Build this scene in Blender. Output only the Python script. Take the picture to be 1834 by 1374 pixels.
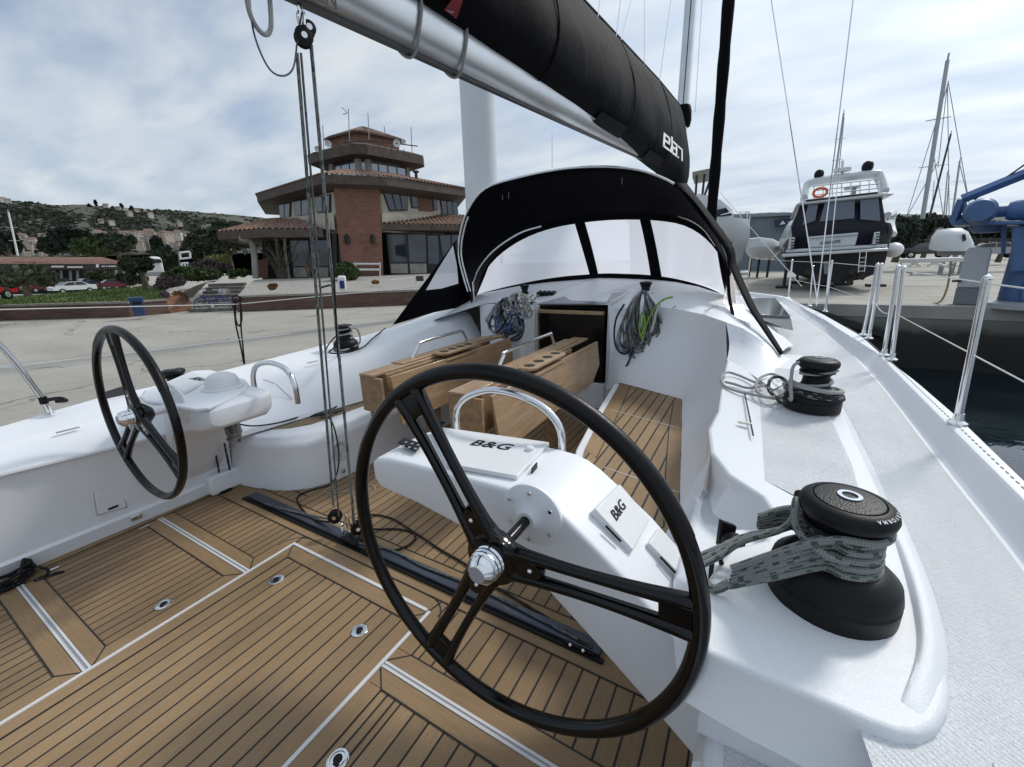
import bpy, bmesh, math, random
import numpy as np
from math import sin, cos, pi, radians, tan, atan2, hypot, sqrt
from mathutils import Vector, Matrix, noise
random.seed(7)
rnd = random.Random(11)
for o in list(bpy.data.objects): bpy.data.objects.remove(o)
S = bpy.context.scene
COL = S.collection
# ------------------------------------------------------------------ camera
F = 740.; CX = 917.; CY = 687.; PITCH = radians(16.2); ROLL = radians(1.6); YAW = radians(30.4); HC = 1.65
_h = np.array([-sin(YAW), cos(YAW), 0.]); _r0 = np.array([cos(YAW), sin(YAW), 0.]); _u = np.array([0, 0, 1.])
_fw = _h*cos(PITCH) - _u*sin(PITCH); _u0 = _h*sin(PITCH) + _u*cos(PITCH)
_r = _r0*cos(ROLL) - _u0*sin(ROLL); _up = _r0*sin(ROLL) + _u0*cos(ROLL)
CAM = np.array([0, 0, HC])
cd = bpy.data.cameras.new('camera'); cam = bpy.data.objects.new('camera', cd); COL.objects.link(cam)
cam.matrix_world = Matrix(((_r[0], _up[0], -_fw[0], 0), (_r[1], _up[1], -_fw[1], 0), (_r[2], _up[2], -_fw[2], HC), (0, 0, 0, 1)))
cd.sensor_width = 36; cd.lens = 36*F/1834; cd.clip_start = .02; cd.clip_end = 6000
S.camera = cam
S.view_settings.view_transform = 'Standard'; S.view_settings.look = 'None'; S.view_settings.exposure = 0.24; S.view_settings.gamma = 1
# ------------------------------------------------------------------ world and sun
SUN_EL = radians(44); SUN_DIR = Vector((.46*cos(SUN_EL), .888*cos(SUN_EL), sin(SUN_EL)))
W = bpy.data.worlds.new('World'); S.world = W; W.use_nodes = True
nt = W.node_tree; N = nt.nodes; L = nt.links; N.clear()
wo = N.new('ShaderNodeOutputWorld'); bg = N.new('ShaderNodeBackground'); L.new(bg.outputs[0], wo.inputs[0])
sky = N.new('ShaderNodeTexSky'); sky.sky_type = 'NISHITA'; sky.sun_disc = False; sky.sun_elevation = SUN_EL
sky.sun_rotation = atan2(SUN_DIR.x, SUN_DIR.y); sky.dust_density = 2.0; sky.air_density = 1.0
tc = N.new('ShaderNodeTexCoord'); sep = N.new('ShaderNodeSeparateXYZ'); L.new(tc.outputs['Generated'], sep.inputs[0])
# project the direction on a flat cloud layer so that clouds flatten to the horizon
mx = N.new('ShaderNodeMath'); mx.operation = 'ADD'; mx.inputs[1].default_value = .16; L.new(sep.outputs[2], mx.inputs[0])
mxx = N.new('ShaderNodeMath'); mxx.operation = 'MAXIMUM'; mxx.inputs[1].default_value = .05; L.new(mx.outputs[0], mxx.inputs[0])
dx = N.new('ShaderNodeMath'); dx.operation = 'DIVIDE'; L.new(sep.outputs[0], dx.inputs[0]); L.new(mxx.outputs[0], dx.inputs[1])
dy = N.new('ShaderNodeMath'); dy.operation = 'DIVIDE'; L.new(sep.outputs[1], dy.inputs[0]); L.new(mxx.outputs[0], dy.inputs[1])
cb = N.new('ShaderNodeCombineXYZ'); L.new(dx.outputs[0], cb.inputs[0]); L.new(dy.outputs[0], cb.inputs[1])
def wnoise(scale, detail, rough, off, stretch):
    mp = N.new('ShaderNodeMapping'); L.new(cb.outputs[0], mp.inputs[0]); mp.inputs['Location'].default_value = off
    mp.inputs['Rotation'].default_value = (0, 0, .5); mp.inputs['Scale'].default_value = stretch
    n = N.new('ShaderNodeTexNoise'); n.inputs['Scale'].default_value = scale; n.inputs['Detail'].default_value = detail
    n.inputs['Roughness'].default_value = rough; L.new(mp.outputs[0], n.inputs['Vector']); return n
def wramp(src, stops):
    r = N.new('ShaderNodeValToRGB'); L.new(src, r.inputs[0]); e = r.color_ramp.elements
    while len(e) < len(stops): e.new(.5)
    for i, (p, c) in enumerate(stops): e[i].position = p; e[i].color = (*c, 1)
    return r
n1 = wnoise(.8, 7, .55, (3.1, 1.7, 0), (1, 1.5, 1)); n2 = wnoise(1.7, 5, .48, (9.2, 4.4, 0), (1, 2.2, 1))
cov = N.new('ShaderNodeMath'); cov.operation = 'MULTIPLY_ADD'; cov.inputs[1].default_value = .35; L.new(n2.outputs[0], cov.inputs[0])
L.new(n1.outputs[0], cov.inputs[2])
# more cover towards starboard, where the thin cloud glows round the sun
dotn = N.new('ShaderNodeVectorMath'); dotn.operation = 'DOT_PRODUCT'; L.new(tc.outputs['Generated'], dotn.inputs[0]); dotn.inputs[1].default_value = tuple(SUN_DIR.normalized())
cov2 = N.new('ShaderNodeMath'); cov2.operation = 'MULTIPLY_ADD'; cov2.inputs[1].default_value = .16; L.new(dotn.outputs['Value'], cov2.inputs[0]); L.new(cov.outputs[0], cov2.inputs[2])
fac = wramp(cov2.outputs[0], [(.50, (.30, .30, .30)), (.70, (.95, .95, .95))])
ccol = wramp(n2.outputs[0], [(.30, (.44, .52, .63)), (.50, (.54, .61, .69)), (.72, (.66, .705, .74))])
glow = N.new('ShaderNodeMath'); glow.operation = 'POWER'; gm = N.new('ShaderNodeMath'); gm.operation = 'MAXIMUM'; gm.inputs[1].default_value = 0
L.new(dotn.outputs['Value'], gm.inputs[0]); L.new(gm.outputs[0], glow.inputs[0]); glow.inputs[1].default_value = 6
gl2 = N.new('ShaderNodeMath'); gl2.operation = 'MULTIPLY_ADD'; gl2.inputs[1].default_value = .9; gl2.inputs[2].default_value = .86; L.new(glow.outputs[0], gl2.inputs[0])
ccs = N.new('ShaderNodeVectorMath'); ccs.operation = 'SCALE'; L.new(ccol.outputs[0], ccs.inputs[0]); L.new(gl2.outputs[0], ccs.inputs['Scale'])
sks = N.new('ShaderNodeVectorMath'); sks.operation = 'SCALE'; L.new(sky.outputs[0], sks.inputs[0]); sks.inputs['Scale'].default_value = 1.0
cc10 = N.new('ShaderNodeVectorMath'); cc10.operation = 'SCALE'; L.new(ccs.outputs[0], cc10.inputs[0]); cc10.inputs['Scale'].default_value = 9.0
mix = N.new('ShaderNodeMix'); mix.data_type = 'RGBA'; L.new(fac.outputs[0], mix.inputs[0]); L.new(sks.outputs[0], mix.inputs[6]); L.new(cc10.outputs[0], mix.inputs[7])
L.new(mix.outputs[2], bg.inputs[0]); bg.inputs[1].default_value = .12
sd = bpy.data.lights.new('sun', 'SUN'); sd.energy = 1.75; sd.angle = radians(8.5); sd.color = (1, .95, .87)
sun = bpy.data.objects.new('sun', sd); COL.objects.link(sun); sun.rotation_euler = SUN_DIR.to_track_quat('Z', 'Y').to_euler()
# ------------------------------------------------------------------ measuring helpers: points on known planes
def ray(x, y): return _fw + _r*(x-CX)/F - _up*(y-CY)/F
def Z(x, y, z): d = ray(x, y); return CAM + d*((z-HC)/d[2])
def PX(x, y, X): d = ray(x, y); return CAM + d*(X/d[0])
def PY(x, y, Y): d = ray(x, y); return CAM + d*(Y/d[1])
def D(x, y, dist): d = ray(x, y); return CAM + d*dist/hypot(d[0], d[1])
def lerp(a, b, t): return a+(b-a)*t
# ------------------------------------------------------------------ materials
MATS = {}
def mat(name, col, rough=.5, metal=0., spec=.5, coat=0., var=0., vscale=6., bump=0., bscale=60., fn=None, emis=None, alpha=1., trans=0.):
    if name in MATS: return MATS[name]
    m = bpy.data.materials.new(name); m.use_nodes = True; t = m.node_tree; b = t.nodes['Principled BSDF']
    b.inputs['Base Color'].default_value = (*col, 1); b.inputs['Roughness'].default_value = rough; b.inputs['Metallic'].default_value = metal
    b.inputs['Specular IOR Level'].default_value = spec; b.inputs['Coat Weight'].default_value = coat
    b.inputs['Alpha'].default_value = alpha; b.inputs['Transmission Weight'].default_value = trans
    tcn = t.nodes.new('ShaderNodeTexCoord')
    if var:
        n = t.nodes.new('ShaderNodeTexNoise'); n.inputs['Scale'].default_value = vscale; n.inputs['Detail'].default_value = 5
        t.links.new(tcn.outputs['Object'], n.inputs['Vector'])
        r = t.nodes.new('ShaderNodeValToRGB'); e = r.color_ramp.elements
        e[0].position = .3; e[1].position = .7
        e[0].color = (*[c*(1-var) for c in col], 1); e[1].color = (*[min(1, c*(1+var)) for c in col], 1)
        t.links.new(n.outputs[0], r.inputs[0]); t.links.new(r.outputs[0], b.inputs['Base Color'])
    if bump:
        n = t.nodes.new('ShaderNodeTexNoise'); n.inputs['Scale'].default_value = bscale; n.inputs['Detail'].default_value = 4
        t.links.new(tcn.outputs['Object'], n.inputs['Vector'])
        bp = t.nodes.new('ShaderNodeBump'); bp.inputs['Strength'].default_value = bump; bp.inputs['Distance'].default_value = .01
        t.links.new(n.outputs[0], bp.inputs['Height']); t.links.new(bp.outputs[0], b.inputs['Normal'])
    if fn: fn(t, b, tcn)
    MATS[name] = m
    return m
def nd(t, kind, **kw):
    n = t.nodes.new(kind)
    for k, v in kw.items():
        if k.startswith('i_'):
            key = k[2:]; key = int(key) if key.isdigit() else key.replace('_', ' ')
            n.inputs[key].default_value = v
        else: setattr(n, k, v)
    return n
def math_(t, op, a, b=None, c=None):
    n = t.nodes.new('ShaderNodeMath'); n.operation = op
    for i, v in enumerate((a, b, c)):
        if v is None: continue
        if isinstance(v, (int, float)): n.inputs[i].default_value = v
        else: t.links.new(v, n.inputs[i])
    return n.outputs[0]
def ramp(t, src, stops, interp='LINEAR'):
    r = t.nodes.new('ShaderNodeValToRGB'); r.color_ramp.interpolation = interp; e = r.color_ramp.elements
    while len(e) < len(stops): e.new(.5)
    for i, (p, c) in enumerate(stops): e[i].position = p; e[i].color = (*c, 1)
    t.links.new(src, r.inputs[0]); return r.outputs[0]
def mixc(t, f, a, b):
    m = t.nodes.new('ShaderNodeMix'); m.data_type = 'RGBA'
    for i, v in ((0, f), (6, a), (7, b)):
        if isinstance(v, (int, float)): m.inputs[i].default_value = v
        elif isinstance(v, tuple): m.inputs[i].default_value = (*v, 1)
        else: t.links.new(v, m.inputs[i])
    return m.outputs[2]
def gelcoat_fn(t, b, tcn):
    n = nd(t, 'ShaderNodeTexNoise', i_Scale=1.7, i_Detail=6.); t.links.new(tcn.outputs['Object'], n.inputs['Vector'])
    t.links.new(ramp(t, n.outputs[0], [(.3, (.76, .78, .82)), (.65, (.80, .81, .84))]), b.inputs['Base Color'])
    n2 = nd(t, 'ShaderNodeTexNoise', i_Scale=28., i_Detail=6.); t.links.new(tcn.outputs['Object'], n2.inputs['Vector'])
    t.links.new(ramp(t, n2.outputs[0], [(.35, (.42,)*3), (.7, (.52,)*3)]), b.inputs['Roughness'])
    n3 = nd(t, 'ShaderNodeTexNoise', i_Scale=60., i_Detail=2.); t.links.new(tcn.outputs['Object'], n3.inputs['Vector'])
    bp = nd(t, 'ShaderNodeBump', i_Strength=.03, i_Distance=.002); t.links.new(n3.outputs[0], bp.inputs['Height']); t.links.new(bp.outputs[0], b.inputs['Normal'])
GEL = mat('gelcoat', (.75, .76, .78), .4, coat=.0, fn=gelcoat_fn)
def nonskid_fn(t, b, tcn):
    mp = nd(t, 'ShaderNodeMapping'); t.links.new(tcn.outputs['Object'], mp.inputs[0]); mp.inputs['Rotation'].default_value = (0, 0, .785); mp.inputs['Scale'].default_value = (95, 95, 95)
    v = nd(t, 'ShaderNodeTexVoronoi', i_Scale=1., i_Randomness=.25); t.links.new(mp.outputs[0], v.inputs['Vector'])
    n = nd(t, 'ShaderNodeTexNoise', i_Scale=420., i_Detail=2.); t.links.new(tcn.outputs['Object'], n.inputs['Vector'])
    h = math_(t, 'ADD', v.outputs['Distance'], math_(t, 'MULTIPLY', n.outputs[0], .6))
    bp = nd(t, 'ShaderNodeBump', i_Strength=1., i_Distance=.0055); t.links.new(h, bp.inputs['Height']); t.links.new(bp.outputs[0], b.inputs['Normal'])
    n2 = nd(t, 'ShaderNodeTexNoise', i_Scale=3., i_Detail=6.); t.links.new(tcn.outputs['Object'], n2.inputs['Vector'])
    t.links.new(ramp(t, n2.outputs[0], [(.3, (.70, .72, .745)), (.65, (.77, .78, .80))]), b.inputs['Base Color'])
NSK = mat('nonskid', (.68, .69, .7), .26, spec=.7, fn=nonskid_fn)
def teak_fn(x0, pitch, seams=True, ang=0., w=.0085):
    def fn(t, b, tcn):
        mp = nd(t, 'ShaderNodeMapping'); t.links.new(tcn.outputs['Object'], mp.inputs[0]); mp.inputs['Rotation'].default_value = (0, 0, ang)
        sp = nd(t, 'ShaderNodeSeparateXYZ'); t.links.new(mp.outputs[0], sp.inputs[0])
        mg = nd(t, 'ShaderNodeMapping'); t.links.new(mp.outputs[0], mg.inputs[0]); mg.inputs['Scale'].default_value = (60, 3.0, 60)
        g = nd(t, 'ShaderNodeTexNoise', i_Scale=4., i_Detail=6.); t.links.new(mg.outputs[0], g.inputs['Vector'])
        sp2 = nd(t, 'ShaderNodeTexNoise', i_Scale=420., i_Detail=1.); t.links.new(tcn.outputs['Object'], sp2.inputs['Vector'])
        lg = nd(t, 'ShaderNodeTexNoise', i_Scale=1.1, i_Detail=5.); t.links.new(tcn.outputs['Object'], lg.inputs['Vector'])
        f = math_(t, 'ADD', math_(t, 'MULTIPLY', g.outputs[0], .4), math_(t, 'ADD', math_(t, 'MULTIPLY', sp2.outputs[0], .45), math_(t, 'MULTIPLY', lg.outputs[0], .65)))
        col = ramp(t, f, [(.50, (.155, .099, .048)), (.75, (.252, .163, .083)), (1., (.36, .243, .132))])
        if seams:
            pn_ = math_(t, 'FLOOR', math_(t, 'DIVIDE', math_(t, 'SUBTRACT', sp.outputs[0], x0), pitch)); wn_ = nd(t, 'ShaderNodeTexWhiteNoise', noise_dimensions='1D'); t.links.new(pn_, wn_.inputs['W'])
            tone = math_(t, 'ADD', math_(t, 'MULTIPLY', wn_.outputs['Value'], .30), .85); vm = nd(t, 'ShaderNodeVectorMath', operation='SCALE'); t.links.new(col, vm.inputs[0]); t.links.new(tone, vm.inputs['Scale']); col = vm.outputs[0]
            fr = math_(t, 'FRACT', math_(t, 'DIVIDE', math_(t, 'SUBTRACT', sp.outputs[0], x0-pitch*.5), pitch))
            dd = math_(t, 'ABSOLUTE', math_(t, 'SUBTRACT', fr, .5))
            s = math_(t, 'LESS_THAN', dd, w/pitch*.5)
            col = mixc(t, s, col, (.010, .009, .009))
            bp = nd(t, 'ShaderNodeBump', i_Strength=.3, i_Distance=.001, invert=True); t.links.new(math_(t, 'ADD', s, math_(t, 'MULTIPLY', sp2.outputs[0], .5)), bp.inputs['Height']); t.links.new(bp.outputs[0], b.inputs['Normal'])
        t.links.new(col, b.inputs['Base Color'])
    return fn
PITCHX = .0735
TEAK = mat('teak_planks', (.2, .13, .08), .62, fn=teak_fn(-2.241, PITCHX))
TEAKF = mat('teak_planks_fine', (.2, .13, .08), .62, fn=teak_fn(-2.41, .0515))
TEAKP = mat('teak_board', (.2, .13, .08), .62, fn=teak_fn(0, .05, False))
TEAKX = mat('teak_board_across', (.2, .13, .08), .62, fn=teak_fn(0, .05, False, pi/2))
TEAKB = mat('teak_bench', (.2, .13, .08), .6, fn=teak_fn(0, .085, True, 0, .006))
def wood_fn(t, b, tcn):
    mg = nd(t, 'ShaderNodeMapping'); t.links.new(tcn.outputs['Object'], mg.inputs[0]); mg.inputs['Scale'].default_value = (38, 1.6, 38)
    g = nd(t, 'ShaderNodeTexNoise', i_Scale=2., i_Detail=7., i_Distortion=.6); t.links.new(mg.outputs[0], g.inputs['Vector'])
    w = nd(t, 'ShaderNodeTexNoise', i_Scale=2.3, i_Detail=3.); t.links.new(tcn.outputs['Object'], w.inputs['Vector'])
    f = math_(t, 'ADD', math_(t, 'MULTIPLY', g.outputs[0], .7), math_(t, 'MULTIPLY', w.outputs[0], .3))
    t.links.new(ramp(t, f, [(.33, (.25, .155, .085)), (.5, (.36, .235, .135)), (.68, (.46, .315, .19))]), b.inputs['Base Color'])
WOOD = mat('table_wood', (.4, .27, .15), .42, coat=.2, fn=wood_fn)
WOODE = mat('wood_edge', (.30, .19, .10), .5, var=.25, vscale=20)
STEEL = mat('stainless_steel', (.72, .73, .75), .14, 1.)
CHROME = mat('chrome', (.85, .86, .88), .06, 1.)
ALU = mat('brushed_aluminium', (.60, .62, .64), .33, .85, var=.06, vscale=3)
BLACK = mat('black_paint', (.002, .002, .0025), .12, coat=.0, spec=.34, bump=.008, bscale=300)
RUB = mat('black_rubber', (.007, .007, .008), .42, spec=.22, bump=.12, bscale=420)
BPL = mat('black_plastic', (.007, .007, .008), .45, spec=.22, bump=.12, bscale=200)
def cap_fn(t, b, tcn):
    v = nd(t, 'ShaderNodeTexVoronoi', i_Scale=260.); t.links.new(tcn.outputs['Object'], v.inputs['Vector'])
    bp = nd(t, 'ShaderNodeBump', i_Strength=.45, i_Distance=.002, invert=True); t.links.new(v.outputs['Distance'], bp.inputs['Height']); t.links.new(bp.outputs[0], b.inputs['Normal'])
WETCAP = mat('wet_black_cap', (.008, .008, .009), .42, spec=.3, fn=cap_fn)
def cloth_fn(t, b, tcn):
    n = nd(t, 'ShaderNodeTexNoise', i_Scale=2.2, i_Detail=4., i_Distortion=.4); t.links.new(tcn.outputs['Object'], n.inputs['Vector'])
    n2 = nd(t, 'ShaderNodeTexNoise', i_Scale=700., i_Detail=1.); t.links.new(tcn.outputs['Object'], n2.inputs['Vector'])
    h = math_(t, 'ADD', n.outputs[0], math_(t, 'MULTIPLY', n2.outputs[0], .02))
    bp = nd(t, 'ShaderNodeBump', i_Strength=.5, i_Distance=.06); t.links.new(h, bp.inputs['Height']); t.links.new(bp.outputs[0], b.inputs['Normal'])
CLOTH = mat('black_canvas', (.0045, .0045, .006), .72, spec=.07, fn=cloth_fn)
CLOTHG = mat('grey_patch', (.012, .012, .015), .75, spec=.1)
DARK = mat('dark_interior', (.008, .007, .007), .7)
WHITEP = mat('white_plastic', (.72, .73, .74), .35, var=.03)
GREYP = mat('grey_plastic', (.30, .31, .33), .45)
TRACK = mat('track_anodised', (.075, .085, .11), .32, .7, var=.1, vscale=12)
def rope_mat(name, c1, c2, c3, k=90., fl=.22):
    def fn(t, b, tcn):
        uv = nd(t, 'ShaderNodeUVMap'); sp = nd(t, 'ShaderNodeSeparateXYZ'); t.links.new(tcn.outputs['UV'], sp.inputs[0])
        a = math_(t, 'ADD', math_(t, 'MULTIPLY', sp.outputs[0], k), math_(t, 'MULTIPLY', sp.outputs[1], 4.))
        bb = math_(t, 'SUBTRACT', math_(t, 'MULTIPLY', sp.outputs[0], k), math_(t, 'MULTIPLY', sp.outputs[1], 4.))
        s = math_(t, 'MULTIPLY', math_(t, 'SINE', math_(t, 'MULTIPLY', a, 6.283)), math_(t, 'SINE', math_(t, 'MULTIPLY', bb, 6.283)))
        col = mixc(t, math_(t, 'ADD', math_(t, 'MULTIPLY', s, .5), .5), c2, c1)
        mp = nd(t, 'ShaderNodeMapping'); t.links.new(tcn.outputs['UV'], mp.inputs[0]); mp.inputs['Scale'].default_value = (k*.75, 11, 1)
        br = nd(t, 'ShaderNodeTexWhiteNoise', noise_dimensions='2D')
        fl_ = nd(t, 'ShaderNodeVectorMath', operation='FLOOR'); t.links.new(mp.outputs[0], fl_.inputs[0]); t.links.new(fl_.outputs[0], br.inputs[0])
        col = mixc(t, math_(t, 'LESS_THAN', br.outputs['Value'], fl), col, c3)
        t.links.new(col, b.inputs['Base Color'])
        bp = nd(t, 'ShaderNodeBump', i_Strength=.7, i_Distance=.0015); t.links.new(s, bp.inputs['Height']); t.links.new(bp.outputs[0], b.inputs['Normal'])
    return mat(name, c1, .75, spec=.25, fn=fn)
R_GREEN = rope_mat('rope_grey_green_fleck', (.30, .31, .30), (.17, .18, .175), (.07, .105, .09), 90, .15)
R_GREY = rope_mat('rope_pale_grey', (.44, .44, .43), (.28, .28, .28), (.30, .30, .29), 90, .1)
R_DGREY = rope_mat('rope_mid_grey', (.20, .21, .22), (.10, .11, .12), (.04, .05, .06))
R_BLACK = rope_mat('rope_black', (.018, .018, .02), (.009, .009, .01), (.12, .12, .13), 90, .04)
R_FLECK = rope_mat('rope_black_white_fleck', (.03, .03, .034), (.015, .015, .016), (.28, .28, .28), 70, .2)
R_BLUE = rope_mat('rope_blue', (.05, .12, .33), (.03, .06, .18), (.3, .33, .4), 90, .12)
R_NAVY = rope_mat('rope_navy', (.02, .03, .07), (.01, .015, .03), (.1, .12, .2), 90, .1)
R_LIME = rope_mat('rope_lime', (.30, .52, .07), (.16, .32, .04), (.1, .2, .05), 90, .1)
R_BROWN = rope_mat('rope_dark_brown', (.035, .028, .024), (.018, .014, .012), (.10, .08, .07), 80, .2)
R_WHITE = rope_mat('rope_white', (.62, .62, .60), (.42, .42, .41), (.5, .3, .3), 90, .06)
# ------------------------------------------------------------------ mesh builder
def clampp(p):
    if p is not None and p.parent is not None and p.parent.parent is not None: return p.parent
    return p
class MB:
    def __init__(s): s.v = []; s.f = []; s.m = []; s.uv = {}
    def add(s, vs, fs, mi=0):
        o = len(s.v); s.v += [tuple(float(c) for c in v) for v in vs]
        for f in fs: s.f.append(tuple(i+o for i in f)); s.m.append(mi)
        return s
    def box(s, c, d, rot=None, mi=0):
        hx, hy, hz = d[0]/2, d[1]/2, d[2]/2
        vs = [Vector((x, y, z)) for x in (-hx, hx) for y in (-hy, hy) for z in (-hz, hz)]
        if rot is not None: vs = [rot @ v for v in vs]
        c = Vector([float(q) for q in c])
        return s.add([v+c for v in vs], [(0, 1, 3, 2), (4, 6, 7, 5), (0, 4, 5, 1), (2, 3, 7, 6), (0, 2, 6, 4), (1, 5, 7, 3)], mi)
    def bx(s, x0, x1, y0, y1, z0, z1, mi=0): return s.box(((x0+x1)/2, (y0+y1)/2, (z0+z1)/2), (abs(x1-x0), abs(y1-y0), abs(z1-z0)), None, mi)
    def grid(s, rows, mi=0, closeu=False, closev=False):
        n = len(rows); k = len(rows[0]); o = len(s.v)
        for r in rows: s.v += [tuple(float(c) for c in p) for p in r]
        for i in range(n if closeu else n-1):
            for j in range(k if closev else k-1):
                s.f.append((o+i*k+j, o+i*k+(j+1) % k, o+((i+1) % n)*k+(j+1) % k, o+((i+1) % n)*k+j)); s.m.append(mi)
        return s
    def tube(s, pts, r, seg=8, mi=0, closed=False, sy=1., cap=True):
        P = [Vector([float(c) for c in p]) for p in pts]; n = len(P)
        if n < 2: return s
        rr = r if isinstance(r, (list, tuple)) else [r]*n
        T = []
        for i in range(n):
            a = P[(i-1) % n] if (closed or i > 0) else P[i]; b = P[(i+1) % n] if (closed or i < n-1) else P[i]
            d = b-a; T.append(d.normalized() if d.length > 1e-9 else Vector((0, 0, 1)))
        up = Vector((0, 0, 1)) if abs(T[0].z) < .9 else Vector((0, 1, 0))
        nrm = (up - T[0]*up.dot(T[0])).normalized(); o = len(s.v); ln = (o*.0137+P[0].x*3.1+P[0].z*7.7) % 3.
        lens = []
        for i in range(n):
            nrm = (nrm - T[i]*nrm.dot(T[i])); nrm = nrm.normalized() if nrm.length > 1e-6 else T[i].orthogonal().normalized()
            bn = T[i].cross(nrm)
            if i: ln += (P[i]-P[i-1]).length
            lens.append(ln)
            for j in range(seg):
                a = 2*pi*j/seg; s.v.append(tuple(P[i] + nrm*(cos(a)*rr[i]*sy) + bn*(sin(a)*rr[i])))
        m = n if closed else n-1
        for i in range(m):
            i2 = (i+1) % n; l2 = lens[i2] if i2 else lens[-1]+(P[0]-P[-1]).length
            for j in range(seg):
                j2 = (j+1) % seg
                s.uv[len(s.f)] = [(lens[i], j/seg), (lens[i], (j+1)/seg), (l2, (j+1)/seg), (l2, j/seg)]
                s.f.append((o+i*seg+j, o+i*seg+j2, o+i2*seg+j2, o+i2*seg+j)); s.m.append(mi)
        if cap and not closed:
            s.f.append(tuple(o+j for j in range(seg))[::-1]); s.m.append(mi)
            s.f.append(tuple(o+(n-1)*seg+j for j in range(seg))); s.m.append(mi)
        return s
    def lathe(s, prof, c=(0, 0, 0), M=None, seg=28, mi=0, ex=1., ey=1.):
        rows = []
        for (r, z) in prof:
            row = []
            for j in range(seg):
                a = 2*pi*j/seg; v = Vector((r*cos(a)*ex, r*sin(a)*ey, z))
                if M is not None: v = M @ v
                row.append(v + Vector([float(q) for q in c]))
            rows.append(row)
        s.grid(rows, mi, closev=True); k = len(prof)
        o = len(s.v)-k*seg
        if prof[0][0] > 1e-6: s.f.append(tuple(o+j for j in range(seg))[::-1]); s.m.append(mi)
        if prof[-1][0] > 1e-6: s.f.append(tuple(o+(k-1)*seg+j for j in range(seg))); s.m.append(mi)
        return s
    def prism(s, poly, z0, z1, mi=0, top=None):
        n = len(poly); top = top or poly
        vs = [(p[0], p[1], z0 if len(p) < 3 else p[2]+z0) for p in poly] + [(p[0], p[1], z1 if len(p) < 3 else p[2]+z1) for p in top]
        return s.add(vs, [tuple(range(n))[::-1], tuple(range(n, 2*n))] + [(i, (i+1) % n, n+(i+1) % n, n+i) for i in range(n)], mi)
    def slab(s, pts, off, mi=0):
        n = len(pts); off = Vector([float(c) for c in off]); P = [Vector([float(c) for c in p]) for p in pts]
        return s.add(P+[p+off for p in P], [tuple(range(n))[::-1], tuple(range(n, 2*n))] + [(i, (i+1) % n, n+(i+1) % n, n+i) for i in range(n)], mi)
    def sphere(s, c, r, mi=0, seg=14, rings=8, half=False):
        if isinstance(r, (int, float)): r = (r, r, r)
        rows = []; a0 = 0 if half else -pi/2
        for i in range(rings+1):
            a = a0+(pi/2-a0)*i/rings
            rows.append([(c[0]+r[0]*cos(a)*cos(2*pi*j/seg), c[1]+r[1]*cos(a)*sin(2*pi*j/seg), c[2]+r[2]*sin(a)) for j in range(seg)])
        return s.grid(rows, mi, closev=True)
    def build(s, name, mats, parent=None, smooth=True, bevel=0., bseg=2, subd=0, solid=0., angle=38, fix=True):
        me = bpy.data.meshes.new(name); me.from_pydata(s.v, [], s.f)
        if not isinstance(mats, (list, tuple)): mats = [mats]
        for m in mats: me.materials.append(m)
        me.polygons.foreach_set('material_index', s.m)
        if s.uv:
            uvl = me.uv_layers.new(name='UVMap')
            for fi, uvs in s.uv.items():
                ls = me.polygons[fi].loop_start
                for k, q in enumerate(uvs): uvl.data[ls+k].uv = q
        if fix and not s.uv:
            bm = bmesh.new(); bm.from_mesh(me); bmesh.ops.recalc_face_normals(bm, faces=bm.faces); bm.to_mesh(me); bm.free()
        if smooth:
            me.polygons.foreach_set('use_smooth', [True]*len(me.polygons))
            try: me.set_sharp_from_angle(angle=radians(angle))
            except Exception: pass
        me.update()
        o = bpy.data.objects.new(name, me); COL.objects.link(o)
        parent = clampp(parent)
        if parent is not None:
            o.parent = parent; o.matrix_parent_inverse = Matrix.Translation(-parent.location) if parent.type == 'EMPTY' and parent.parent is None else Matrix()
        if solid:
            md = o.modifiers.new('solid', 'SOLIDIFY'); md.thickness = solid; md.offset = -1
        if bevel:
            md = o.modifiers.new('bevel', 'BEVEL'); md.width = bevel; md.segments = bseg; md.limit_method = 'ANGLE'; md.angle_limit = radians(30)
            md.harden_normals = False
        if subd:
            md = o.modifiers.new('subd', 'SUBSURF'); md.levels = subd; md.render_levels = subd
        return o
def smooth_path(pts, n=8, closed=False):
    P = [Vector([float(c) for c in p]) for p in pts]; out = []; k = len(P)
    for i in range(k if closed else k-1):
        p0 = P[(i-1) % k] if closed or i > 0 else P[i]*2-P[i+1]; p1 = P[i]; p2 = P[(i+1) % k]
        p3 = P[(i+2) % k] if closed or i < k-2 else p2*2-p1
        for j in range(n):
            t = j/n; out.append(.5*((2*p1)+(-p0+p2)*t+(2*p0-5*p1+4*p2-p3)*t*t+(-p0+3*p1-3*p2+p3)*t**3))
    if not closed: out.append(P[-1])
    return out
def tag(o, label=None, cat=None, group=None, kind=None):
    if label: o['label'] = label
    if cat: o['category'] = cat
    if group: o['group'] = group
    if kind: o['kind'] = kind
    return o
def thing(name, loc, label, cat, group=None):
    o = bpy.data.objects.new(name, None); o.location = [float(c) for c in loc]; COL.objects.link(o); o.empty_display_size = .1
    return tag(o, label, cat, group)
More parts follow.
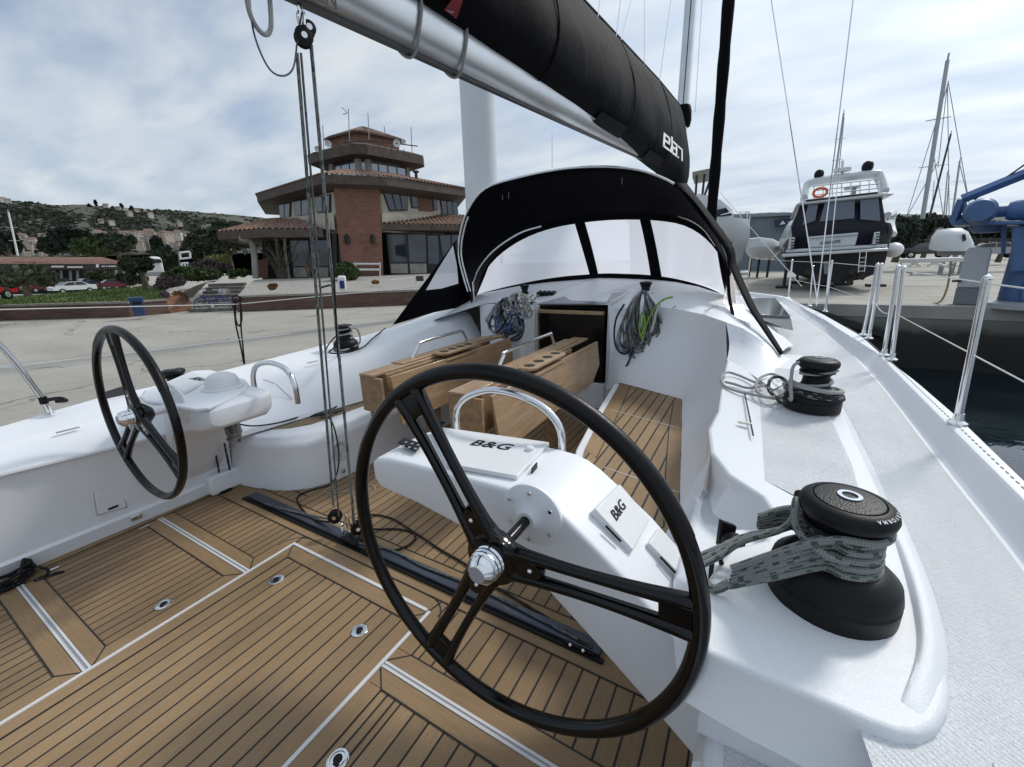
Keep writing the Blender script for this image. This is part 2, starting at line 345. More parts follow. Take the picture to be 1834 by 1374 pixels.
def text_mesh(body, size, M, mats, name, parent, extrude=.001, bold=False, shear=0., spacing=1., sx=1.):
    cu = bpy.data.curves.new(name, 'FONT'); cu.body = body; cu.size = size; cu.extrude = extrude; cu.align_x = 'CENTER'; cu.align_y = 'CENTER'
    cu.shear = shear; cu.space_character = spacing
    if bold: cu.offset = size*.010
    ob = bpy.data.objects.new(name, cu); COL.objects.link(ob)
    dg = bpy.context.evaluated_depsgraph_get(); me = bpy.data.meshes.new_from_object(ob.evaluated_get(dg))
    bpy.data.objects.remove(ob)
    me.transform(M @ Matrix.Diagonal((sx, 1, 1, 1))); me.materials.clear(); me.materials.append(mats)
    o = bpy.data.objects.new(name, me); COL.objects.link(o)
    parent = clampp(parent)
    if parent is not None:
        o.parent = parent
        o.matrix_parent_inverse = Matrix.Translation(-parent.location) if parent.parent is None and parent.type == 'EMPTY' else Matrix()
    return o
def frame(origin, xdir, ydir):
    x = Vector([float(c) for c in xdir]).normalized(); y = Vector([float(c) for c in ydir]); z = x.cross(y).normalized(); y = z.cross(x)
    o = Vector([float(c) for c in origin])
    return Matrix(((x.x, y.x, z.x, o.x), (x.y, y.y, z.y, o.y), (x.z, y.z, z.z, o.z), (0, 0, 0, 1)))
# ------------------------------------------------------------------ THE SAILING YACHT
XC = -1.768
Y = thing('sailing_yacht', (XC, 1., 0), 'white sailing yacht in the foreground with teak cockpit, twin black wheels and black sprayhood', 'sailing yacht')
def cl(v): return [float(c) for c in v]
# --- cockpit sole
teak_slots = [mat('teak_planks_a', (.2, .13, .08), .62, fn=teak_fn(-2.241, .0718)), mat('teak_planks_b', (.2, .13, .08), .62, fn=teak_fn(-2.41, .0595)), TEAKP, TEAKX,
              mat('seam_caulk', (.018, .017, .017), .7), mat('white_edging', (.62, .62, .63), .4), GREYP]
m = MB()
m.bx(-2.32, -1.217, -2.4, 1.2, -.06, 0, 0)
m.bx(-3.62, -2.32, -2.4, 1.29, -.06, -.0005, 1); m.bx(-1.217, .14, -2.4, 1.29, -.06, -.0005, 0); m.bx(-2.32, -1.217, 1.2, 1.29, -.06, -.0005, 3)
m.bx(-3.62, .14, 1.29, 1.50, -.06, .0005, 3); m.bx(-3.62, -.05, 1.50, 4.6, -.06, -.0007, 0)
def board(x0, x1, y0, y1, mi): m.bx(x0, x1, y0, y1, -.01, .0022, mi)
def seam(a, b, w=.006, z=.0034, mi=4):
    a = Vector((*a, 0)); b = Vector((*b, 0)); d = (b-a); n = Vector((-d.y, d.x, 0)).normalized()*w/2
    P = [a-n, b-n, b+n, a+n]; m.prism([(p.x, p.y) for p in P], -.005, z, mi)
board(-2.315, -1.222, 1.112, 1.195, 3); seam((-2.241, 1.112), (-1.305, 1.112)); seam((-2.315, 1.195), (-2.241, 1.112)); seam((-1.222, 1.195), (-1.305, 1.112))
board(-2.315, -2.2445, -2.4, 1.112, 2); board(-1.3015, -1.222, -2.4, 1.112, 2); seam((-2.241, -2.4), (-2.241, 1.112)); seam((-1.305, -2.4), (-1.305, 1.112))
for (gy, ya, yf, xs, xi) in ((.925, .842, 1.010, (-3.43, -2.33), 1), (.25, .166, .335, (-3.36, -2.33), 1), (-.45, -.53, -.36, (-3.36, -2.33), 1)):
    board(xs[0]+.01, xs[1], ya, gy-.016, 3); board(xs[0]+.01, xs[1], gy+.016, yf, 3)
    seam((xs[0], ya), (-2.415, ya)); seam((xs[0], yf), (-2.415, yf)); seam((-2.415, ya), (-2.335, gy-.02)); seam((-2.415, yf), (-2.335, gy+.02))
    m.bx(xs[0], -2.33, gy-.014, gy-.005, -.002, .006, 5); m.bx(xs[0], -2.33, gy+.005, gy+.014, -.002, .006, 5); m.bx(xs[0], -2.33, gy-.006, gy+.006, -.002, .003, 6)
for (a, b) in ((-2.4, .166), (.335, .842), (1.010, 1.28)):
    board(-2.41, -2.33, a, b, 2); seam((-2.413, a), (-2.413, b))
board(-3.52, -3.45, -2.4, 1.29, 2); seam((-3.455, -2.4), (-3.44, 1.29))
gy = .895
for x1 in (.1,):
    board(-1.20, x1, .812, gy-.016, 3); board(-1.20, x1, gy+.016, .98, 3)
    seam((-1.13, .809), (x1, .809)); seam((-1.13, .983), (x1, .983)); seam((-1.13, .809), (-1.205, gy-.02)); seam((-1.13, .983), (-1.205, gy+.02))
    m.bx(-1.205, x1, gy-.014, gy-.004, -.002, .006, 5); m.bx(-1.205, x1, gy+.004, gy+.014, -.002, .006, 5); m.bx(-1.205, x1, gy-.005, gy+.005, -.002, .0035, 6)
board(-1.21, -1.133, -2.4, .809, 2); seam((-1.13, -2.4), (-1.13, .809)); board(-1.21, -1.133, .983, 1.2, 2); seam((-1.13, .983), (-1.13, 1.19))
seam((-1.05, -2.4), (-1.05, .809))
# rounded corners round the centre hatch
for (cx0, sg) in ((-2.26, -1), (-1.28, 1)):
    pts = [(cx0+sg*.14*sin(a), 1.15+.138*cos(a)) for a in np.linspace(0, pi/2, 9)]
    for a, b in zip(pts[:-1], pts[1:]): seam(a, b, .005)
    seam((cx0+sg*.055, 1.205), (cx0+sg*.075, 1.285), .005)
for xa, xb in ((-2.328, -2.312), (-1.225, -1.209)): m.bx(xa, xb, -2.4, 1.205, -.004, .0075, 5)
m.bx(-2.328, -1.235, 1.197, 1.213, -.004, .0078, 5)
seam((-3.45, 1.287), (-.1, 1.287)); seam((-3.5, 1.503), (-.3, 1.503)); seam((-3.05, 1.60), (-2.76, 1.60))
m.build('cockpit_sole', teak_slots, Y, smooth=False)
# --- round flush fittings in the sole
for i, (px, py) in enumerate(((495, 1039), (293, 1083), (644, 1130), (605, 1362))):
    p = Z(px, py, 0); R = .038
    f = MB().lathe([(R, 0), (R, .004), (R*.92, .006), (R*.72, .006), (R*.68, .003), (0.0001, .003)], (p[0], p[1], 0), seg=28).build('floor_fitting', STEEL, Y)
    g = MB().lathe([(R*.42, .003), (R*.42, .0052), (.0001, .0052)], (p[0]-.002, p[1]+.002, 0), seg=18)
    g.bx(p[0]-.004, p[0]+.018, p[1]-.018, p[1]-.006, .003, .0055); g.build('latch', RUB, f)
for px, py in ((258, 944), (95, 1020)):
    p = Z(px, py, 0); MB().box((p[0], p[1], .004), (.02, .055, .006)).build('floor_vent', STEEL, Y, bevel=.004)
# --- mainsheet track
m = MB(); m.bx(-3.13, -.40, 1.362, 1.432, .002, .030); tr = m.build('mainsheet_track', TRACK, Y, bevel=.006)
m = MB(); m.bx(-3.17, -.38, 1.340, 1.361, .0015, .012); m.bx(-3.17, -3.131, 1.34, 1.436, .0015, .006); m.build('track_slot', RUB, tr, bevel=.001)
m = MB(); m.bx(-.56, -.42, 1.350, 1.372, .012, .026)
m.build('end_stop', RUB, tr, bevel=.004)
for k in (-.53, -.47): MB().sphere((k, 1.349, .022), .009).build('bolt', CHROME, tr)
m = MB(); m.bx(-2.06, -1.92, 1.345, 1.45, .028, .046); m.bx(-1.86, -1.76, 1.34, 1.37, .01, .03); m.build('traveller_car', BPL, tr, bevel=.006)
for sx in (-2.02, -1.955):
    m = MB(); m.tube(smooth_path([(sx, 1.40, .04), (sx-.018, 1.39, .12), (sx+.0, 1.385, .2), (sx+.018, 1.39, .12), (sx, 1.40, .04)], 5), .005, 8); m.build('shackle', CHROME, tr)
# --- port side: loft of stations
def loft(stations, rails, name, mats, parent, bevel=0., smooth=True, angle=35, subd=0):
    rows = []
    for yy in stations:
        row = []
        for R_ in rails:
            ys = [q[0] for q in R_]; row.append((np.interp(yy, ys, [q[1] for q in R_]), yy, np.interp(yy, ys, [q[2] for q in R_])))
        rows.append(row)
    return MB().grid(rows).build(name, mats, parent, bevel=bevel, smooth=smooth, angle=angle, subd=subd)
def lf(st, rails):
    rows = []
    for yy in st:
        rows.append([(np.interp(yy, [q[0] for q in R_], [q[1] for q in R_]), yy, np.interp(yy, [q[0] for q in R_], [q[2] for q in R_])) for R_ in rails])
    return rows
pt_out = sorted([(float(q[1]), float(q[0]), z) for (x, y, z) in ((0, 765, .72), (100, 735, .745), (180, 712, .77), (300, 687, .79)) for q in [Z(x, y, z)]])
pt_out = [(-2.4, -4.02, .70)] + pt_out + [(3.2, -4.36, .80), (6, -4.36, .84), (9, -3.9, .9), (10.6, -2.9, .95), (11.4, -1.9, .97)]
rails = [[(-2.4, -3.56, -.02), (.3, -3.515, -.02), (1.5, -3.475, -.02)],
         [(-2.4, -3.545, .085), (.3, -3.50, .085), (1.5, -3.46, .085)],
         [(-2.4, -3.565, .10), (.3, -3.52, .10), (1.5, -3.48, .10)],
         [(-2.4, -3.60, .585), (.35, -3.555, .585), (.87, -3.43, .585), (1.5, -3.38, .585)],
         [(-2.4, -3.57, .590), (.35, -3.523, .590), (.87, -3.392, .590), (1.5, -3.34, .590)],
         [(-2.4, -3.575, .602), (.35, -3.528, .602), (.87, -3.396, .602), (1.5, -3.345, .602)],
         [(-2.4, -3.66, .650), (.35, -3.62, .650), (.87, -3.50, .652), (1.5, -3.44, .66)],
         [(-2.4, -3.82, .672), (.43, -3.80, .685), (.87, -3.79, .70), (1.5, -3.80, .73)],
         [(-2.4, -3.835, .684), (.43, -3.815, .697), (.87, -3.80, .712), (1.5, -3.82, .742)],
         [(q[0], q[1]+.06, q[2]) for q in pt_out], pt_out, [(q[0], q[1]-.02, q[2]-.03) for q in pt_out], [(q[0], q[1]+.1, -1.4) for q in pt_out]]
MB().grid(lf(np.linspace(-2.4, 1.45, 34), rails)).build('port_side_moulding', GEL, Y, angle=28)
# port seat back and coaming forward of the wheel
def zr(lst): return sorted([(float(q[1]), float(q[0]), z) for (x, y, z) in lst for q in [Z(x, y, z)]])
crease = zr([(452, 686, .70), (539, 671, .735), (613, 651, .76), (667, 634, .79)]); crease = [(1.42, crease[0][1]+.06, .69)] + [c for c in crease if c[0] > 1.45] + [(4.6, -3.35, 1.02)]
sil = [(1.42, -4.02, .775), (1.95, -4.06, .80), (3.2, -4.14, .825), (3.9, -3.95, .93), (4.6, -3.75, 1.08)]
rails = [[(1.42, -3.27, .44), (2.5, -3.10, .44), (4.6, -3.0, .44)], [(1.42, -3.29, .47), (2.5, -3.12, .47), (4.6, -3.02, .47)],
         [(c[0], c[1]+.035, c[2]-.03) for c in crease], [(c[0], c[1]-.02, c[2]+.006) for c in crease],
         [(a[0], (a[1]+np.interp(a[0], [c[0] for c in crease], [c[1] for c in crease]))/2-.05, a[2]-.008) for a in sil],
         [(a[0], a[1]+.03, a[2]) for a in sil], [(a[0], a[1]-.03, a[2]-.03) for a in sil], [(a[0], a[1]-.07, a[2]-.12) for a in sil],
         [(q[0], q[1]+.06, q[2]-.07) for q in pt_out], [(q[0], q[1]+.05, q[2]-.01) for q in pt_out], [(q[0], q[1], q[2]-.01) for q in pt_out], [(q[0], q[1]+.1, -1.4) for q in pt_out]]
MB().grid(lf(np.linspace(1.42, 4.6, 30), rails)).build('port_coaming', GEL, Y, angle=28)
m = MB()
m.tube([(-3.30, 2.02, .47), (-3.50, 1.94, .70)], .004, 6); m.tube([(-3.62, 1.9, .742), (-3.52, 1.94, .705)], .004, 6); m.build('moulding_joint', GREYP, Y)
rails = [[(4.5, -2.6, 1.15), (9, -2.5, 1.1), (11.4, -1.8, 1.0)], [(4.5, -3.5, 1.1), (8, -3.2, 1.0), (11.4, -1.85, 1.0)], [(4.5, -3.75, .85), (8, -3.4, .86), (11.4, -1.9, .97)],
         [(q[0], q[1]+.06, q[2]-.06) for q in pt_out], [(q[0], q[1]+.05, q[2]) for q in pt_out], pt_out, [(q[0], q[1]+.1, -1.4) for q in pt_out]]
MB().grid(lf(np.linspace(4.5, 11.4, 24), rails)).build('port_foredeck', GEL, Y, angle=28)
# bench port
plan = [(-3.44, 1.45), (-3.25, 1.485), (-3.08, 1.53), (-2.94, 1.60), (-2.84, 1.70), (-2.78, 1.83), (-2.755, 2.0), (-2.72, 2.5), (-2.70, 4.42), (-3.9, 4.42), (-3.9, 1.45)]
top = [(-3.46, 1.50), (-3.29, 1.54), (-3.13, 1.59), (-3.00, 1.67), (-2.91, 1.77), (-2.855, 1.90), (-2.83, 2.06), (-2.80, 2.5), (-2.77, 4.42), (-3.9, 4.42), (-3.9, 1.5)]
mid = [(lerp(a[0], b[0], .3), lerp(a[1], b[1], .3)) for a, b in zip(plan, top)]
m = MB(); n = len(plan)
m.grid([[(*p, -.02) for p in plan], [(*p, .36) for p in mid], [(*p, .425) for p in top]], closev=True); m.f.append(tuple(range(2*n, 3*n))); m.m.append(0)
bench_p = m.build('port_bench', GEL, Y, bevel=.018, bseg=3)
m = MB()
tk = [Z(*p, .43) for p in ((469, 770), (520, 766), (559, 759), (658, 724))]; tk = [(q[0], q[1]) for q in tk] + [(-2.86, 3.0), (-2.83, 4.35), (-3.03, 4.35), (-3.09, 2.5), (-3.2, 1.75)]
m.prism(tk, .42, .431); m.build('bench_teak', TEAKB, bench_p, smooth=False)
sp_c = PX(608, 806, -2.765)
Ms = frame(sp_c, (0, 1, 0), (0, 0, 1)); Ms2 = Matrix.Translation(Vector(cl(sp_c))) @ Matrix.Rotation(pi/2, 4, 'Y').to_4x4()
m = MB(); m.lathe([(.085, 0), (.085, .008), (.075, .012), (.068, .006), (.03, .004), (.022, .012), (.0001, .014)], sp_c, Matrix.Rotation(pi/2, 3, 'Y'), 30)
spk = m.build('loudspeaker', WHITEP, Y)
m = MB()
for k in range(12):
    a = 2*pi*k/12; m.box((sp_c[0]+.012, sp_c[1]+.05*cos(a), sp_c[2]+.05*sin(a)), (.004, .012, .004), Matrix.Rotation(a, 3, 'X'))
m.build('grille', GREYP, spk)
q = PX(613, 843, -2.755); MB().lathe([(.02, 0), (.018, .02), (.008, .024), (.0001, .024)], q, Matrix.Rotation(pi/2, 3, 'Y'), 16).build('knob', STEEL, Y)
# port locker door low on the side, drain fitting, small step plate
def on_port(px, py, X=-3.50): return PX(px, py, X)
a, b, c, d = on_port(167, 884), on_port(217, 873), on_port(226, 908), on_port(174, 922)
m = MB().slab([a, b, c, d], (.014, 0, 0)); hd = m.build('side_hatch', GEL, Y, bevel=.012, bseg=3)
m = MB(); m.tube(smooth_path([Vector(cl(v))+Vector((.006, 0, 0)) for v in (a, b, c, d)], 1, True), .006, 6, closed=True); m.build('hatch_seal', mat('seal_grey', (.42, .43, .46), .6), hd)
q = on_port(203, 909, -3.483); MB().box(q, (.008, .05, .012)).build('hatch_catch', RUB, hd)
q = on_port(245, 926, -3.475); MB().box(q, (.016, .06, .04)).build('drain_scoop', STEEL, Y, bevel=.01)
q = PX(392, 845, -3.40); m = MB(); m.bx(-3.50, -3.40, 1.25, 1.50, 0, .16); m.build('sheet_box', GEL, Y, bevel=.02)
MB().bx(-3.46, -3.38, 1.30, 1.38, .003, .02).build('rope_exit', RUB, Y, bevel=.004)
for px, py in ((122, 771), (560, 649), (655, 625)):
    q = Z(px, py, .70 if px < 200 else .80); MB().box((q[0], q[1], q[2]+.004), (.02, .11, .008)).build('deck_vent', GREYP, Y, bevel=.004)
# --- starboard side
st_out = sorted([(float(q[1]), float(q[0]), .9) for p in ((1834, 862), (1720, 752), (1640, 683), (1580, 638), (1500, 588), (1478, 573), (1440, 553)) for q in [Z(*p, .9)]])
st_in = sorted([(float(q[1]), float(q[0]), .9) for p in ((1834, 891), (1696, 755.5), (1577, 637), (1539, 602), (1469.6, 562)) for q in [Z(*p, .9)]])
st_b = sorted([(float(q[1]), float(q[0]), .8) for p in ((1809, 963), (1723, 860.6), (1590.6, 694.7), (1560, 663), (1527, 628)) for q in [Z(*p, .8)]])
bow = [(9.2, .52, .93), (10.2, -.30, .96), (10.9, -1.0, .98), (11.4, -1.74, 1.0)]
st_out = [(-2.4, st_out[0][1]-.16, .88)] + [q for q in st_out if q[0] < 8.6] + bow
st_in = [(-2.4, st_in[0][1]-.16, .88)] + [q for q in st_in if q[0] < 8.3] + [(q[0], q[1]-.09, q[2]) for q in bow]
st_b = [(-2.4, st_b[0][1]-.16, .78)] + [q for q in st_b if q[0] < 6] + [(q[0], q[1]-.13, q[2]-.07) for q in bow]
inner = [(-2.4, .40, .78), (.35, .40, .79), (.55, .37, .792), (.78, .25, .795), (1.2, .25, .80), (2.65, .40, .80), (3.6, .40, .81), (4.4, .0, .82), (6, -.35, .84), (9.2, -.9, .9), (11.4, -1.76, .98)]
st = sorted(set(list(np.linspace(-2.4, 4.4, 40)) + list(np.linspace(4.6, 11.4, 24))))
MB().grid(lf(st, [inner, [(q[0], q[1]-.03, q[2]) for q in st_b]])).build('side_deck', NSK, Y)
MB().grid(lf(st, [[(q[0], q[1]-.03, q[2]+.0) for q in st_b], [(q[0], q[1]-.015, q[2]-.004) for q in st_b], [(q[0], q[1], q[2]+.006) for q in st_b],
                  [(q[0], q[1]-.012, q[2]-.012) for q in st_in], [(q[0], q[1]-.004, q[2]-.002) for q in st_in], [(q[0], q[1]+.012, q[2]+.002) for q in st_in], st_out, [(q[0], q[1]+.012, q[2]-.015) for q in st_out],
                  [(q[0], q[1]-.02, q[2]-.5) for q in st_out], [(q[0], q[1]-.25, -1.4) for q in st_out]])).build('bulwark', GEL, Y, angle=28)
m = MB()
for i, yy in enumerate(np.linspace(-.2, 5.6, 150)):
    xx = np.interp(yy, [q[0] for q in st_in], [q[1] for q in st_in])+.022
    m.box((xx, yy, .9035), (.004, .018, .003))
m.build('perforated_rail', GREYP, Y)
# raised helm coaming with winch platform
def zp(px, py, z): q = Z(px, py, z); return (float(q[0]), float(q[1]), z)
plat = [zp(1262, 1168, .82), zp(1345, 1200, .82), zp(1437, 1240, .82), zp(1560, 1294, .82), zp(1612, 1312, .82), zp(1650, 1314, .82), zp(1680, 1300, .82), zp(1698, 1272, .82), zp(1703, 1235, .822), (.447, 1.1, .83), (.455, 1.4, .84), (.455, 1.9, .86), (.445, 2.6, .89), (.43, 3.2, .91), (.36, 3.75, .925),
        (.12, 3.72, .925), zp(1302, 645, .92), zp(1292, 690, .91), zp(1286, 735, .90), (-.118, 2.0, .88), (-.085, 1.78, .868), (-.01, 1.62, .86), (.10, 1.52, .853), (.135, 1.42, .85), (.11, 1.28, .84), (.02, 1.20, .83), zp(1250, 1062, .82)]
foot = []
cen = Vector((.16, 1.9))
for i, p in enumerate(plat):
    a = Vector(plat[i-1][:2]); b = Vector(plat[(i+1) % len(plat)][:2]); t_ = (b-a).normalized(); nrm = Vector((t_.y, -t_.x))
    drop = .16; off = .05
    if p[0] > .40: drop, off = .07, .055
    if i <= 8: off = .045; drop = .13
    if 14 <= i <= 20: off = .0; drop = .45
    foot.append((p[0]+nrm.x*off, p[1]+nrm.y*off, p[2]-drop))
m = MB(); n = len(plat); midr = [(lerp(a[0], b[0], .10), lerp(a[1], b[1], .10), lerp(a[2], b[2], .35)) for a, b in zip(plat, foot)]
m.grid([plat, midr, foot], closev=True); m.f.append(tuple(range(n))); m.m.append(0)
def fine_fn(t, b, tcn):
    n = nd(t, 'ShaderNodeTexNoise', i_Scale=520., i_Detail=2.); t.links.new(tcn.outputs['Object'], n.inputs['Vector'])
    bp = nd(t, 'ShaderNodeBump', i_Strength=.55, i_Distance=.0018); t.links.new(n.outputs[0], bp.inputs['Height']); t.links.new(bp.outputs[0], b.inputs['Normal'])
FINE = mat('fine_grain_gelcoat', (.76, .78, .81), .36, spec=.5, fn=fine_fn)
m.build('starboard_coaming', FINE, Y, bevel=.018, bseg=4, angle=50)
# textured inlay on the platform
inl = [(p[0], p[1]) for p in ((-.03, 2.05), (-.06, 2.2), (-.075, 3.1), (.02, 3.3), (.33, 3.25), (.38, 2.6), (.40, 1.9), (.385, 1.55), (.20, 1.57), (.08, 1.66))]
m = MB(); n = len(inl)
def ztop(y): return np.interp(y, [.8, 1.1, 1.4, 1.9, 2.6, 3.2, 3.7], [.82, .83, .845, .86, .89, .91, .925])
vs = [(p[0], p[1], ztop(p[1])+.0045) for p in inl]
m.add(vs, [tuple(range(n))]); m.build('nonskid_patch', NSK, Y, smooth=False)
rp = smooth_path([zp(1578, 905, .848), zp(1605, 975, .838), zp(1630, 1050, .834), zp(1645, 1130, .828), zp(1640, 1190, .823), zp(1612, 1262, .82)], 8)
rows = []; k = len(rp)
for i, p in enumerate(rp):
    t_ = (rp[min(i+1, k-1)]-rp[max(i-1, 0)]).normalized(); nn = Vector((-t_.y, t_.x, 0)); nn = nn if nn.x > 0 else -nn
    h = .020*sin(pi*i/(k-1))**.6
    rows.append([p-nn*.006+Vector((0, 0, -.004)), p+Vector((0, 0, h*.85)), p+nn*.006+Vector((0, 0, h)), p+nn*.024+Vector((0, 0, h*.9)), p+nn*.045+Vector((0, 0, -.005))])
MB().grid(rows).build('coaming_rib', FINE, Y, angle=50)
# the sunk recess forward of the pedestal, where the sheet block sits
m = MB()
m.bx(-.12, .16, 1.15, 1.75, .40, .70); m.build('winch_recess', GEL, Y, bevel=.03, bseg=3)
m = MB().slab([(.02, 1.42, .70), (.16, 1.50, .70), (.16, 1.26, .70), (.02, 1.2, .70)], (0, 0, .06)); m.build('block_plinth', GEL, Y, bevel=.015, bseg=3)
# lower inner wall of the starboard side, down to the sole
wl = [(-.01, -2.4), (-.005, .8), (.0, 1.0), (.0, 1.16), (-.02, 1.25), (-.10, 1.5), (-.17, 1.75)]
m = MB(); m.grid([[(p[0]-.0, p[1], -.02) for p in wl], [(p[0]+.004, p[1], .50) for p in wl], [(p[0]+.03, p[1], .70 if p[1] > .8 else .52) for p in wl], [(p[0]+.2, p[1], .70 if p[1] > .8 else .52) for p in wl]]); m.build('inner_side', GEL, Y, angle=25)
# helm seat behind the coaming, with textured pad
z_s = .56
P = [zp(1269, 1290, z_s), zp(1312, 1279, z_s), zp(1522, 1374, z_s)]
m = MB(); m.bx(.018, .40, -2.4, P[1][1]-.012, .2, z_s); hs = m.build('helm_seat', GEL, Y, bevel=.02, bseg=3)
m = MB(); m.bx(.06, .33, -2.4, P[1][1]-.06, z_s-.01, z_s+.004); m.build('seat_pad', NSK, hs, bevel=.003)
m = MB(); m.grid([[(.0, .86, z_s-.02), (.42, .86, z_s-.02)], [(.0, .825, z_s+.0), (.42, .825, z_s)], [(.0, .815, z_s+.08), (.42, .80, z_s+.08)], [(.0, .835, .70), (.42, .80, .70)]]); m.build('seat_upstand', GEL, Y, bevel=.01)
m = MB(); m.grid(lf(np.linspace(-2.4, .84, 12), [[(-2.4, .39, z_s-.02), (.84, .39, z_s-.02)], [(-2.4, .41, z_s+.1), (.84, .41, z_s+.1)], [(-2.4, .45, .79), (.84, .45, .80)]])); m.build('seat_side', GEL, Y, angle=25)
# starboard bench
z_b = .45
pl = [zp(1045, 805, z_b), zp(1075, 745, z_b), zp(1109, 686, z_b), zp(1165, 700, z_b), zp(1221, 716, z_b), zp(1220, 780, z_b), zp(1217, 870, z_b), zp(1217, 945, z_b), (-.24, 1.62, z_b), (-.45, 1.60, z_b), (-.7, 1.75, z_b)]
m = MB(); n = len(pl)
edge = [(p[0]-(.05 if i in (0, 1, 2, 9, 10) else -.0), p[1]-(.04 if i in (8, 9, 10) else 0), p[2]-.004) for i, p in enumerate(pl)]
m.grid([[(p[0], p[1], -.02) for p in edge], edge], closev=True); m.f.append(tuple(range(n, 2*n))); m.m.append(0)
bn = m.build('starboard_bench', GEL, Y, bevel=.012, bseg=3)
m = MB(); m.prism([(p[0]+.01, p[1]) for p in pl], -.006, .003); m.v = [(v[0], v[1], z_b-.004 if i < n else z_b+.004) for i, v in enumerate(m.v)]
m.build('bench_teak', mat('teak_bench_stbd', (.2, .13, .08), .6, fn=teak_fn(0, .074, True, 0, .011)), bn, smooth=False)
m = MB()
def bar(a, b, w, z0, z1, mi=0):
    a = Vector((a[0], a[1], 0)); b = Vector((b[0], b[1], 0)); d = b-a; nn = Vector((-d.y, d.x, 0)).normalized()*w/2
    m.prism([((p).x, (p).y) for p in (a-nn, b-nn, b+nn, a+nn)], z0, z1, mi)
i1 = [zp(1128, 694, z_b), zp(1098, 762, z_b), zp(1068, 822, z_b)]; i2 = [zp(1206, 722, z_b), zp(1198, 770, z_b), zp(1192, 850, z_b), zp(1189, 945, z_b), (-.30, 1.64, z_b)]
for a, b in list(zip(i1[:-1], i1[1:]))+list(zip(i2[:-1], i2[1:])): bar(a, b, .006, z_b, z_b+.0065, 0)
for i in range(len(i2)-1):   # plain margin board against the side
    o_ = pl[4+i]; o2 = pl[5+i]
    m.prism([(i2[i][0], i2[i][1]), (i2[i+1][0], i2[i+1][1]), (o2[0]-.002, o2[1]), (o_[0]-.002, o_[1])], z_b, z_b+.0053, 1)
for i in range(2):
    m.prism([(pl[2-i][0]+.012, pl[2-i][1]-.01), (pl[1-i][0]+.012, pl[1-i][1]), (i1[i+1][0], i1[i+1][1]), (i1[i][0], i1[i][1])], z_b, z_b+.0053, 1)
for a, b in ((zp(1093, 735, z_b), zp(1217, 768, z_b)), (zp(1081, 838, z_b), zp(1216, 884, z_b))): bar(a, b, .005, z_b, z_b+.0068, 2)
m.build('margin_board', [mat('seam_caulk', (.02,)*3), TEAKP, mat('white_edging', (.6,)*3)], bn, smooth=False)
# curved bulkhead and seat back, starboard
T = [(1089, 546, 1.2), (1100, 544, 1.2), (1140, 545, 1.2), (1185, 550, 1.2), (1225, 556, 1.19), (1262, 564, 1.175), (1300, 577, 1.15)]
B = [(1086, 700, .29), (1109, 686, .45), (1130, 691, .45), (1160, 699, .45), (1185, 706, .45), (1205, 711, .45), (1221, 716, .45)]
rows = []
for t in np.linspace(0, 1, 9):
    row = []
    for a, b in zip(T, B):
        A = Vector(zp(*a)); Bv = Vector(zp(*b)); p = A.lerp(Bv, t); p += Vector((.02, .09, 0))*sin(pi*t)*.6
        row.append(p)
    rows.append(row)
rows_a = rows
side_top = [zp(1300, 577, 1.15), zp(1302, 645, .92), zp(1292, 690, .91), zp(1286, 735, .90), (-.118, 2.0, .88), (-.085, 1.78, .868)]
side_bot = [zp(1221, 716, z_b), zp(1221, 719, z_b), zp(1220.5, 740, z_b), zp(1220, 780, z_b), zp(1217, 870, z_b), zp(1217, 945, z_b)]
rows = []
for t in np.linspace(0, 1, 9):
    row = []
    for a, b in zip(side_top, side_bot):
        A = Vector(a); Bv = Vector(b); p = A.lerp(Bv, t); p += (Vector((.02, .09, 0))*.6 if a is side_top[0] else Vector((.04, .0, -.04)))*sin(pi*t)
        row.append(p)
    rows.append(row)
m = MB().grid([ra[:-1]+rb for ra, rb in zip(rows_a, rows)])
blk = [Vector(zp(1217, 945, z_b)), Vector((-.24, 1.62, z_b)), Vector((-.42, 1.58, z_b))]; tp = [Vector((-.085, 1.78, .86)), Vector((-.10, 1.66, .70)), Vector((-.12, 1.60, .50))]
m.grid([tp, blk])
m.build('seat_back', GEL, Y, angle=100)
rowA = [zp(1300, 577, 1.15), zp(1330, 588, 1.11), zp(1352, 602, 1.07), zp(1376, 619, 1.01), zp(1395, 636, .95), (.34, 3.6, .90)]
rowB = [zp(1302, 645, .915), zp(1322, 656, .915), zp(1342, 668, .915), zp(1366, 684, .915), zp(1385, 697, .915), (.40, 3.4, .88)]
rows = []
for t in np.linspace(0, 1, 7):
    rows.append([Vector(a).lerp(Vector(b), t)+Vector((.02, .06, -.03))*sin(pi*t) for a, b in zip(rowA, rowB)])
MB().grid(rows).build('coaming_fillet', GEL, Y, angle=60)
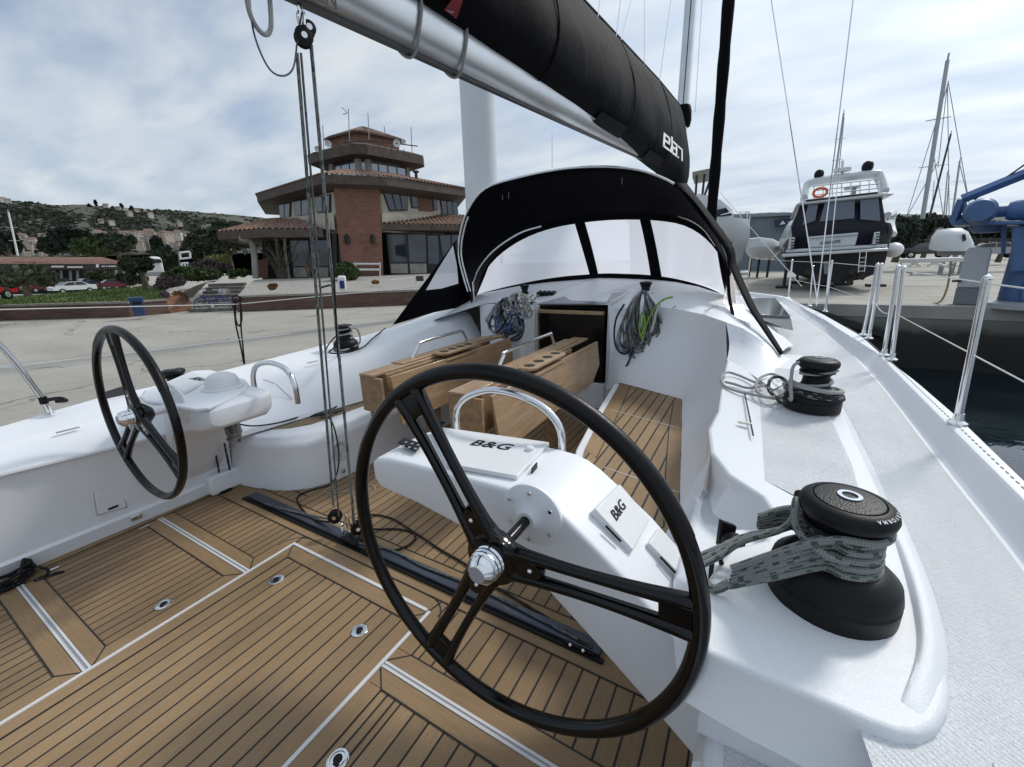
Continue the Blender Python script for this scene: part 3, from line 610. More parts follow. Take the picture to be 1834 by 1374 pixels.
# coachroof and cabin top
T2 = [(-4.05, 4.5, .85), zp(780, 572, 1.0), zp(830, 556, 1.1), zp(868, 544, 1.17), zp(920, 540, 1.19), zp(955, 541, 1.19), (-1.8, 4.42, 1.2)] + [zp(*t) for t in T] + rowA[1:5]
def base_pt(x, y): q = PY(x, y, 5.4); return Vector(cl(q))
B2 = [(-4.15, 4.9, .9), Vector((-3.85, 5.3, 1.1)), base_pt(860, 526), base_pt(880, 522), base_pt(930, 512), base_pt(985, 505), base_pt(1050, 500), base_pt(1070, 498), base_pt(1090, 498), base_pt(1120, 499), base_pt(1170, 501), base_pt(1210, 505), base_pt(1250, 513), base_pt(1290, 526),
      Vector((-.02, 5.2, 1.05)), Vector((.12, 5.0, .98)), Vector((.25, 4.8, .90)), Vector((.36, 4.6, .84))]
B3 = [(-4.15, 5.3, .9)] + [Vector((v[0]*.93-.12, v[1]+1.0 if v[1] > 5.3 else v[1]+.7, v[2]-.02)) for v in B2[1:14]] + [Vector((-.1, 6.2, 1.0)), Vector((.0, 6.2, .92)), Vector((.12, 6.2, .86)), Vector((.2, 6.2, .84))]
B4 = [(-3.9, 8.5, .92)] + [Vector((lerp(-3.6, -.7, i/12), 9.4, 1.16-.9*(i/12-.5)**2)) for i in range(13)] + [Vector((-.55, 9.2, .97)), Vector((-.5, 9.2, .93)), Vector((-.45, 9.2, .915)), Vector((-.4, 9.2, .91))]
m = MB()
rows = [[Vector(a).lerp(Vector(b), t)+Vector((0, 0, .02*sin(pi*t))) for a, b in zip(T2, B2)] for t in np.linspace(0, 1, 6)]
rows += [[Vector(a).lerp(Vector(b), t) for a, b in zip(B2, B3)] for t in (.3, .6, 1)] + [[Vector(a).lerp(Vector(b), t) for a, b in zip(B3, B4)] for t in (.5, 1)]
m.grid(rows)
m.build('cabin_top', GEL, Y, angle=60)
# bulkhead around the companionway
m = MB()
m.bx(-3.05, -2.215, 4.43, 4.50, -.02, 1.165); m.bx(-1.375, -1.0, 4.44, 4.50, -.02, 1.17); m.bx(-2.215, -1.375, 4.43, 4.50, -.02, .30)
m.build('bulkhead', GEL, Y, bevel=.01)
m = MB().slab([(-2.62, 4.38, -.02), (-2.52, 4.16, -.02), (-2.30, 4.16, -.02), (-2.215, 4.38, -.02)], (0, 0, 1.17)); m.build('companionway_jamb', GEL, Y, bevel=.035, bseg=4)
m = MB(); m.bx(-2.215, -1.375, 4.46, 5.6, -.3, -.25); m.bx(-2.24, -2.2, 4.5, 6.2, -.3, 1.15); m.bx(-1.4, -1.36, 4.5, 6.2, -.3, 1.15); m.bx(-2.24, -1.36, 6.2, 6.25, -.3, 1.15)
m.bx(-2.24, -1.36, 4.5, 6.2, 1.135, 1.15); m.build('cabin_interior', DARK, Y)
m = MB(); m.bx(-2.185, -1.40, 4.425, 4.435, .32, 1.085); cw = m.build('companionway_door', mat('smoked_acrylic', (.006, .005, .005), .25, spec=.3), Y)
m = MB(); m.bx(-2.214, -2.202, 4.42, 4.47, .30, 1.12); m.build('door_frame', WOODE, cw)
m = MB(); m.bx(-2.19, -1.40, 4.36, 4.44, 1.085, 1.125); m.build('threshold_board', WOOD, cw, bevel=.006)
m = MB(); m.bx(-1.62, -1.585, 4.38, 4.45, .23, .36); m.build('door_latch', STEEL, cw, bevel=.005)
hq = [PY(966, 547, 4.52), PY(1042, 525, 5.0), PY(1128, 525, 5.0), PY(1086, 547, 4.52)]
hg = MB().slab([Vector(cl(CAM+(v-CAM)*.972)) for v in hq], (0, -.01, .02)).build('sliding_hatch', mat('hatch_grey', (.20, .21, .23), .25), Y, bevel=.004)
MB().tube([Vector(cl(CAM+(v-CAM)*.972)) for v in (PY(955, 546, 4.5), PY(1040, 521, 5.02), PY(1130, 521, 5.02), PY(1093, 543, 4.5))], .016, 8).build('hatch_garage', GEL, hg)
# clutches, vents and lines on the cabin top
for (px, py, zz, w) in ((980, 524, 1.27, .24), (1187, 527, 1.27, .24)):
    q = PY(px, py+4, 4.8)
    m = MB()
    for k in range(4): m.box((q[0]-.09+.06*k, q[1], q[2]-.01), (.05, .16, .10))
    cj = m.build('rope_clutch', BPL, Y, bevel=.012)
    m = MB()
    for k in range(4): m.box((q[0]-.09+.06*k, q[1]-.04, q[2]+.035), (.03, .1, .015), Matrix.Rotation(.25, 3, 'X'))
    m.build('clutch_lever', RUB, cj, bevel=.004)
m = MB()
for a in ((1247, 547), (1254, 544)):
    q = Z(*a, 1.205); m.lathe([(.017, 0), (.017, .004), (.0001, .004)], (q[0], q[1], 1.203), seg=14)
m.build('cabin_vent', RUB, Y)
m = MB()
for pl_ in (((1205, 551), (1232, 536)), ((1205, 538), (1285, 549)), ((1190, 545), (1215, 533)), ((1262, 557), (1280, 548))):
    q = [Vector(zp(*p, 1.213)) for p in pl_]; m.tube(q, .0045, 6)
m.build('locker_joint', GREYP, Y)
q = [PY(1225, 514, 5.25), PY(1275, 522, 5.1), PY(1291, 545, 4.7)]
m = MB().tube(smooth_path([Z(1222, 515, 1.30), Z(1262, 521, 1.27), Z(1284, 534, 1.235), Z(1291, 552, 1.19)], 6), .012, 8); m.build('grab_handle', WHITEP, Y)
# locker lid joint and pull on the starboard coaming
m = MB(); m.tube([zp(1333, 702, .915), zp(1341, 740, .905), zp(1349, 780, .893)], .0035, 6); m.build('lid_joint', RUB, Y)
q = zp(1334, 758, .90); m = MB(); m.lathe([(.03, 0), (.03, .005), (.027, .007), (.0001, .007)], (q[0], q[1], .898), seg=24, ey=.4, ex=1.); m.build('lid_pull', mat('cream_plastic', (.62, .60, .50), .4), Y)
# coachroof window, starboard
a = [zp(1338, 538, 1.03), zp(1388, 537, 1.02), zp(1415, 571, 1.0), zp(1350, 568, 1.04)]
wn = MB().slab(a, (0, 0, .03)).build('coachroof_window', mat('smoked_window', (.12, .125, .13), .12, spec=.6), Y, bevel=.004)
b_ = [Vector(a[3])+Vector((0, 0, .0)), Vector(a[2]), Vector(zp(1419, 592, .90)), Vector(zp(1378, 583, .93))]
MB().slab(b_, (.01, .03, 0)).build('window_side', mat('smoked_window', (.1,)*3), wn)
# ------------------------------------------------------------------ helm pedestals
def pedestal(mir, name='helm_pedestal'):
    # sections from the inboard tip to the side: (X, ztop, zbot, Yaft, Yfwd)
    secs = [(-1.285, .86, .80, 1.06, 1.20), (-1.275, .89, .78, 1.035, 1.27), (-1.24, .915, .765, 1.02, 1.32), (-1.18, .93, .755, 1.02, 1.36), (-1.05, .937, .745, 1.02, 1.38), (-.80, .942, .70, 1.02, 1.38), (-.60, .945, .63, 1.02, 1.38), (-.53, .940, .60, 1.02, 1.38), (-.48, .927, .57, 1.02, 1.38),
            (-.43, .90, .53, 1.02, 1.38), (-.34, .835, .46, 1.02, 1.38), (-.23, .75, .37, 1.02, 1.38), (-.11, .635, .27, 1.02, 1.38), (.005, .48, .17, 1.02, 1.38), (.10, .36, .05, 1.02, 1.38)]
    if mir: secs = [(-2.60, .885, .81, 1.06, 1.36), (-2.607, .893, .785, 1.04, 1.385), (-2.63, .900, .765, 1.025, 1.41), (-2.70, .903, .74, 1.02, 1.43), (-2.85, .905, .71, 1.02, 1.44), (-3.0, .905, .68, 1.02, 1.44), (-3.15, .90, .62, 1.02, 1.44), (-3.25, .90, .52, 1.03, 1.44), (-3.33, .898, .36, 1.06, 1.42), (-3.45, .893, .20, 1.08, 1.40), (-3.60, .87, .1, 1.08, 1.40), (-3.75, .72, .05, 1.02, 1.44)]
    rows = []; c = .019; arcs = [(0, 0)]
    for (x, zt, zb, ya, yf) in secs:
        k = min(c, (zt-zb)*.4); row = []
        for a in (180, 162, 145, 128, 112, 90): row.append((x, ya+k+k*cos(radians(a)), zt-k+k*sin(radians(a))))
        for a in (90, 68, 52, 35, 18, 0): row.append((x, yf-k+k*cos(radians(a)), zt-k+k*sin(radians(a))))
        q = min(.05, (zt-zb)*.3)
        row += [(x, yf, zb+q*1.6), (x, yf-.012, zb+q*.8), (x, yf-.05, zb), (x, ya+.045, zb), (x, ya+.010, zb+q*.5), (x, ya, zb+q)]
        rows.append(row)
    m = MB().grid(rows, closev=True); n = 18; m.f.append(tuple(range(n))); m.m.append(0)
    p = m.build(name, GEL, Y, angle=30)
    return p, (lambda x: 2*XC-x if mir else x), 0, (0.0)
PV = CAM+(np.array((-3.136, .883, .831))-CAM)*.925; PV = Vector(cl(PV))
for mir in (False, True):
    p, mx, dz, dy = pedestal(mir)
    # flange and shaft
    hub = Vector((-.539, .794, .879)) if not mir else PV
    Mr = Matrix.Rotation(pi/2, 3, 'X')
    m = MB().lathe([(.105, -.004), (.105, .008), (.098, .014), (.06, .020), (.036, .036), (.028, .045), (.0001, .046)], (hub.x, 1.022+dy, hub.z), Mr, 36); fl = m.build('shaft_flange', GEL, p); MB().tube([Vector((hub.x, 1.022+dy, hub.z)), Vector((hub.x, hub.y+.03, hub.z))], .024 if mir else .017, 16).build('wheel_shaft', GEL if mir else BLACK, p)
    m = MB()
    for k in range(6):
        a = k*pi/3+.5; m.lathe([(.007, 0), (.006, .004), (.0001, .004)], (hub.x+.083*cos(a), 1.003+dy, hub.z+.083*sin(a)), Mr, 10)
    m.build('screw', STEEL, p)
    # grab rail
    zt = .94+dz
    if not mir: gp = [(-1.12, 1.40, .88), (-1.12, 1.40, 1.00), (-1.07, 1.405, 1.075), (-.98, 1.41, 1.12), (-.90, 1.41, 1.135), (-.78, 1.41, 1.125), (-.67, 1.405, 1.085), (-.605, 1.40, 1.01), (-.60, 1.40, .88)]
    else: gp = [(mx(-1.12), 1.45, .84), (mx(-1.12), 1.45, .96), (mx(-1.07), 1.455, 1.035), (mx(-.98), 1.46, 1.07), (mx(-.85), 1.46, 1.075), (mx(-.72), 1.455, 1.04), (mx(-.66), 1.45, .96), (mx(-.65), 1.45, .84)]
    MB().tube(smooth_path(gp, 4), .0165, 14).build('grab_rail', STEEL, p)
    if not mir:
        # instrument lid with lettering, small button, engine panel, switch
        A, B_, C_, D_ = [Z(*q, .945) for q in ((768, 768), (984, 799), (926, 861), (800, 838))]
        lid = MB().slab([A, B_, C_, D_], (0, 0, .018)).build('instrument_cover', WHITEP, p, bevel=.004, bseg=2)
        c = Z(878, 797, .964); xd = Z(907, 801, .964)-Z(848, 793, .964)
        text_mesh('B&G', .075, frame(c, xd, (0, 1, 0)), BPL, 'lettering', lid, .0008, True, .25, 1.05, 1.15)
        q = Z(949, 806, .963); MB().lathe([(.016, 0), (.016, .012), (.012, .016), (.0001, .017)], (q[0], q[1], .962), seg=18).build('button', WHITEP, lid)
        m = MB(); q = Z(957, 834, .965); m.box((q[0], q[1], .955), (.004, .05, .022), Matrix.Rotation(.1, 3, 'Z')); m.build('slot', BPL, lid)
        pn = MB().slab([Z(*q, .948) for q in ((712, 795), (724, 786), (757, 797), (745, 811))], (0, 0, .008)).build('switch_panel', BPL, p, bevel=.004)
        m = MB()
        for i in range(2):
            for j in range(3):
                q = Z(722+j*11+i*5, 799+j*2.5-i*6.5, .957); m.lathe([(.006, 0), (.006, .003), (.0001, .003)], (q[0], q[1], .956), seg=10)
        m.build('button', GREYP, pn)
        q = Z(789, 770, .95); m = MB(); m.lathe([(.024, 0), (.022, .01), (.012, .014), (.010, .035), (.014, .045), (.0001, .045)], (q[0], q[1], .94), seg=16); m.box((q[0], q[1]+.005, .985), (.045, .012, .012)); m.build('throttle_knob', BPL, p, bevel=.002)
        # two angled instruments on the slope
        def slp(px, py, off=0.):
            # point on the sloped top face through the sections (-.34,.835) (-.11,.635)
            nrm = np.array([.20, 0, .23]); nrm = nrm/np.linalg.norm(nrm); P0 = np.array([-.23, 1.2, .745])+nrm*off; d = ray(px, py); t = ((P0-CAM)@nrm)/(d@nrm); return CAM+d*t
        nrm = Vector((.2, 0, .23)).normalized()
        sA = [slp(*q, .012) for q in ((1062, 914), (1107, 869), (1161, 932), (1130, 989))]
        i1_ = MB().slab([Vector(cl(v))-nrm*.02 for v in sA], nrm*.03).build('instrument_cover', WHITEP, p, bevel=.004)
        c = slp(1108, 914, .024); xd = slp(1115, 902, .024)-slp(1101, 922, .024)
        text_mesh('B&G', .048, frame(c, xd, nrm.cross(Vector(cl(xd)))), BPL, 'lettering', i1_, .0008, True, .2, 1.05, 1.1)
        sB = [slp(*q, .012) for q in ((1158, 975), (1178, 947), (1240, 1022), (1232, 1050))]
        MB().slab([Vector(cl(v))-nrm*.02 for v in sB], nrm*.03).build('instrument_cover', WHITEP, p, bevel=.004)
        m = MB()
        for q0, q1 in (((1085, 942), (1112, 970)), ((1183, 998), (1209, 1026))): MB().tube([slp(*q0, .02), slp(*q1, .02)], .004, 6).build('slot', BPL, p)
    else:
        # compass dome and instrument box
        z0 = .907
        tq = [Z(*q, .900) for q in ((252, 716), (262, 706), (345, 669), (378, 667), (440, 684), (446, 692), (441, 703), (376, 736), (352, 739), (262, 724))]
        MB().slab(tq, (0, 0, .022)).build('pedestal_top', GEL, p, bevel=.008, bseg=3); z0 = .924
        lid = MB().slab([Z(*q, z0) for q in ((300, 690), (345, 669), (372, 684), (330, 707))], (0, 0, .02)).build('instrument_cover', WHITEP, p, bevel=.004)
        c = Z(355, 679, z0+.021); xd = Z(366, 681, z0+.02)-Z(344, 677, z0+.02)
        text_mesh('B&G', .075, frame(c, xd, (0, 1, 0)), BPL, 'lettering', lid, .0008, True, .25, 1.05, 1.1)
        q = Z(400, 694, z0)
        cp = MB().lathe([(.12, 0), (.118, .012), (.10, .02), (.095, .05), (.08, .08), (.05, .098), (.0001, .104)], (q[0], q[1], z0-.004), seg=30).build('compass', WHITEP, p)
# ------------------------------------------------------------------ steering wheels
def wheel(hub, ang, name='steering_wheel', R=.52):
    hub = Vector(hub); til = .02
    e1 = Vector((1, 0, 0)); e2 = Vector((0, sin(til), cos(til))); nn = Vector((0, -cos(til), sin(til)))
    def P(r, a, o=0.): return hub + e1*(r*cos(a)) + e2*(r*sin(a)) + nn*o
    m = MB().tube([P(R, 2*pi*i/120) for i in range(120)], .0205, 16, closed=True)
    w = m.build(name, BLACK, Y)
    # stitched leather grip on the upper arc
    m = MB(); a0, a1 = radians(25), radians(130); k = 60
    m.tube([P(R, lerp(a0, a1, i/k)) for i in range(k+1)], [.0218]*(k+1), 16)
    m.build('grip', mat('grip_leather', (.005, .005, .0055), .34, spec=.25, bump=.10, bscale=260), w)
    for a in ang:
        a = radians(a); m = MB(); t = Vector(e1*(-sin(a))+e2*cos(a))
        for s in (-1, 1):
            pts = []
            for i in range(11):
                u = i/10; r = lerp(.045, R-.012, u); off = s*(.030+.012*(abs(u-.45)*1.6)**2); pts.append(P(r, a)+t*off)
            m.tube(pts, [.022-.005*sin(pi*i/10) for i in range(11)], 10, sy=.85)
        for r0, r1, w0, w1 in ((.03, .14, .066, .030), (R-.085, R-.006, .026, .046)):
            pts = [P(r0, a), P(r1, a)]
            m.slab([P(r0, a, .010)+t*w0, P(r1, a, .010)+t*w1, P(r1, a, .010)-t*w1, P(r0, a, .010)-t*w0], nn*-.02)
        sp = m.build('spoke', BLACK, w, bevel=.003)
        MB().sphere(P(.118, a, .012), .0075).build('bolt', STEEL, sp)
    Mh = Matrix((e1, e2, nn)).transposed()
    angs = sorted(radians(a) % (2*pi) for a in ang); bo = []
    for k in range(48):
        t = 2*pi*k/48; dm = min(abs((t-a+pi) % (2*pi)-pi) for a in angs); bo.append(P(.078+.082*max(0, 1-dm/.75)**1.4, t, .0))
    bs = MB().grid([[p+nn*.013 for p in bo], [hub+(p-hub)*1.03+nn*.0 for p in bo], [p-nn*.018 for p in bo]], closev=True); nb2 = 48; bs.f.append(tuple(range(nb2))); bs.m.append(0); bs.f.append(tuple(range(2*nb2, 3*nb2))); bs.m.append(0)
    bs.build('boss', BLACK, w, angle=60)
    m = MB().lathe([(.03, -.07), (.06, -.04), (.082, -.015), (.078, .010), (.062, .019), (.0001, .019)], hub, Mh, 32); m.build('hub', BLACK, w)
    prof = [(.044, .016), (.046, .022), (.042, .026), (.046, .031), (.046, .036), (.041, .040), (.045, .045), (.045, .049), (.039, .053), (.043, .058), (.040, .070), (.026, .082), (.024, .084), (.0001, .084)]
    hc = MB().lathe(prof, hub, Mh, 40).build('hub_cap', CHROME, w)
    MB().lathe([(.0235, .0842), (.0235, .0852), (.0001, .0856)], hub, Mh, 28).build('badge', GREYP, hc)
    return w
wheel((-.539, .794, .879), (122, 4, 243))
wheel(PV, (96, -31, 219), R=.481)
# ------------------------------------------------------------------ winches
def winch(c, s=1., name='winch', parent=None, big=True):
    x, y, z = c
    sk = .135 if big else .105
    prof = [(sk, 0), (sk, .045), (sk-.004, .05), (sk-.004, .052), (sk, .056), (sk-.006, .085), (sk-.03, .108), (.088, .118), (.0001, .118)]
    b = MB().lathe([(r*s, h*s) for r, h in prof], c, seg=40).build(name, RUB, parent or Y)
    prof = [(.082, .108), (.076, .120), (.064, .142), (.061, .175), (.065, .192), (.076, .201), (.083, .205), (.081, .212), (.070, .216), (.070, .221), (.082, .225), (.086, .231), (.076, .235), (.0001, .235)]
    MB().lathe([(r*s, h*s) for r, h in prof], c, seg=40).build('drum', BPL, b)
    prof = [(.082, .231), (.093, .239), (.096, .252), (.092, .266), (.083, .274), (.071, .277), (.069, .2735), (.0001, .2735)]
    MB().lathe([(r*s, h*s) for r, h in prof], c, seg=44).build('cap', RUB, b)
    MB().lathe([(.069*s, .2735*s), (.066*s, .278*s), (.03*s, .283*s), (.0001, .283*s)], c, seg=36).build('cap_plate', WETCAP, b)
    MB().lathe([(.024*s, .281*s), (.024*s, .287*s), (.0155*s, .287*s), (.015*s, .279*s), (.0001, .279*s)], c, seg=28).build('socket', STEEL, b)
    MB().lathe([(.0135*s, .2795*s), (.0135*s, .2805*s), (.0001, .2805*s)], c, seg=8).build('socket_hole', DARK, b)
    m = MB().box((x-.072*s, y+.03*s, z+.243*s), (.055*s, .04*s, .03*s), Matrix.Rotation(.5, 3, 'Z')); m.build('self_tailing_arm', RUB, b, bevel=.01)
    return b
W1 = winch((.245, 1.125, .824))
c = (.245, 1.125, .824)
Mt = frame((0, 0, 0), (1, 0, 0), (0, 1, 0))
wl_c = Vector((.245, 1.125, .824+.276))
txt = 'PERFORMA'
for i, ch in enumerate(txt):
    a = radians(-4-i*8.2); q = Vector((.245, 1.125, .824+.2725))+Vector((cos(a), sin(a), 0))*.0862
    text_mesh(ch, .012, frame(q, (sin(a), -cos(a), 0), (cos(a)*.9, sin(a)*.9, -.42)), WHITEP, 'lettering', W1, .0008, True)
W2 = winch((.315, 2.52, .892), .93)
W3 = winch((-3.76, 2.9, .81), .95)
wa = Z(327, 667, .88); W4 = winch((-3.80, 1.35, .72), .8)
q = PY(940, 530, 4.85); W5 = winch((q[0], 4.85, 1.205), .62, big=False)
q = PY(1156, 520, 4.85); W6 = winch((q[0], 4.85, 1.215), .72, big=False)
# ------------------------------------------------------------------ cockpit tables
def table(x0, x1, y0, y1, zt, zr_, name='cockpit_table'):
    xm = (x0+x1)/2
    m = MB().bx(xm-.055, xm+.055, y0+.12, y1-.5, zt-.30, zt-.02); m.bx(xm-.05, xm+.05, y0+.6, y0+.72, 0, zt-.25); m.bx(xm-.05, xm+.05, y1-.9, y1-.78, 0, zt-.25); body = m.build(name, WOODE, Y, bevel=.006)
    m = MB().bx(x0, xm+.03, y0, y1, zt-.022, zt); m.bx(x0-.015, xm, y0+.35, y1-.2, zt+.001, zt+.012); m.build('table_top', WOOD, body, bevel=.005)
    for (xa, sgn) in ((x0-.012, -1), (x1, 1)):
        yy0, yy1 = y0+.08, y1-.05
        tl = .035*sgn
        P = [(xa, yy0, zt-.02), (xa, yy1, zt-.02), (xa+tl*.8, yy1, zt-.26), (xa+tl, yy1-.22, zt-.40), (xa+tl, yy0+.04, zt-.42)]
        MB().slab(P, (.022*sgn, 0, 0)).build('table_leaf', WOOD, body, bevel=.005)
    m = MB().bx(x0+.0, x1-.005, y0+.005, y0+.03, zt-.30, zt-.024); m.build('end_board', WOODE, body, bevel=.004)
    # cup holder tray
    ya, yb = zr_; xh = x1-.01; m = MB()
    nH = 4; L_ = yb-ya
    outer = [(xh-.10, ya+.04), (xh-.06, ya), (xh+.02, ya), (xh+.05, ya+.05), (xh+.05, yb-.05), (xh+.02, yb), (xh-.06, yb), (xh-.10, yb-.04)]
    m.prism(outer, zt+.012, zt+.034); cu = m.build('cup_holder', WOOD, body, bevel=.004)
    m = MB().prism([(lerp(xh-.02, a[0], .93), lerp((ya+yb)/2, a[1], .97)) for a in outer], zt-.045, zt-.03); m.build('holder_base', WOODE, cu, bevel=.004)
    m = MB()
    for k in range(nH):
        yy = ya+.09+(L_-.18)*k/(nH-1)
        m.lathe([(.043, 0), (.043, .0012), (.0001, .0012)], (xh-.025, yy, zt+.0338), seg=24)
    m.build('cup_opening', DARK, cu)
    m = MB(); xg = x0+.03
    gy0, gy1 = y0+.55, y1-.55
    m.tube(smooth_path([(xg, gy0, zt), (xg, gy0+.10, zt+.10), (xg, gy0+.16, zt+.125), (xg, gy1-.16, zt+.135), (xg, gy1-.08, zt+.12), (xg, gy1, zt)], 5), .014, 12); m.build('grab_rail', STEEL, body)
table(-2.56, -2.33, 2.05, 3.98, .875, (2.75, 3.3))
table(-1.62, -1.36, 1.95, 4.08, .885, (2.55, 3.2))
# ------------------------------------------------------------------ mast, boom, sail bag, standing rigging
def bz(y): return 2.60+.075*y        # underside of the boom along Y
m = MB(); rows = []
for yy in np.linspace(-1.2, 10.2, 24):
    z0 = bz(yy); row = []
    for k in range(20):
        a = 2*pi*k/20; row.append((XC+.095*cos(a), yy, z0+.15+.15*sin(a)*(1 if sin(a) > 0 else .95)))
    rows.append(row)
m.grid(rows, closev=True); boom = m.build('boom', ALU, Y)
m = MB().slab([(XC-.018, -1.2, bz(-1.2)-.006), (XC-.018, 10.2, bz(10.2)-.006), (XC+.018, 10.2, bz(10.2)-.006), (XC+.018, -1.2, bz(-1.2)-.006)], (0, 0, .02)); m.build('boom_groove', mat('groove_black', (.03, .03, .03), .5), boom)
rows = []
prng = random.Random(5)
def bagdim(yy):
    dr = np.interp(yy, [1.5, 3, 4, 7, 9, 10.4], [0, .05, .08, .2, .34, .85]); return bz(yy)+.20-dr, np.interp(yy, [-1.2, 2, 4, 8, 9.9, 10.5], [.85, .86, .88, 1.02, 1.04, .9])+dr, np.interp(yy, [-1.2, 4, 9.9, 10.3, 10.55], [.27, .28, .29, .25, .10])
for i, yy in enumerate(np.linspace(-1.2, 10.55, 60)):
    z0, hgt, wd = bagdim(yy); row = []
    for k in range(28):
        a = 2*pi*k/28; s_ = sin(a); cx_ = cos(a)
        rr = 1+.09*noise.noise(Vector((cx_*1.5, yy*1.9, s_*1.5)))+.05*noise.noise(Vector((cx_*3, yy*5.3, s_*4)))+.015*sin(yy*9+s_*3)
        zz = .5+.5*s_
        wmod = wd*(1-.62*zz**1.6)*(1.0 if zz > .12 else .75+.25*zz/.12)
        row.append((XC+wmod*cx_*rr*1.12, yy, z0+hgt*zz*(.97+.03*rr)))
    rows.append(row)
m = MB().grid(rows, closev=True); m.f.append(tuple(range(28))); m.m.append(0); m.f.append(tuple(range(59*28, 60*28))[::-1]); m.m.append(0)
bag = m.build('sail_bag', CLOTH, Y, angle=70)
for yy in (3.4, 5.6, 7.9):
    z0, hgt, wd = bagdim(yy); pts = []
    for k in range(-6, 8):
        a = pi*k/14; s_ = sin(a); zz = .5+.5*s_; wm = wd*(1-.62*zz**1.6)*(1.0 if zz > .12 else .75+.25*zz/.12); pts.append((XC+wm*cos(a)*1.13+.004, yy, z0+hgt*zz))
    MB().tube(pts, .007, 6).build('panel_seam', CLOTHG, bag)
m = MB().tube([(XC, yy, bagdim(yy)[0]+bagdim(yy)[1]+.012) for yy in np.linspace(-1.2, 10.3, 30)], .022, 8); m.build('zip_seam', CLOTH, bag)
def bagside(px, py, off=.012):
    # first crossing of the pixel's ray with the bag's starboard skin
    d = ray(px, py)
    for i in range(4000):
        t = 1+i*.004; p = CAM+d*t
        yy = p[1]
        if yy > 10.1: break
        z0, hgt, wd = bagdim(yy); wd *= 1.14
        zz = (p[2]-z0)/hgt
        if 0 < zz < 1:
            s_ = zz*2-1; wmod = wd*(1-.62*zz**1.6)*(1.0 if zz > .12 else .75+.25*zz/.12)*sqrt(max(0, 1-s_*s_))*1.0
            if p[0] < XC+wmod+off: return p
    return CAM+d*10.0
c = bagside(1213, 260); xd = bagside(1231, 268)-bagside(1195, 252); c = c-np.array(ray(1213, 260))*.12
sf = float(np.linalg.norm(bagside(1231, 268)-bagside(1195, 252)))
cvec = Vector(cl(c)); ux = Vector((0, 1, .16)).normalized(); uy = Vector((-.42, 0, 1)).normalized()
o_, ue, ve = [Vector(cl(PX(*q, -1.33))) for q in ((1187, 262), (1222, 289), (1198, 236))]; UU = ue-o_; VV = ve-o_+Vector((-.07, 0, 0))
lm_ = MB()
def lbar(u0, v0, u1, v1, w=.065):
    # one stroke of the square lettering, in the tilted frame of the word
    if abs(u1-u0) < 1e-4: q = [(u0-w/2, v0), (u0+w/2, v0), (u0+w/2, v1), (u0-w/2, v1)]
    elif abs(v1-v0) < 1e-4: q = [(u0, v0-w*1.1), (u1, v0-w*1.1), (u1, v0+w*1.1), (u0, v0+w*1.1)]
    else: q = [(u0-w/2, v0), (u0+w/2, v0), (u1+w/2, v1), (u1-w/2, v1)]
    lm_.slab([o_+UU*a+VV*b for a, b in q], (.006, 0, 0))
for st_k in ((.03, 0, .03, 1), (.0, .06, .28, .06), (.0, .94, .25, .94), (.26, .5, .26, 1), (.0, .52, .28, .52), (.34, 0, .40, .62), (.40, .6, .37, 1.25), (.38, .06, .66, .06), (.44, .94, .66, .94), (.64, 0, .64, 1), (.42, 0, .42, .5), (.42, .52, .66, .52), (.72, .94, .98, .94), (.97, 0, .97, 1), (.74, 0, .74, .12)): lbar(*st_k)
lm_.build('lettering', mat('white_print', (.78, .78, .78), .5), bag, smooth=False)
def patch(pxs, name, mt):
    P = [bagside(*q)-np.array(ray(*q))*.05 for q in pxs]; MB().slab(P, (.006, 0, 0)).build(name, mt, bag)
patch([(1078, 200), (1124, 228), (1108, 248), (1060, 220)], 'reinforcing_patch', CLOTHG)
patch([(1164, 268), (1188, 284), (1180, 300), (1150, 284)], 'reinforcing_patch', CLOTHG)
patch([(812, -4), (830, -6), (817, 33), (795, 18)], 'red_emblem', mat('red_print', (.28, .02, .03), .6))
patch([(798, 18), (812, 22), (816, 33)], 'grey_emblem', mat('grey_print', (.4, .4, .42), .6))
# lashings round the boom
for py_ in (2.02, 2.42):
    pts = [];
    for k in range(40):
        a = 2*pi*k/40; pts.append((XC+.105*cos(a), py_+.012*sin(3*a), bz(py_)+.16+.175*sin(a)))
    MB().tube(pts, .008, 8, closed=True).build('boom_lashing', R_GREY, Y)
# mast
mq = PY(1228, 200, 10.35)
m = MB(); rows = []
for zz in (.95, 6, 20, 22.5):
    rows.append([(XC+.115*cos(2*pi*k/20), 10.35+.16*sin(2*pi*k/20), zz) for k in range(20)])
m.grid(rows, closev=True); mast = m.build('mast', ALU, Y)
m = MB().bx(XC+.02, XC+.035, 10.18, 10.195, 3.5, 22); m.build('mast_track', RUB, mast)
m = MB().lathe([(.17, 4.30), (.19, 4.4), (.18, 4.58), (.15, 4.68), (.12, 4.7)], (XC, 10.33, 0), seg=18); m.build('mast_collar', CLOTH, mast)
# furled headsail on the forestay
a = Vector(cl(PX(1262, 500, XC)));
rows = []; p0 = Vector((XC, 16.4, .4)); p1 = Vector(cl(D(1305, 0, 15.6))); p0 = Vector(cl(D(1270, 440, 16.2))); dd = (p1-p0)
pts = [p0+dd*t for t in np.linspace(-.15, 1.9, 30)]
m = MB().tube(pts, [.16+.012*sin(i*2.1) for i in range(30)], 14); fs = m.build('furled_headsail', CLOTH, Y)
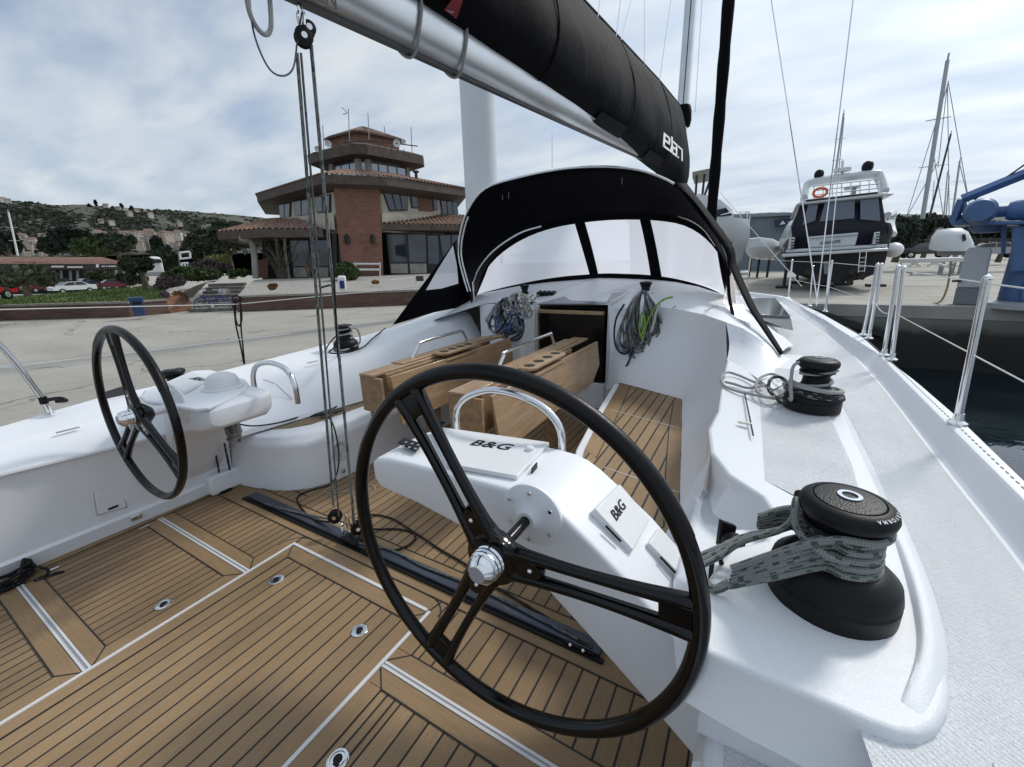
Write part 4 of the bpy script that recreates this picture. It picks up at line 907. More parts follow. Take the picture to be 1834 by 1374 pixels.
# wires: shrouds, lazy jacks, halyards
def wire(p, q, r=.004, name='shroud', mt=STEEL): return MB().tube([p, q], r, 6, cap=False).build(name, mt, Y)
wire(PY(1465, 545, 8.0), D(1372, -60, 9.2), .009); wire(PY(1462, 548, 7.8), D(1535, -60, 8.2), .009)
wire(PY(1478, 545, 7.9), PY(1512, 210, 8.0), .007)
for (a, b, r) in (((1063, 90), (1076, -10), .006), ((1063, 90), (1070, 60), .012), ((1178, 168), (1180, 150), .014), ((1178, 168), (1203, -10), .006), ((1100, 118), (1133, -10), .006), ((1097, 116), (1113, -10), .006), ((1154, 150), (1154, -10), .004), ((1245, 200), (1258, -10), .008), ((992, 50), (994, -10), .004), ((970, 30), (975, -10), .004), ((989, 300), (989, 240), .004)):
    wire(PX(*a, XC+.02) if a[0] < 1240 else D(*a, 10.3), PX(*b, XC+.02) if a[0] < 1240 else D(*b, 10.3), r, 'lazy_jack')
# boom end block and its loops
# lettering at the outer end of the boom
q = [PX(x, y, XC+.09) for x, y in ((588, 2), (612, 8))]
text_mesh('SELDEN', .085, frame(PX(588, 5, XC+.098)+np.array([0, -.10, .01]), (0, 1, .07), (0, -.07, 1)), BPL, 'lettering', boom, .001, True)
# ------------------------------------------------------------------ sprayhood
H4 = [(845, 545), (832, 500), (822, 455), (826, 415), (840, 375), (870, 338), (930, 318), (1000, 304), (1060, 299), (1120, 301), (1170, 312), (1220, 338), (1262, 385), (1290, 435), (1306, 478)]
def hoop(pxs, Yp): return smooth_path([PY(*q, Yp) for q in pxs], 4)
aft = [Vector(cl(v)) for v in hoop(H4, 4.6)]
FW = [(852, 528), (862, 495), (885, 462), (915, 436), (950, 416), (990, 402), (1030, 394), (1080, 388), (1130, 386), (1180, 388), (1225, 396), (1262, 418), (1290, 452), (1308, 490), (1316, 520)]
fwd = [Vector(cl(v)) for v in hoop(FW, 5.25)]
BS = [(848, 540), (855, 531), (880, 525), (920, 517), (965, 509), (1010, 503), (1050, 500), (1085, 498), (1120, 499), (1160, 501), (1200, 506), (1240, 514), (1275, 524), (1300, 535), (1318, 543)]
bas = [Vector(cl(v)) for v in hoop(BS, 5.42)]
n_ = len(aft)
rows = []
for t in np.linspace(0, 1, 7):
    rows.append([a.lerp(b, t)+Vector((0, 0, .05*sin(pi*t)*max(0, (a.z-1.3)/1.3))) for a, b in zip(aft, fwd)])
hood = MB().grid(rows).build('sprayhood', CLOTH, Y, solid=.006, angle=70)
# the front: black frame with three clear panels
def P_front(i, t): return fwd[i].lerp(bas[i], t)
cuts = [(5/56., 25/56.), (29/56., 36.5/56.), (40/56., 52/56.)]
fr = MB(); gl = MB()
def fp(u, t):
    x = u*(n_-1); i = min(int(x), n_-2); f = x-i
    return P_front(i, t).lerp(P_front(i+1, t), f)
us = [0]
for a, b in ((.085, .50), (.535, .69), (.745, .955)): us += [a, b]
us.append(1)
wins = [(.085, .50), (.545, .685), (.742, .955)]
t0, t1 = .07, .88
def band(mb, ua, ub, ta, tb, k=14, off=0.):
    rows = []; ua = ua if isinstance(ua, tuple) else (ua, ua); ub = ub if isinstance(ub, tuple) else (ub, ub)
    for t in np.linspace(ta, tb, 5): rows.append([fp(u, t)+Vector((0, off, 0)) for u in np.linspace(lerp(ua[0], ua[1], t), lerp(ub[0], ub[1], t), k)])
    mb.grid(rows)
wins = [((.12, .05), (.425, .445)), ((.452, .475), (.592, .655)), ((.618, .69), (.84, .945))]
t0, t1 = .06, .92
band(fr, 0, 1, 0, t0, 40); band(fr, 0, 1, t1, 1, 40)
prev = (0, 0)
for a, b in wins: band(fr, prev, a, t0, t1); prev = b
band(fr, prev, (1, 1), t0, t1)
front = fr.build('sprayhood_front', CLOTH, hood, solid=.008)
def vin_fn(t, b, tcn):
    # milky clear vinyl: scatters daylight through, with a little see-through
    tr = nd(t, 'ShaderNodeBsdfTranslucent'); tr.inputs[0].default_value = (.80, .81, .88, 1); ad = nd(t, 'ShaderNodeMixShader'); ad.inputs[0].default_value = .72
    n = nd(t, 'ShaderNodeTexNoise', i_Scale=1.1, i_Detail=4., i_Distortion=1.); t.links.new(tcn.outputs['Object'], n.inputs['Vector'])
    bp = nd(t, 'ShaderNodeBump', i_Strength=.5, i_Distance=.05); t.links.new(n.outputs[0], bp.inputs['Height']); t.links.new(bp.outputs[0], b.inputs['Normal'])
    tp = nd(t, 'ShaderNodeBsdfTransparent'); m2 = nd(t, 'ShaderNodeMixShader'); m2.inputs[0].default_value = .20
    o = [q for q in t.nodes if q.type == 'OUTPUT_MATERIAL'][0]
    t.links.new(b.outputs[0], ad.inputs[1]); t.links.new(tr.outputs[0], ad.inputs[2]); t.links.new(ad.outputs[0], m2.inputs[1]); t.links.new(tp.outputs[0], m2.inputs[2]); t.links.new(m2.outputs[0], o.inputs[0])
VIN = mat('clear_vinyl', (.80, .82, .88), .15, fn=vin_fn)
for a, b in wins:
    g = MB(); band(g, a, b, t0, t1, 16, .004); g.build('window', VIN, front)
# wings
w_p = [aft[0], Vector(cl(PX(705, 580, -3.6))), aft[9]]
pa = [PX(*q, -3.5) for q in ((703, 582), (725, 555), (762, 505), (795, 462), (812, 432))]; 
pa = [Vector(cl(v)) for v in pa]
lo = [Vector(cl(PX(*q, -3.5))) for q in ((705, 584), (760, 562), (845, 548))]
wg = MB()
# panel with a triangular window: outer polygon and inner polygon as a ring
outer = [(703, 582), (762, 503), (818, 428), (832, 500), (845, 546), (775, 560)]
innerp = [(762, 520), (785, 480), (811, 437), (819, 480), (821, 508), (790, 517)]
O = [Vector(cl(PX(*q, -3.5))) for q in outer]; I = [Vector(cl(PX(*q, -3.5))) for q in innerp]
wg.grid([O, I], closev=True); wing = wg.build('side_wing', CLOTH, hood, solid=.006)
MB().add(I, [tuple(range(6))]).build('window', VIN, wing)
# tubes of the frame
tb_ = [v+Vector((0, -.012, 0)) for v in aft]
MB().tube(tb_[2:44], .011, 10).build('hood_frame', STEEL, hood)
MB().tube([v+(Vector((0, -.03, .0)))+(Vector((XC, 0, 1.5))-Vector((v.x, 0, v.z))).normalized()*.06 for v in aft[2:16]], .010, 10).build('hood_frame', STEEL, hood)
k0 = [Vector(cl(PY(*q, 4.75))) for q in ((847, 506), (858, 480), (885, 448), (930, 418), (970, 405))]
MB().tube(smooth_path(k0, 4), .011, 10).build('hood_frame', STEEL, hood)
k0 = [Vector(cl(PY(*q, 4.85))) for q in ((1215, 387), (1240, 396), (1262, 412), (1282, 440))]
MB().tube(smooth_path(k0, 4), .009, 8).build('hood_frame', STEEL, hood)
# starboard edge: webbing from the hoop corner down to the coaming
st_ = [aft[-8], aft[-1], Vector(cl(PX(1330, 540, -.05))) if False else aft[-1].lerp(Vector(zp(1395, 636, .96)), .5), Vector(zp(1397, 637, .96))]
m = MB(); A_ = smooth_path([aft[-14], aft[-5], aft[-1], Vector(zp(1338, 548, 1.25)), Vector(zp(1365, 590, 1.10)), Vector(zp(1397, 637, .955))], 5)
rows = [[p, p+Vector((.07, .22, .02))*(1-.75*i/(len(A_)-1))] for i, p in enumerate(A_)]
m.grid(rows); m.build('wing_edge', CLOTH, hood, solid=.012)
# clear starboard side panel (a slice of it, seen nearly edge on)
g = MB(); s0 = [Vector(cl(PY(*q, 5.0))) for q in ((1305, 480), (1318, 520), (1332, 548))]; s1 = [Vector(zp(*q)) for q in ((1290, 545, 1.2), (1300, 560, 1.18), (1340, 590, 1.09))]
MB().grid([[aft[-1], Vector(zp(1330, 545, 1.2))], [Vector(zp(1292, 548, 1.2)), Vector(zp(1345, 588, 1.1))]]).build('window', mat('dull_vinyl', (.30, .31, .36), .2, alpha=.55), hood)
MB().tube(smooth_path([PY(1303, 480, 4.6), PY(1306, 530, 4.45), PY(1313, 565, 4.2)], 5), .016, 8).build('hood_strap', CLOTH, hood)
MB().tube([PY(847, 505, 4.6), PY(850, 546, 4.55)], .012, 8).build('hood_strap', STEEL, hood)
for (a, b) in (((900, 345), (900, 358)), ((911, 343), (911, 356)), ((1114, 318), (1114, 330))):
    A1 = PY(*a, 4.75); MB().tube([A1, PY(*b, 4.75)], .004, 6).build('hood_tie', GREYP, hood)
# ------------------------------------------------------------------ stanchions, lifelines
tops = []
def stanchion(foot, top, z0=.905, r=.0150, name='stanchion'):
    p = Z(*foot, z0); d = ray(*top); t = hypot(p[0], p[1])/hypot(d[0], d[1]); q = CAM+d*t
    s = MB().tube([p, q], r, 12).build(name, STEEL, Y)
    MB().lathe([(.035, 0), (.035, .008), (.02, .018), (.017, .05), (.0001, .05)], (p[0], p[1], z0-.003), seg=18).build('socket', STEEL, s)
    MB().sphere(q, .016).build('end_cap', CHROME, s)
    return Vector(cl(p)), Vector(cl(q))
S1 = stanchion((1714, 758), (1768, 499)); S2 = stanchion((1597, 644), (1619, 480)); S3 = stanchion((1583, 636), (1609, 478)); S4 = stanchion((1556, 606), (1579, 474)); S5 = stanchion((1546, 600), (1572, 474))
S6 = stanchion((1478, 558), (1490, 468)); S7 = stanchion((1412, 534), (1419, 466)); S8 = stanchion((1450, 548), (1456, 478), r=.008)
def life(pts, r=.0032, n='lifeline', mt=None, sag=.0):
    P = []
    for a, b in zip(pts[:-1], pts[1:]):
        for i in range(9): t = i/8; P.append(Vector(a).lerp(Vector(b), t)+Vector((0, 0, -sag*sin(pi*t))))
    MB().tube(P, r, 6).build(n, mt or mat('lifeline_white', (.6, .6, .6), .4), Y)
up_ = lambda S_, t=.97: S_[0].lerp(S_[1], t)
far = Vector(cl(Z(1333, 476, 1.5)))
aft1 = S1[1]+(S1[1]-S2[1]).normalized()*2.6; aft1m = up_(S1, .5)+(up_(S1, .5)-up_(S2, .5)).normalized()*2.6
life([aft1, up_(S1), up_(S2)]); life([up_(S3), up_(S4)], sag=.02); life([up_(S5), up_(S6), up_(S7), S7[1]+Vector((-.7, 2.2, .05))])
life([aft1m, up_(S1, .5), up_(S2, .5)]); life([up_(S3, .48), up_(S4, .5)], sag=.03); life([up_(S5, .5), up_(S6, .5), up_(S7, .5)])
p = S7[1]+Vector((-.7, 2.2, .05)); MB().tube([p-Vector((0, 0, .65)), p], .012, 8).build('pulpit_post', STEEL, Y)
life([Vector(cl(Z(1436, 513, 1.25))), D(1290, 345, 9.5)], .005)
# port side: pushpit leg, lines
pf_ = Vector(cl(Z(90, 742, .735))); k_ = Vector(cl(D(78, 718, float(hypot(pf_.x, pf_.y))))); 
def atd(px, py, ref): return Vector(cl(D(px, py, float(hypot(ref.x, ref.y)))))
legs = smooth_path([pf_, k_, atd(32, 655, pf_), atd(-30, 585, pf_), atd(-120, 480, pf_)], 5)
ps = MB().tube(legs, .017, 12).build('pushpit', STEEL, Y)
MB().lathe([(.035, 0), (.035, .006), (.02, .012), (.0001, .012)], (pf_.x, pf_.y, .735), seg=18).build('foot', STEEL, ps)
MB().tube([atd(29, 656, pf_), atd(-80, 662, pf_)], .010, 10).build('rail', STEEL, ps)
m = MB(); kk = k_; m.tube([k_+Vector((0, 0, -.02)), k_+Vector((0, 0, .03))], .022, 12); hk = smooth_path([k_, k_+Vector((.05, .03, .01)), k_+Vector((.11, .06, .015)), k_+Vector((.12, .08, -.005)), k_+Vector((.05, .05, -.012))], 4); m.tube(hk, .013, 8); m.build('rope_hook', RUB, ps)
life([atd(32, 655, pf_), D(520, 598, 5.2)], .0025)
gate = Vector(cl(D(424, 545, 4.9)))
life([D(-60, 556, 4.4), gate, D(770, 512, 5.6)], .004, sag=.0)
# grey bracket behind the port wheel
b0 = [Z(*q, .80) for q in ((189, 705), (186, 716), (227, 712), (226, 692))]
o_ = [Vector(cl(D(*q, 4.2))) for q in ((187, 719), (187, 702), (215, 693), (230, 695), (235, 710))]
MB().slab(o_, (-.01, .02, .0)).build('side_bracket', mat('bracket_grey', (.05, .05, .055), .5), Y, bevel=.004)
# ------------------------------------------------------------------ ropes (each a thing of its own)
def rope(pts, r, name, mt, label, group=None, n=8, closed=False, seg=8):
    return tag(MB().tube(smooth_path(pts, n, closed), r, seg, closed=closed).build(name, mt), label, 'rope', group)
R_SHEET = rope_mat('rope_sheet_grey', (.24, .25, .24), (.13, .14, .14), (.04, .06, .055), 70, .25)
# mainsheet: two falls from the boom block to the track
ms = thing('mainsheet', (XC, 1.37, 0), 'grey mainsheet rope falls with black blocks, hanging from the boom to the floor track', 'mainsheet')
tb = PX(543, 62, XC); tb = Vector(cl(tb))
bl1 = Vector(cl(PY(600, 925, 1.40))); bl2 = Vector(cl(PY(641, 945, 1.40)))
def fall(a, b, r, mt): MB().tube([Vector(cl(a)), Vector(cl(b))], r, 8).build('rope_fall', mt, ms)
fall(PX(532, 95, XC), PY(597, 905, 1.38), .0074, R_SHEET); fall(PX(539, 95, XC), PY(607, 925, 1.38), .0050, R_DGREY)
fall(PX(557, 80, XC), PY(634, 935, 1.38), .0078, R_SHEET); fall(PX(598, 250, XC-.0) if False else PY(595, 420, 1.40), PY(605, 640, 1.38), .004, R_BLACK)
def block(c, ax, r=.04, name='block', nrm=(1, 0, 0)):
    z = Vector(nrm).normalized(); M3 = z.to_track_quat('Z', 'Y').to_matrix(); c = Vector(c)
    b = MB().lathe([(r*.55, -.022), (r, -.018), (r, -.013), (r*.8, -.010), (r*.8, .010), (r, .013), (r, .018), (r*.55, .022), (.0001, .022)], c, M3, 26).build(name, BPL, ms)
    MB().lathe([(.012, .022), (.012, .026), (.0001, .026)], c, M3, 12).build('pin', STEEL, b); return b
block(tb+Vector((0, 0, -.01)), 0, .036, nrm=(.9, -.45, 0)); block(tb+Vector((0, .03, .03)), 0, .028, nrm=(.9, -.45, 0))
block(bl1, 0, .042, nrm=(.6, -.8, .1)); block(bl2, 0, .042, nrm=(.8, -.6, .1))
m = MB(); c = Vector(cl(PY(620, 945, 1.40)))
m.tube(smooth_path([PY(608, 935, 1.40), PY(614, 952, 1.39), PY(620, 978, 1.39), PY(627, 955, 1.39), PY(634, 950, 1.4)], 5), .0055, 8)
m.tube([PY(612, 950, 1.395), PY(617, 980, 1.39)], .005, 6); m.tube([PY(632, 955, 1.395), PY(622, 980, 1.39)], .005, 6); m.sphere(PY(612, 940, 1.39), .014); m.sphere(PY(633, 950, 1.39), .014)
m.build('shackle', CHROME, ms)
m = MB(); t0_ = tb+Vector((0, 0, .06)); m.tube(smooth_path([tb+Vector((-.015, 0, .03)), tb+Vector((-.02, 0, .07)), tb+Vector((0, 0, .10)), tb+Vector((.02, 0, .07)), tb+Vector((.015, 0, .03))], 4), .006, 8); m.build('shackle', CHROME, ms)
# loops at the boom end
rope([PX(445, -20, XC), PX(455, 60, XC), PX(480, 120, XC), PX(505, 136, XC), PX(525, 122, XC), PX(533, 70, XC), PX(541, 20, XC)], .0036, 'outhaul_line', R_DGREY, 'thin grey line hanging in a wide loop under the boom end')
rope([PX(440, -15, XC), PX(448, 25, XC), PX(462, 52, XC), PX(476, 62, XC), PX(485, 50, XC), PX(484, 10, XC), PX(480, -20, XC)], .009, 'reefing_line', R_GREY, 'pale rope with a short thick loop hanging at the top left edge')
# sheet wraps on the near winch
wx, wy, wz = .245, 1.125, .824
grp = None
sh = thing('winch_sheet', (wx, wy, wz+.11), 'grey green-flecked sheet wrapped round the large near winch and led to the black block', 'rope')
def wrap(r0, z0, turns, a0, rr, tail=None, mt=R_GREEN):
    P = []; k = int(turns*26)
    for i in range(k+1):
        a = a0+2*pi*turns*i/k; P.append(Vector((wx+r0*cos(a), wy+r0*sin(a), wz+z0+(i/k)*rr*turns*1.9)))
    return P
apex = Vector(zp(1306, 1052, .845))
r_ = .0088
starts = []
for k in range(5):
    zz = .122+k*.0198; R0 = .080-.002*k
    P = [Vector((wx+R0*cos(a), wy+R0*sin(a), wz+zz)) for a in np.linspace(radians(-118), radians(110), 24)]
    q0 = apex+Vector((.002*k, .004*k, .004+.0095*k)); mid0 = q0.lerp(P[0], .5)+Vector((0, -.012, .010+.002*k))
    q1 = Vector((wx-.165, wy+.075, wz+.10+.008*k)); mid1 = P[-1].lerp(q1, .5)+Vector((-.01, .02, 0))
    path = smooth_path([q0, mid0]+P[::3]+[P[-1], mid1, q1], 4)
    MB().tube(path, r_, 10).build('rope_turn', R_GREEN, sh)
P = [apex+Vector((0, .01, .05)), Vector(zp(1395, 990, .97)), Vector((wx-.03, wy-.088, wz+.212)), Vector((wx+.05, wy-.072, wz+.218)), Vector((wx+.084, wy+.0, wz+.218)), Vector((wx+.04, wy+.082, wz+.216)), Vector((wx-.075, wy+.05, wz+.218)), Vector((wx-.10, wy-.01, wz+.245)), Vector((wx-.092, wy-.04, wz+.19)), Vector((wx-.05, wy-.10, wz+.18)), Vector((wx+.0, wy-.1, wz+.17))]
MB().tube(smooth_path(P, 8), r_, 10).build('rope_turn', R_GREEN, sh)
blk_c = Vector(zp(1312, 975, .80))
for k in range(3):
    P = [Vector((wx-.09, wy+.03, wz+.16+.015*k)), Vector(zp(1400, 948, .955+.012*k)), Vector(zp(1330, 962+k*4, .90+.01*k)), Vector(zp(1290, 980+k*8, .88)), Vector(zp(1255, 995+k*9, .86)), Vector(zp(1232, 1008+k*6, .84))]
    MB().tube(smooth_path(P, 7), r_*.95, 10).build('rope_lead', R_GREEN, sh)
# tail bundle hanging down from the apex
P = [apex+Vector((.0, 0, .012)), apex+Vector((-.03, -.012, -.01)), apex+Vector((-.05, .02, -.03))]
MB().tube(smooth_path(P, 6), r_*1.3, 10).build('rope_lead', R_GREEN, sh)
sb = thing('sheet_block', blk_c, 'black sheet block standing in the recess inboard of the near winch', 'block')
m = MB(); c = Vector(zp(1318, 985, .775))
m.slab([c+Vector((-.055, -.03, -.03)), c+Vector((.05, -.045, -.03)), c+Vector((.06, .03, -.03)), c+Vector((-.03, .045, -.03))], (0, 0, .016)); m.build('base', BPL, sb, bevel=.006)
m = MB(); m.slab([c+Vector((-.06, .03, -.02)), c+Vector((-.02, .05, -.02)), c+Vector((-.015, .05, .06)), c+Vector((-.06, .035, .075))], (.012, -.014, 0)); m.slab([c+Vector((.0, -.045, -.02)), c+Vector((.045, -.03, -.02)), c+Vector((.01, -.03, .02))], (.0, .014, 0)); m.build('cheek', BPL, sb, bevel=.005)
MB().lathe([(.032, -.012), (.026, 0), (.032, .012), (.0001, .012)], c+Vector((-.01, .0, .02)), frame((0, 0, 0), (0, 0, 1), (1, .3, 0)).to_3x3(), 20).build('sheave', RUB, sb)
MB().sphere(c+Vector((.025, -.02, -.008)), .006).build('bolt', CHROME, sb)
rope([Vector(zp(1272, 1040, .72)), Vector(zp(1276, 1005, .82)), Vector(zp(1283, 998, .84)), Vector(zp(1292, 1008, .83)), Vector(zp(1294, 1040, .72))], .0065, 'line_loop', R_BLACK, 'short black rope loop standing beside the sheet block')
# forward starboard winch: pale loops and black tail
wx2, wy2, wz2 = .315, 2.52, .892
fs_ = thing('winch_sheet', (wx2, wy2, wz2), 'pale grey sheet with loose loops lying beside the second starboard winch', 'rope')
P = []
for i in range(34): a = 2*pi*i/20+2.2; P.append(Vector((wx2+.068*cos(a), wy2+.068*sin(a), wz2+.108+.0030*i)))
P += [Vector((wx2-.09, wy2-.03, wz2+.235)), Vector((wx2-.11, wy2-.08, wz2+.15)), Vector((wx2-.10, wy2-.12, wz2+.06))]
P += [Vector(zp(*q)) for q in ((1403, 688, .93), (1411, 700, .925), (1400, 712, .92), (1375, 712, .92), (1355, 700, .93), (1358, 680, .94), (1380, 670, .94), (1400, 678, .95), (1408, 695, .94), (1385, 712, .93), (1345, 706, .92), (1318, 700, .92), (1296, 690, .92), (1292, 676, .94), (1302, 667, .94), (1322, 672, .93), (1350, 684, .925), (1368, 690, .925), (1340, 695, .92), (1315, 688, .925), (1298, 684, .93))]
MB().tube(smooth_path(P, 5), .0078, 10).build('rope_turn', R_GREY, fs_)
for k, (z_, rr, ph) in enumerate(((.10, .118, 0), (.085, .122, .3), (.118, .11, .5), (.07, .126, .2))):
    P = [Vector((wx2+rr*cos(a), wy2+rr*sin(a), wz2+z_-.03*sin(a*.5+ph))) for a in np.linspace(radians(-170), radians(60), 18)]
    MB().tube(smooth_path(P, 3), .0078, 8).build('rope_turn', R_FLECK if k % 2 else R_GREY, fs_)
rope([Vector(zp(1398, 722, .92)), Vector(zp(1390, 712, .93)), Vector(zp(1377, 698, .95)), Vector(zp(1380, 680, .98)), Vector(zp(1395, 675, .99)), Vector(zp(1410, 685, .97)), Vector(zp(1408, 700, .94))], .009, 'line_tail', R_FLECK, 'black white-flecked rope tail curled at the foot of the second starboard winch')
# port forward winch line
P = []
for i in range(40): a = 2*pi*i/18; P.append(Vector((-3.76+.082*cos(a), 2.9+.082*sin(a), .93+.003*i)))
P += [Vector(zp(626, 588, 1.12)), Vector(zp(640, 590, 1.05)), Vector(zp(645, 612, .9)), Vector(zp(632, 622, .84)), Vector(zp(610, 628, .83)), Vector(zp(600, 622, .84)), Vector(zp(615, 612, .9))]
rope(P, .009, 'winch_sheet', R_GREY, 'pale rope turned round the small winch on the far port coaming', n=3)
rope([Vector(zp(*q)) for q in ((583, 628, .83), (590, 615, .9), (602, 603, .98), (600, 620, .9), (590, 632, .83), (620, 632, .82), (650, 622, .83), (668, 606, .86), (690, 588, .9))], .007, 'winch_tail', R_BLACK, 'thin black rope lying behind the far port winch')
# coils
def coil(cx, cz, yy, w, h, n, mats, name, label, ry=.05, r=.0075, skew=0.):
    n = int(n*1.4); r *= 1.25
    root = thing(name, (cx, yy, cz), label, 'rope coil')
    pr = random.Random(hash(label) % 1000 if False else int(cx*100) & 255)
    for k in range(n):
        ww = w*(.55+.5*pr.random()); hh = h*(.72+.33*pr.random()); ph = pr.uniform(-.25, .25); off = pr.uniform(-.5, .5)*w*.5
        P = []
        for i in range(18):
            a = 2*pi*i/18; x = ww*.5*sin(a)*(.45+.55*(1-cos(a))/2+.1); z = -hh*.5*(1-cos(a))
            P.append((cx+off*(1-cos(a))/2*1.2+x+skew*(-z)*0+ph*z*.6, yy-.02-ry*pr.uniform(.2, 1)*(.4+.6*sin(i*.5+k)**2), cz+z+pr.uniform(-.006, .006)))
        MB().tube(smooth_path(P, 4, True), r, 7, closed=True).build('rope_loop', mats[k % len(mats)], root)
    return root
c5 = PY(948, 528, 4.36); c6 = PY(1160, 525, 4.36)
coil(float(c6[0])-.02, float(c6[2])+.02, 4.30, .34, .66, 26, [R_DGREY, R_GREY, R_DGREY, R_GREEN, R_DGREY], 'rope_coil', 'big coil of grey and lime ropes hanging right of the companionway', .09, .0085)
lm = []
rope([PY(*q, 4.17) for q in ((1205, 532), (1190, 536), (1175, 548), (1165, 565), (1158, 580), (1150, 600), (1155, 575), (1150, 560), (1145, 590), (1152, 612))], .009, 'lime_line', R_LIME, 'bright lime rope crossing the big coil right of the companionway', n=6)
rope([PY(*q, 4.15) for q in ((1118, 545), (1104, 570), (1100, 600), (1105, 625), (1120, 634), (1135, 622), (1125, 650), (1112, 672), (1100, 690), (1097, 706))], .010, 'hanging_tail', R_NAVY, 'dark rope tail hanging down beside the companionway to the teak bench')
rope([PY(*q, 4.14) for q in ((1182, 545), (1175, 560), (1172, 575), (1166, 595))], .011, 'white_line', R_WHITE, 'short white rope end hanging over the grey coil')
coil(float(c5[0])-.14, float(c5[2])-.02, 4.13, .40, .46, 16, [R_NAVY, R_DGREY, R_BLUE, R_GREY], 'rope_coil', 'coil of navy and blue ropes hanging on the bulkhead left of the companionway', .10, .009)
coil(float(c5[0])+.02, float(c5[2])+.04, 4.12, .34, .26, 8, [R_GREY, R_WHITE, R_GREY], 'rope_coil', 'coil of pale ropes hanging from the left cabin winch', .10, .009)
for k, dx_ in enumerate((0, 10, 20)):
    rope([PY(*q, 4.2) for q in ((945+dx_, 528), (925+dx_, 540+k*3), (895+dx_, 548+k*5), (880+dx_*.6, 560+k*8), (888+dx_*.5, 574), (905+dx_, 566+k*4), (930+dx_, 550))], .009, 'loose_loop', R_GREY if k else R_WHITE, ['white rope loop draped over the left cabin edge, nearest the winch', 'pale grey rope loop draped below the white loop on the left cabin edge', 'lowest pale grey rope loop on the left cabin edge'][k])
rope([PY(*q, 4.22) for q in ((927, 548), (922, 560), (919, 600), (922, 650), (926, 690))], .009, 'blue_line', R_BLUE, 'single blue rope running down the left companionway jamb')
# coil under the port pedestal
coil(-3.02, .80, 1.36, .17, .30, 12, [R_GREEN, R_GREY, R_GREEN], 'rope_coil', 'flat bundle of grey rope hung under the port pedestal', .05, .008)
for a, b, nm in (((378, 768), (397, 870), 'left one of the two dark ropes running down the port side to the floor'), ((402, 795), (416, 862), 'right one of the two dark ropes running down the port side to the floor')):
    A = PX(*a, -3.25); B_ = Z(*b, .02); rope([A, B_], .0075, 'traveller_line', R_FLECK, nm, 'traveller control lines')
# line on port bench and over its edge
rope([Vector(cl(PX(418, 758, -3.1)))]+[Vector(zp(*q)) for q in ((455, 763, .50), (500, 757, .475), (540, 745, .455), (560, 733, .455), (600, 723, .46), (600, 730, .455), (565, 742, .455), (560, 746, .455), (600, 738, .455), (615, 734, .455), (582, 748, .45), (574, 742, .45), (590, 750, .45), (598, 765, .44))]+[Vector(cl(PX(605, 795, -2.74))), Vector(cl(PX(607, 825, -2.73))), Vector(cl(PX(602, 852, -2.71))), Vector(zp(590, 868, .012)), Vector(zp(545, 882, .009)), Vector(zp(532, 893, .009)), Vector(zp(540, 910, .009)), Vector(zp(560, 930, .03)), Vector(zp(590, 935, .06))], .0058, 'control_line', R_BLACK, 'thin black rope snaking over the port bench and down to the floor', n=7)
rope([Vector(zp(*q)) for q in ((640, 928, .05), (665, 922, .012), (700, 928, .008), (740, 952, .008), (790, 985, .008), (830, 1008, .008), (870, 1040, .01), (920, 1070, .01), (985, 1110, .01), (1040, 1148, .04), (1062, 1160, .04))], .0065, 'control_line', R_BROWN, 'dark brown braided rope lying across the floor towards the starboard pedestal', n=7)
rope([Vector(zp(*q)) for q in ((645, 948, .05), (680, 948, .01), (715, 948, .008), (742, 956, .008), (738, 972, .008), (710, 985, .01), (685, 985, .02), (650, 975, .035))], .0065, 'control_line', R_BROWN, 'short dark brown rope loop lying on the floor beside the mainsheet block', n=7)
rope([Vector(zp(*q)) for q in ((475, 902, .034), (520, 915, .036), (570, 926, .05), (592, 930, .09))], .0062, 'traveller_rope', R_DGREY, 'grey rope lying along the port half of the dark floor track')
rope([Vector(zp(*q)) for q in ((640, 972, .036), (700, 985, .038), (760, 1015, .038), (850, 1050, .038), (950, 1100, .038), (1045, 1150, .038))], .0062, 'traveller_rope', R_DGREY, 'grey rope lying along the starboard half of the dark floor track')
rope([Vector(zp(*q)) for q in ((592, 872, .01), (580, 880, .01), (600, 883, .01), (640, 875, .01), (665, 868, .01), (672, 876, .01), (660, 884, .01))], .0025, 'thin_cord', R_WHITE, 'thin white cord lying on the floor by the port bench end')
# black coil at the left edge
bc = thing('rope_coil', Z(20, 1035, 0), 'heap of black rope lying on the teak at the left edge', 'rope coil')
pr = random.Random(3); cc = Z(8, 1035, .0)
for k in range(11):
    P = []
    for i in range(14):
        a = 2*pi*i/14; P.append((cc[0]+(.17+.03*pr.random())*cos(a)+pr.uniform(-.012, .012), cc[1]+(.085+.03*pr.random())*sin(a), .012+.010*k*(.6+.4*sin(a+k))))
    MB().tube(smooth_path(P, 4, True), .008, 7, closed=True).build('rope_loop', R_BLACK, bc)
P = [Vector(zp(*q)) for q in ((20, 1030, .06), (50, 1015, .05), (85, 1020, .03), (80, 1033, .012), (60, 1040, .01), (95, 1028, .008), (114, 1024, .008))]
MB().tube(smooth_path(P, 5), .007, 7).build('rope_tail', R_BLACK, bc)
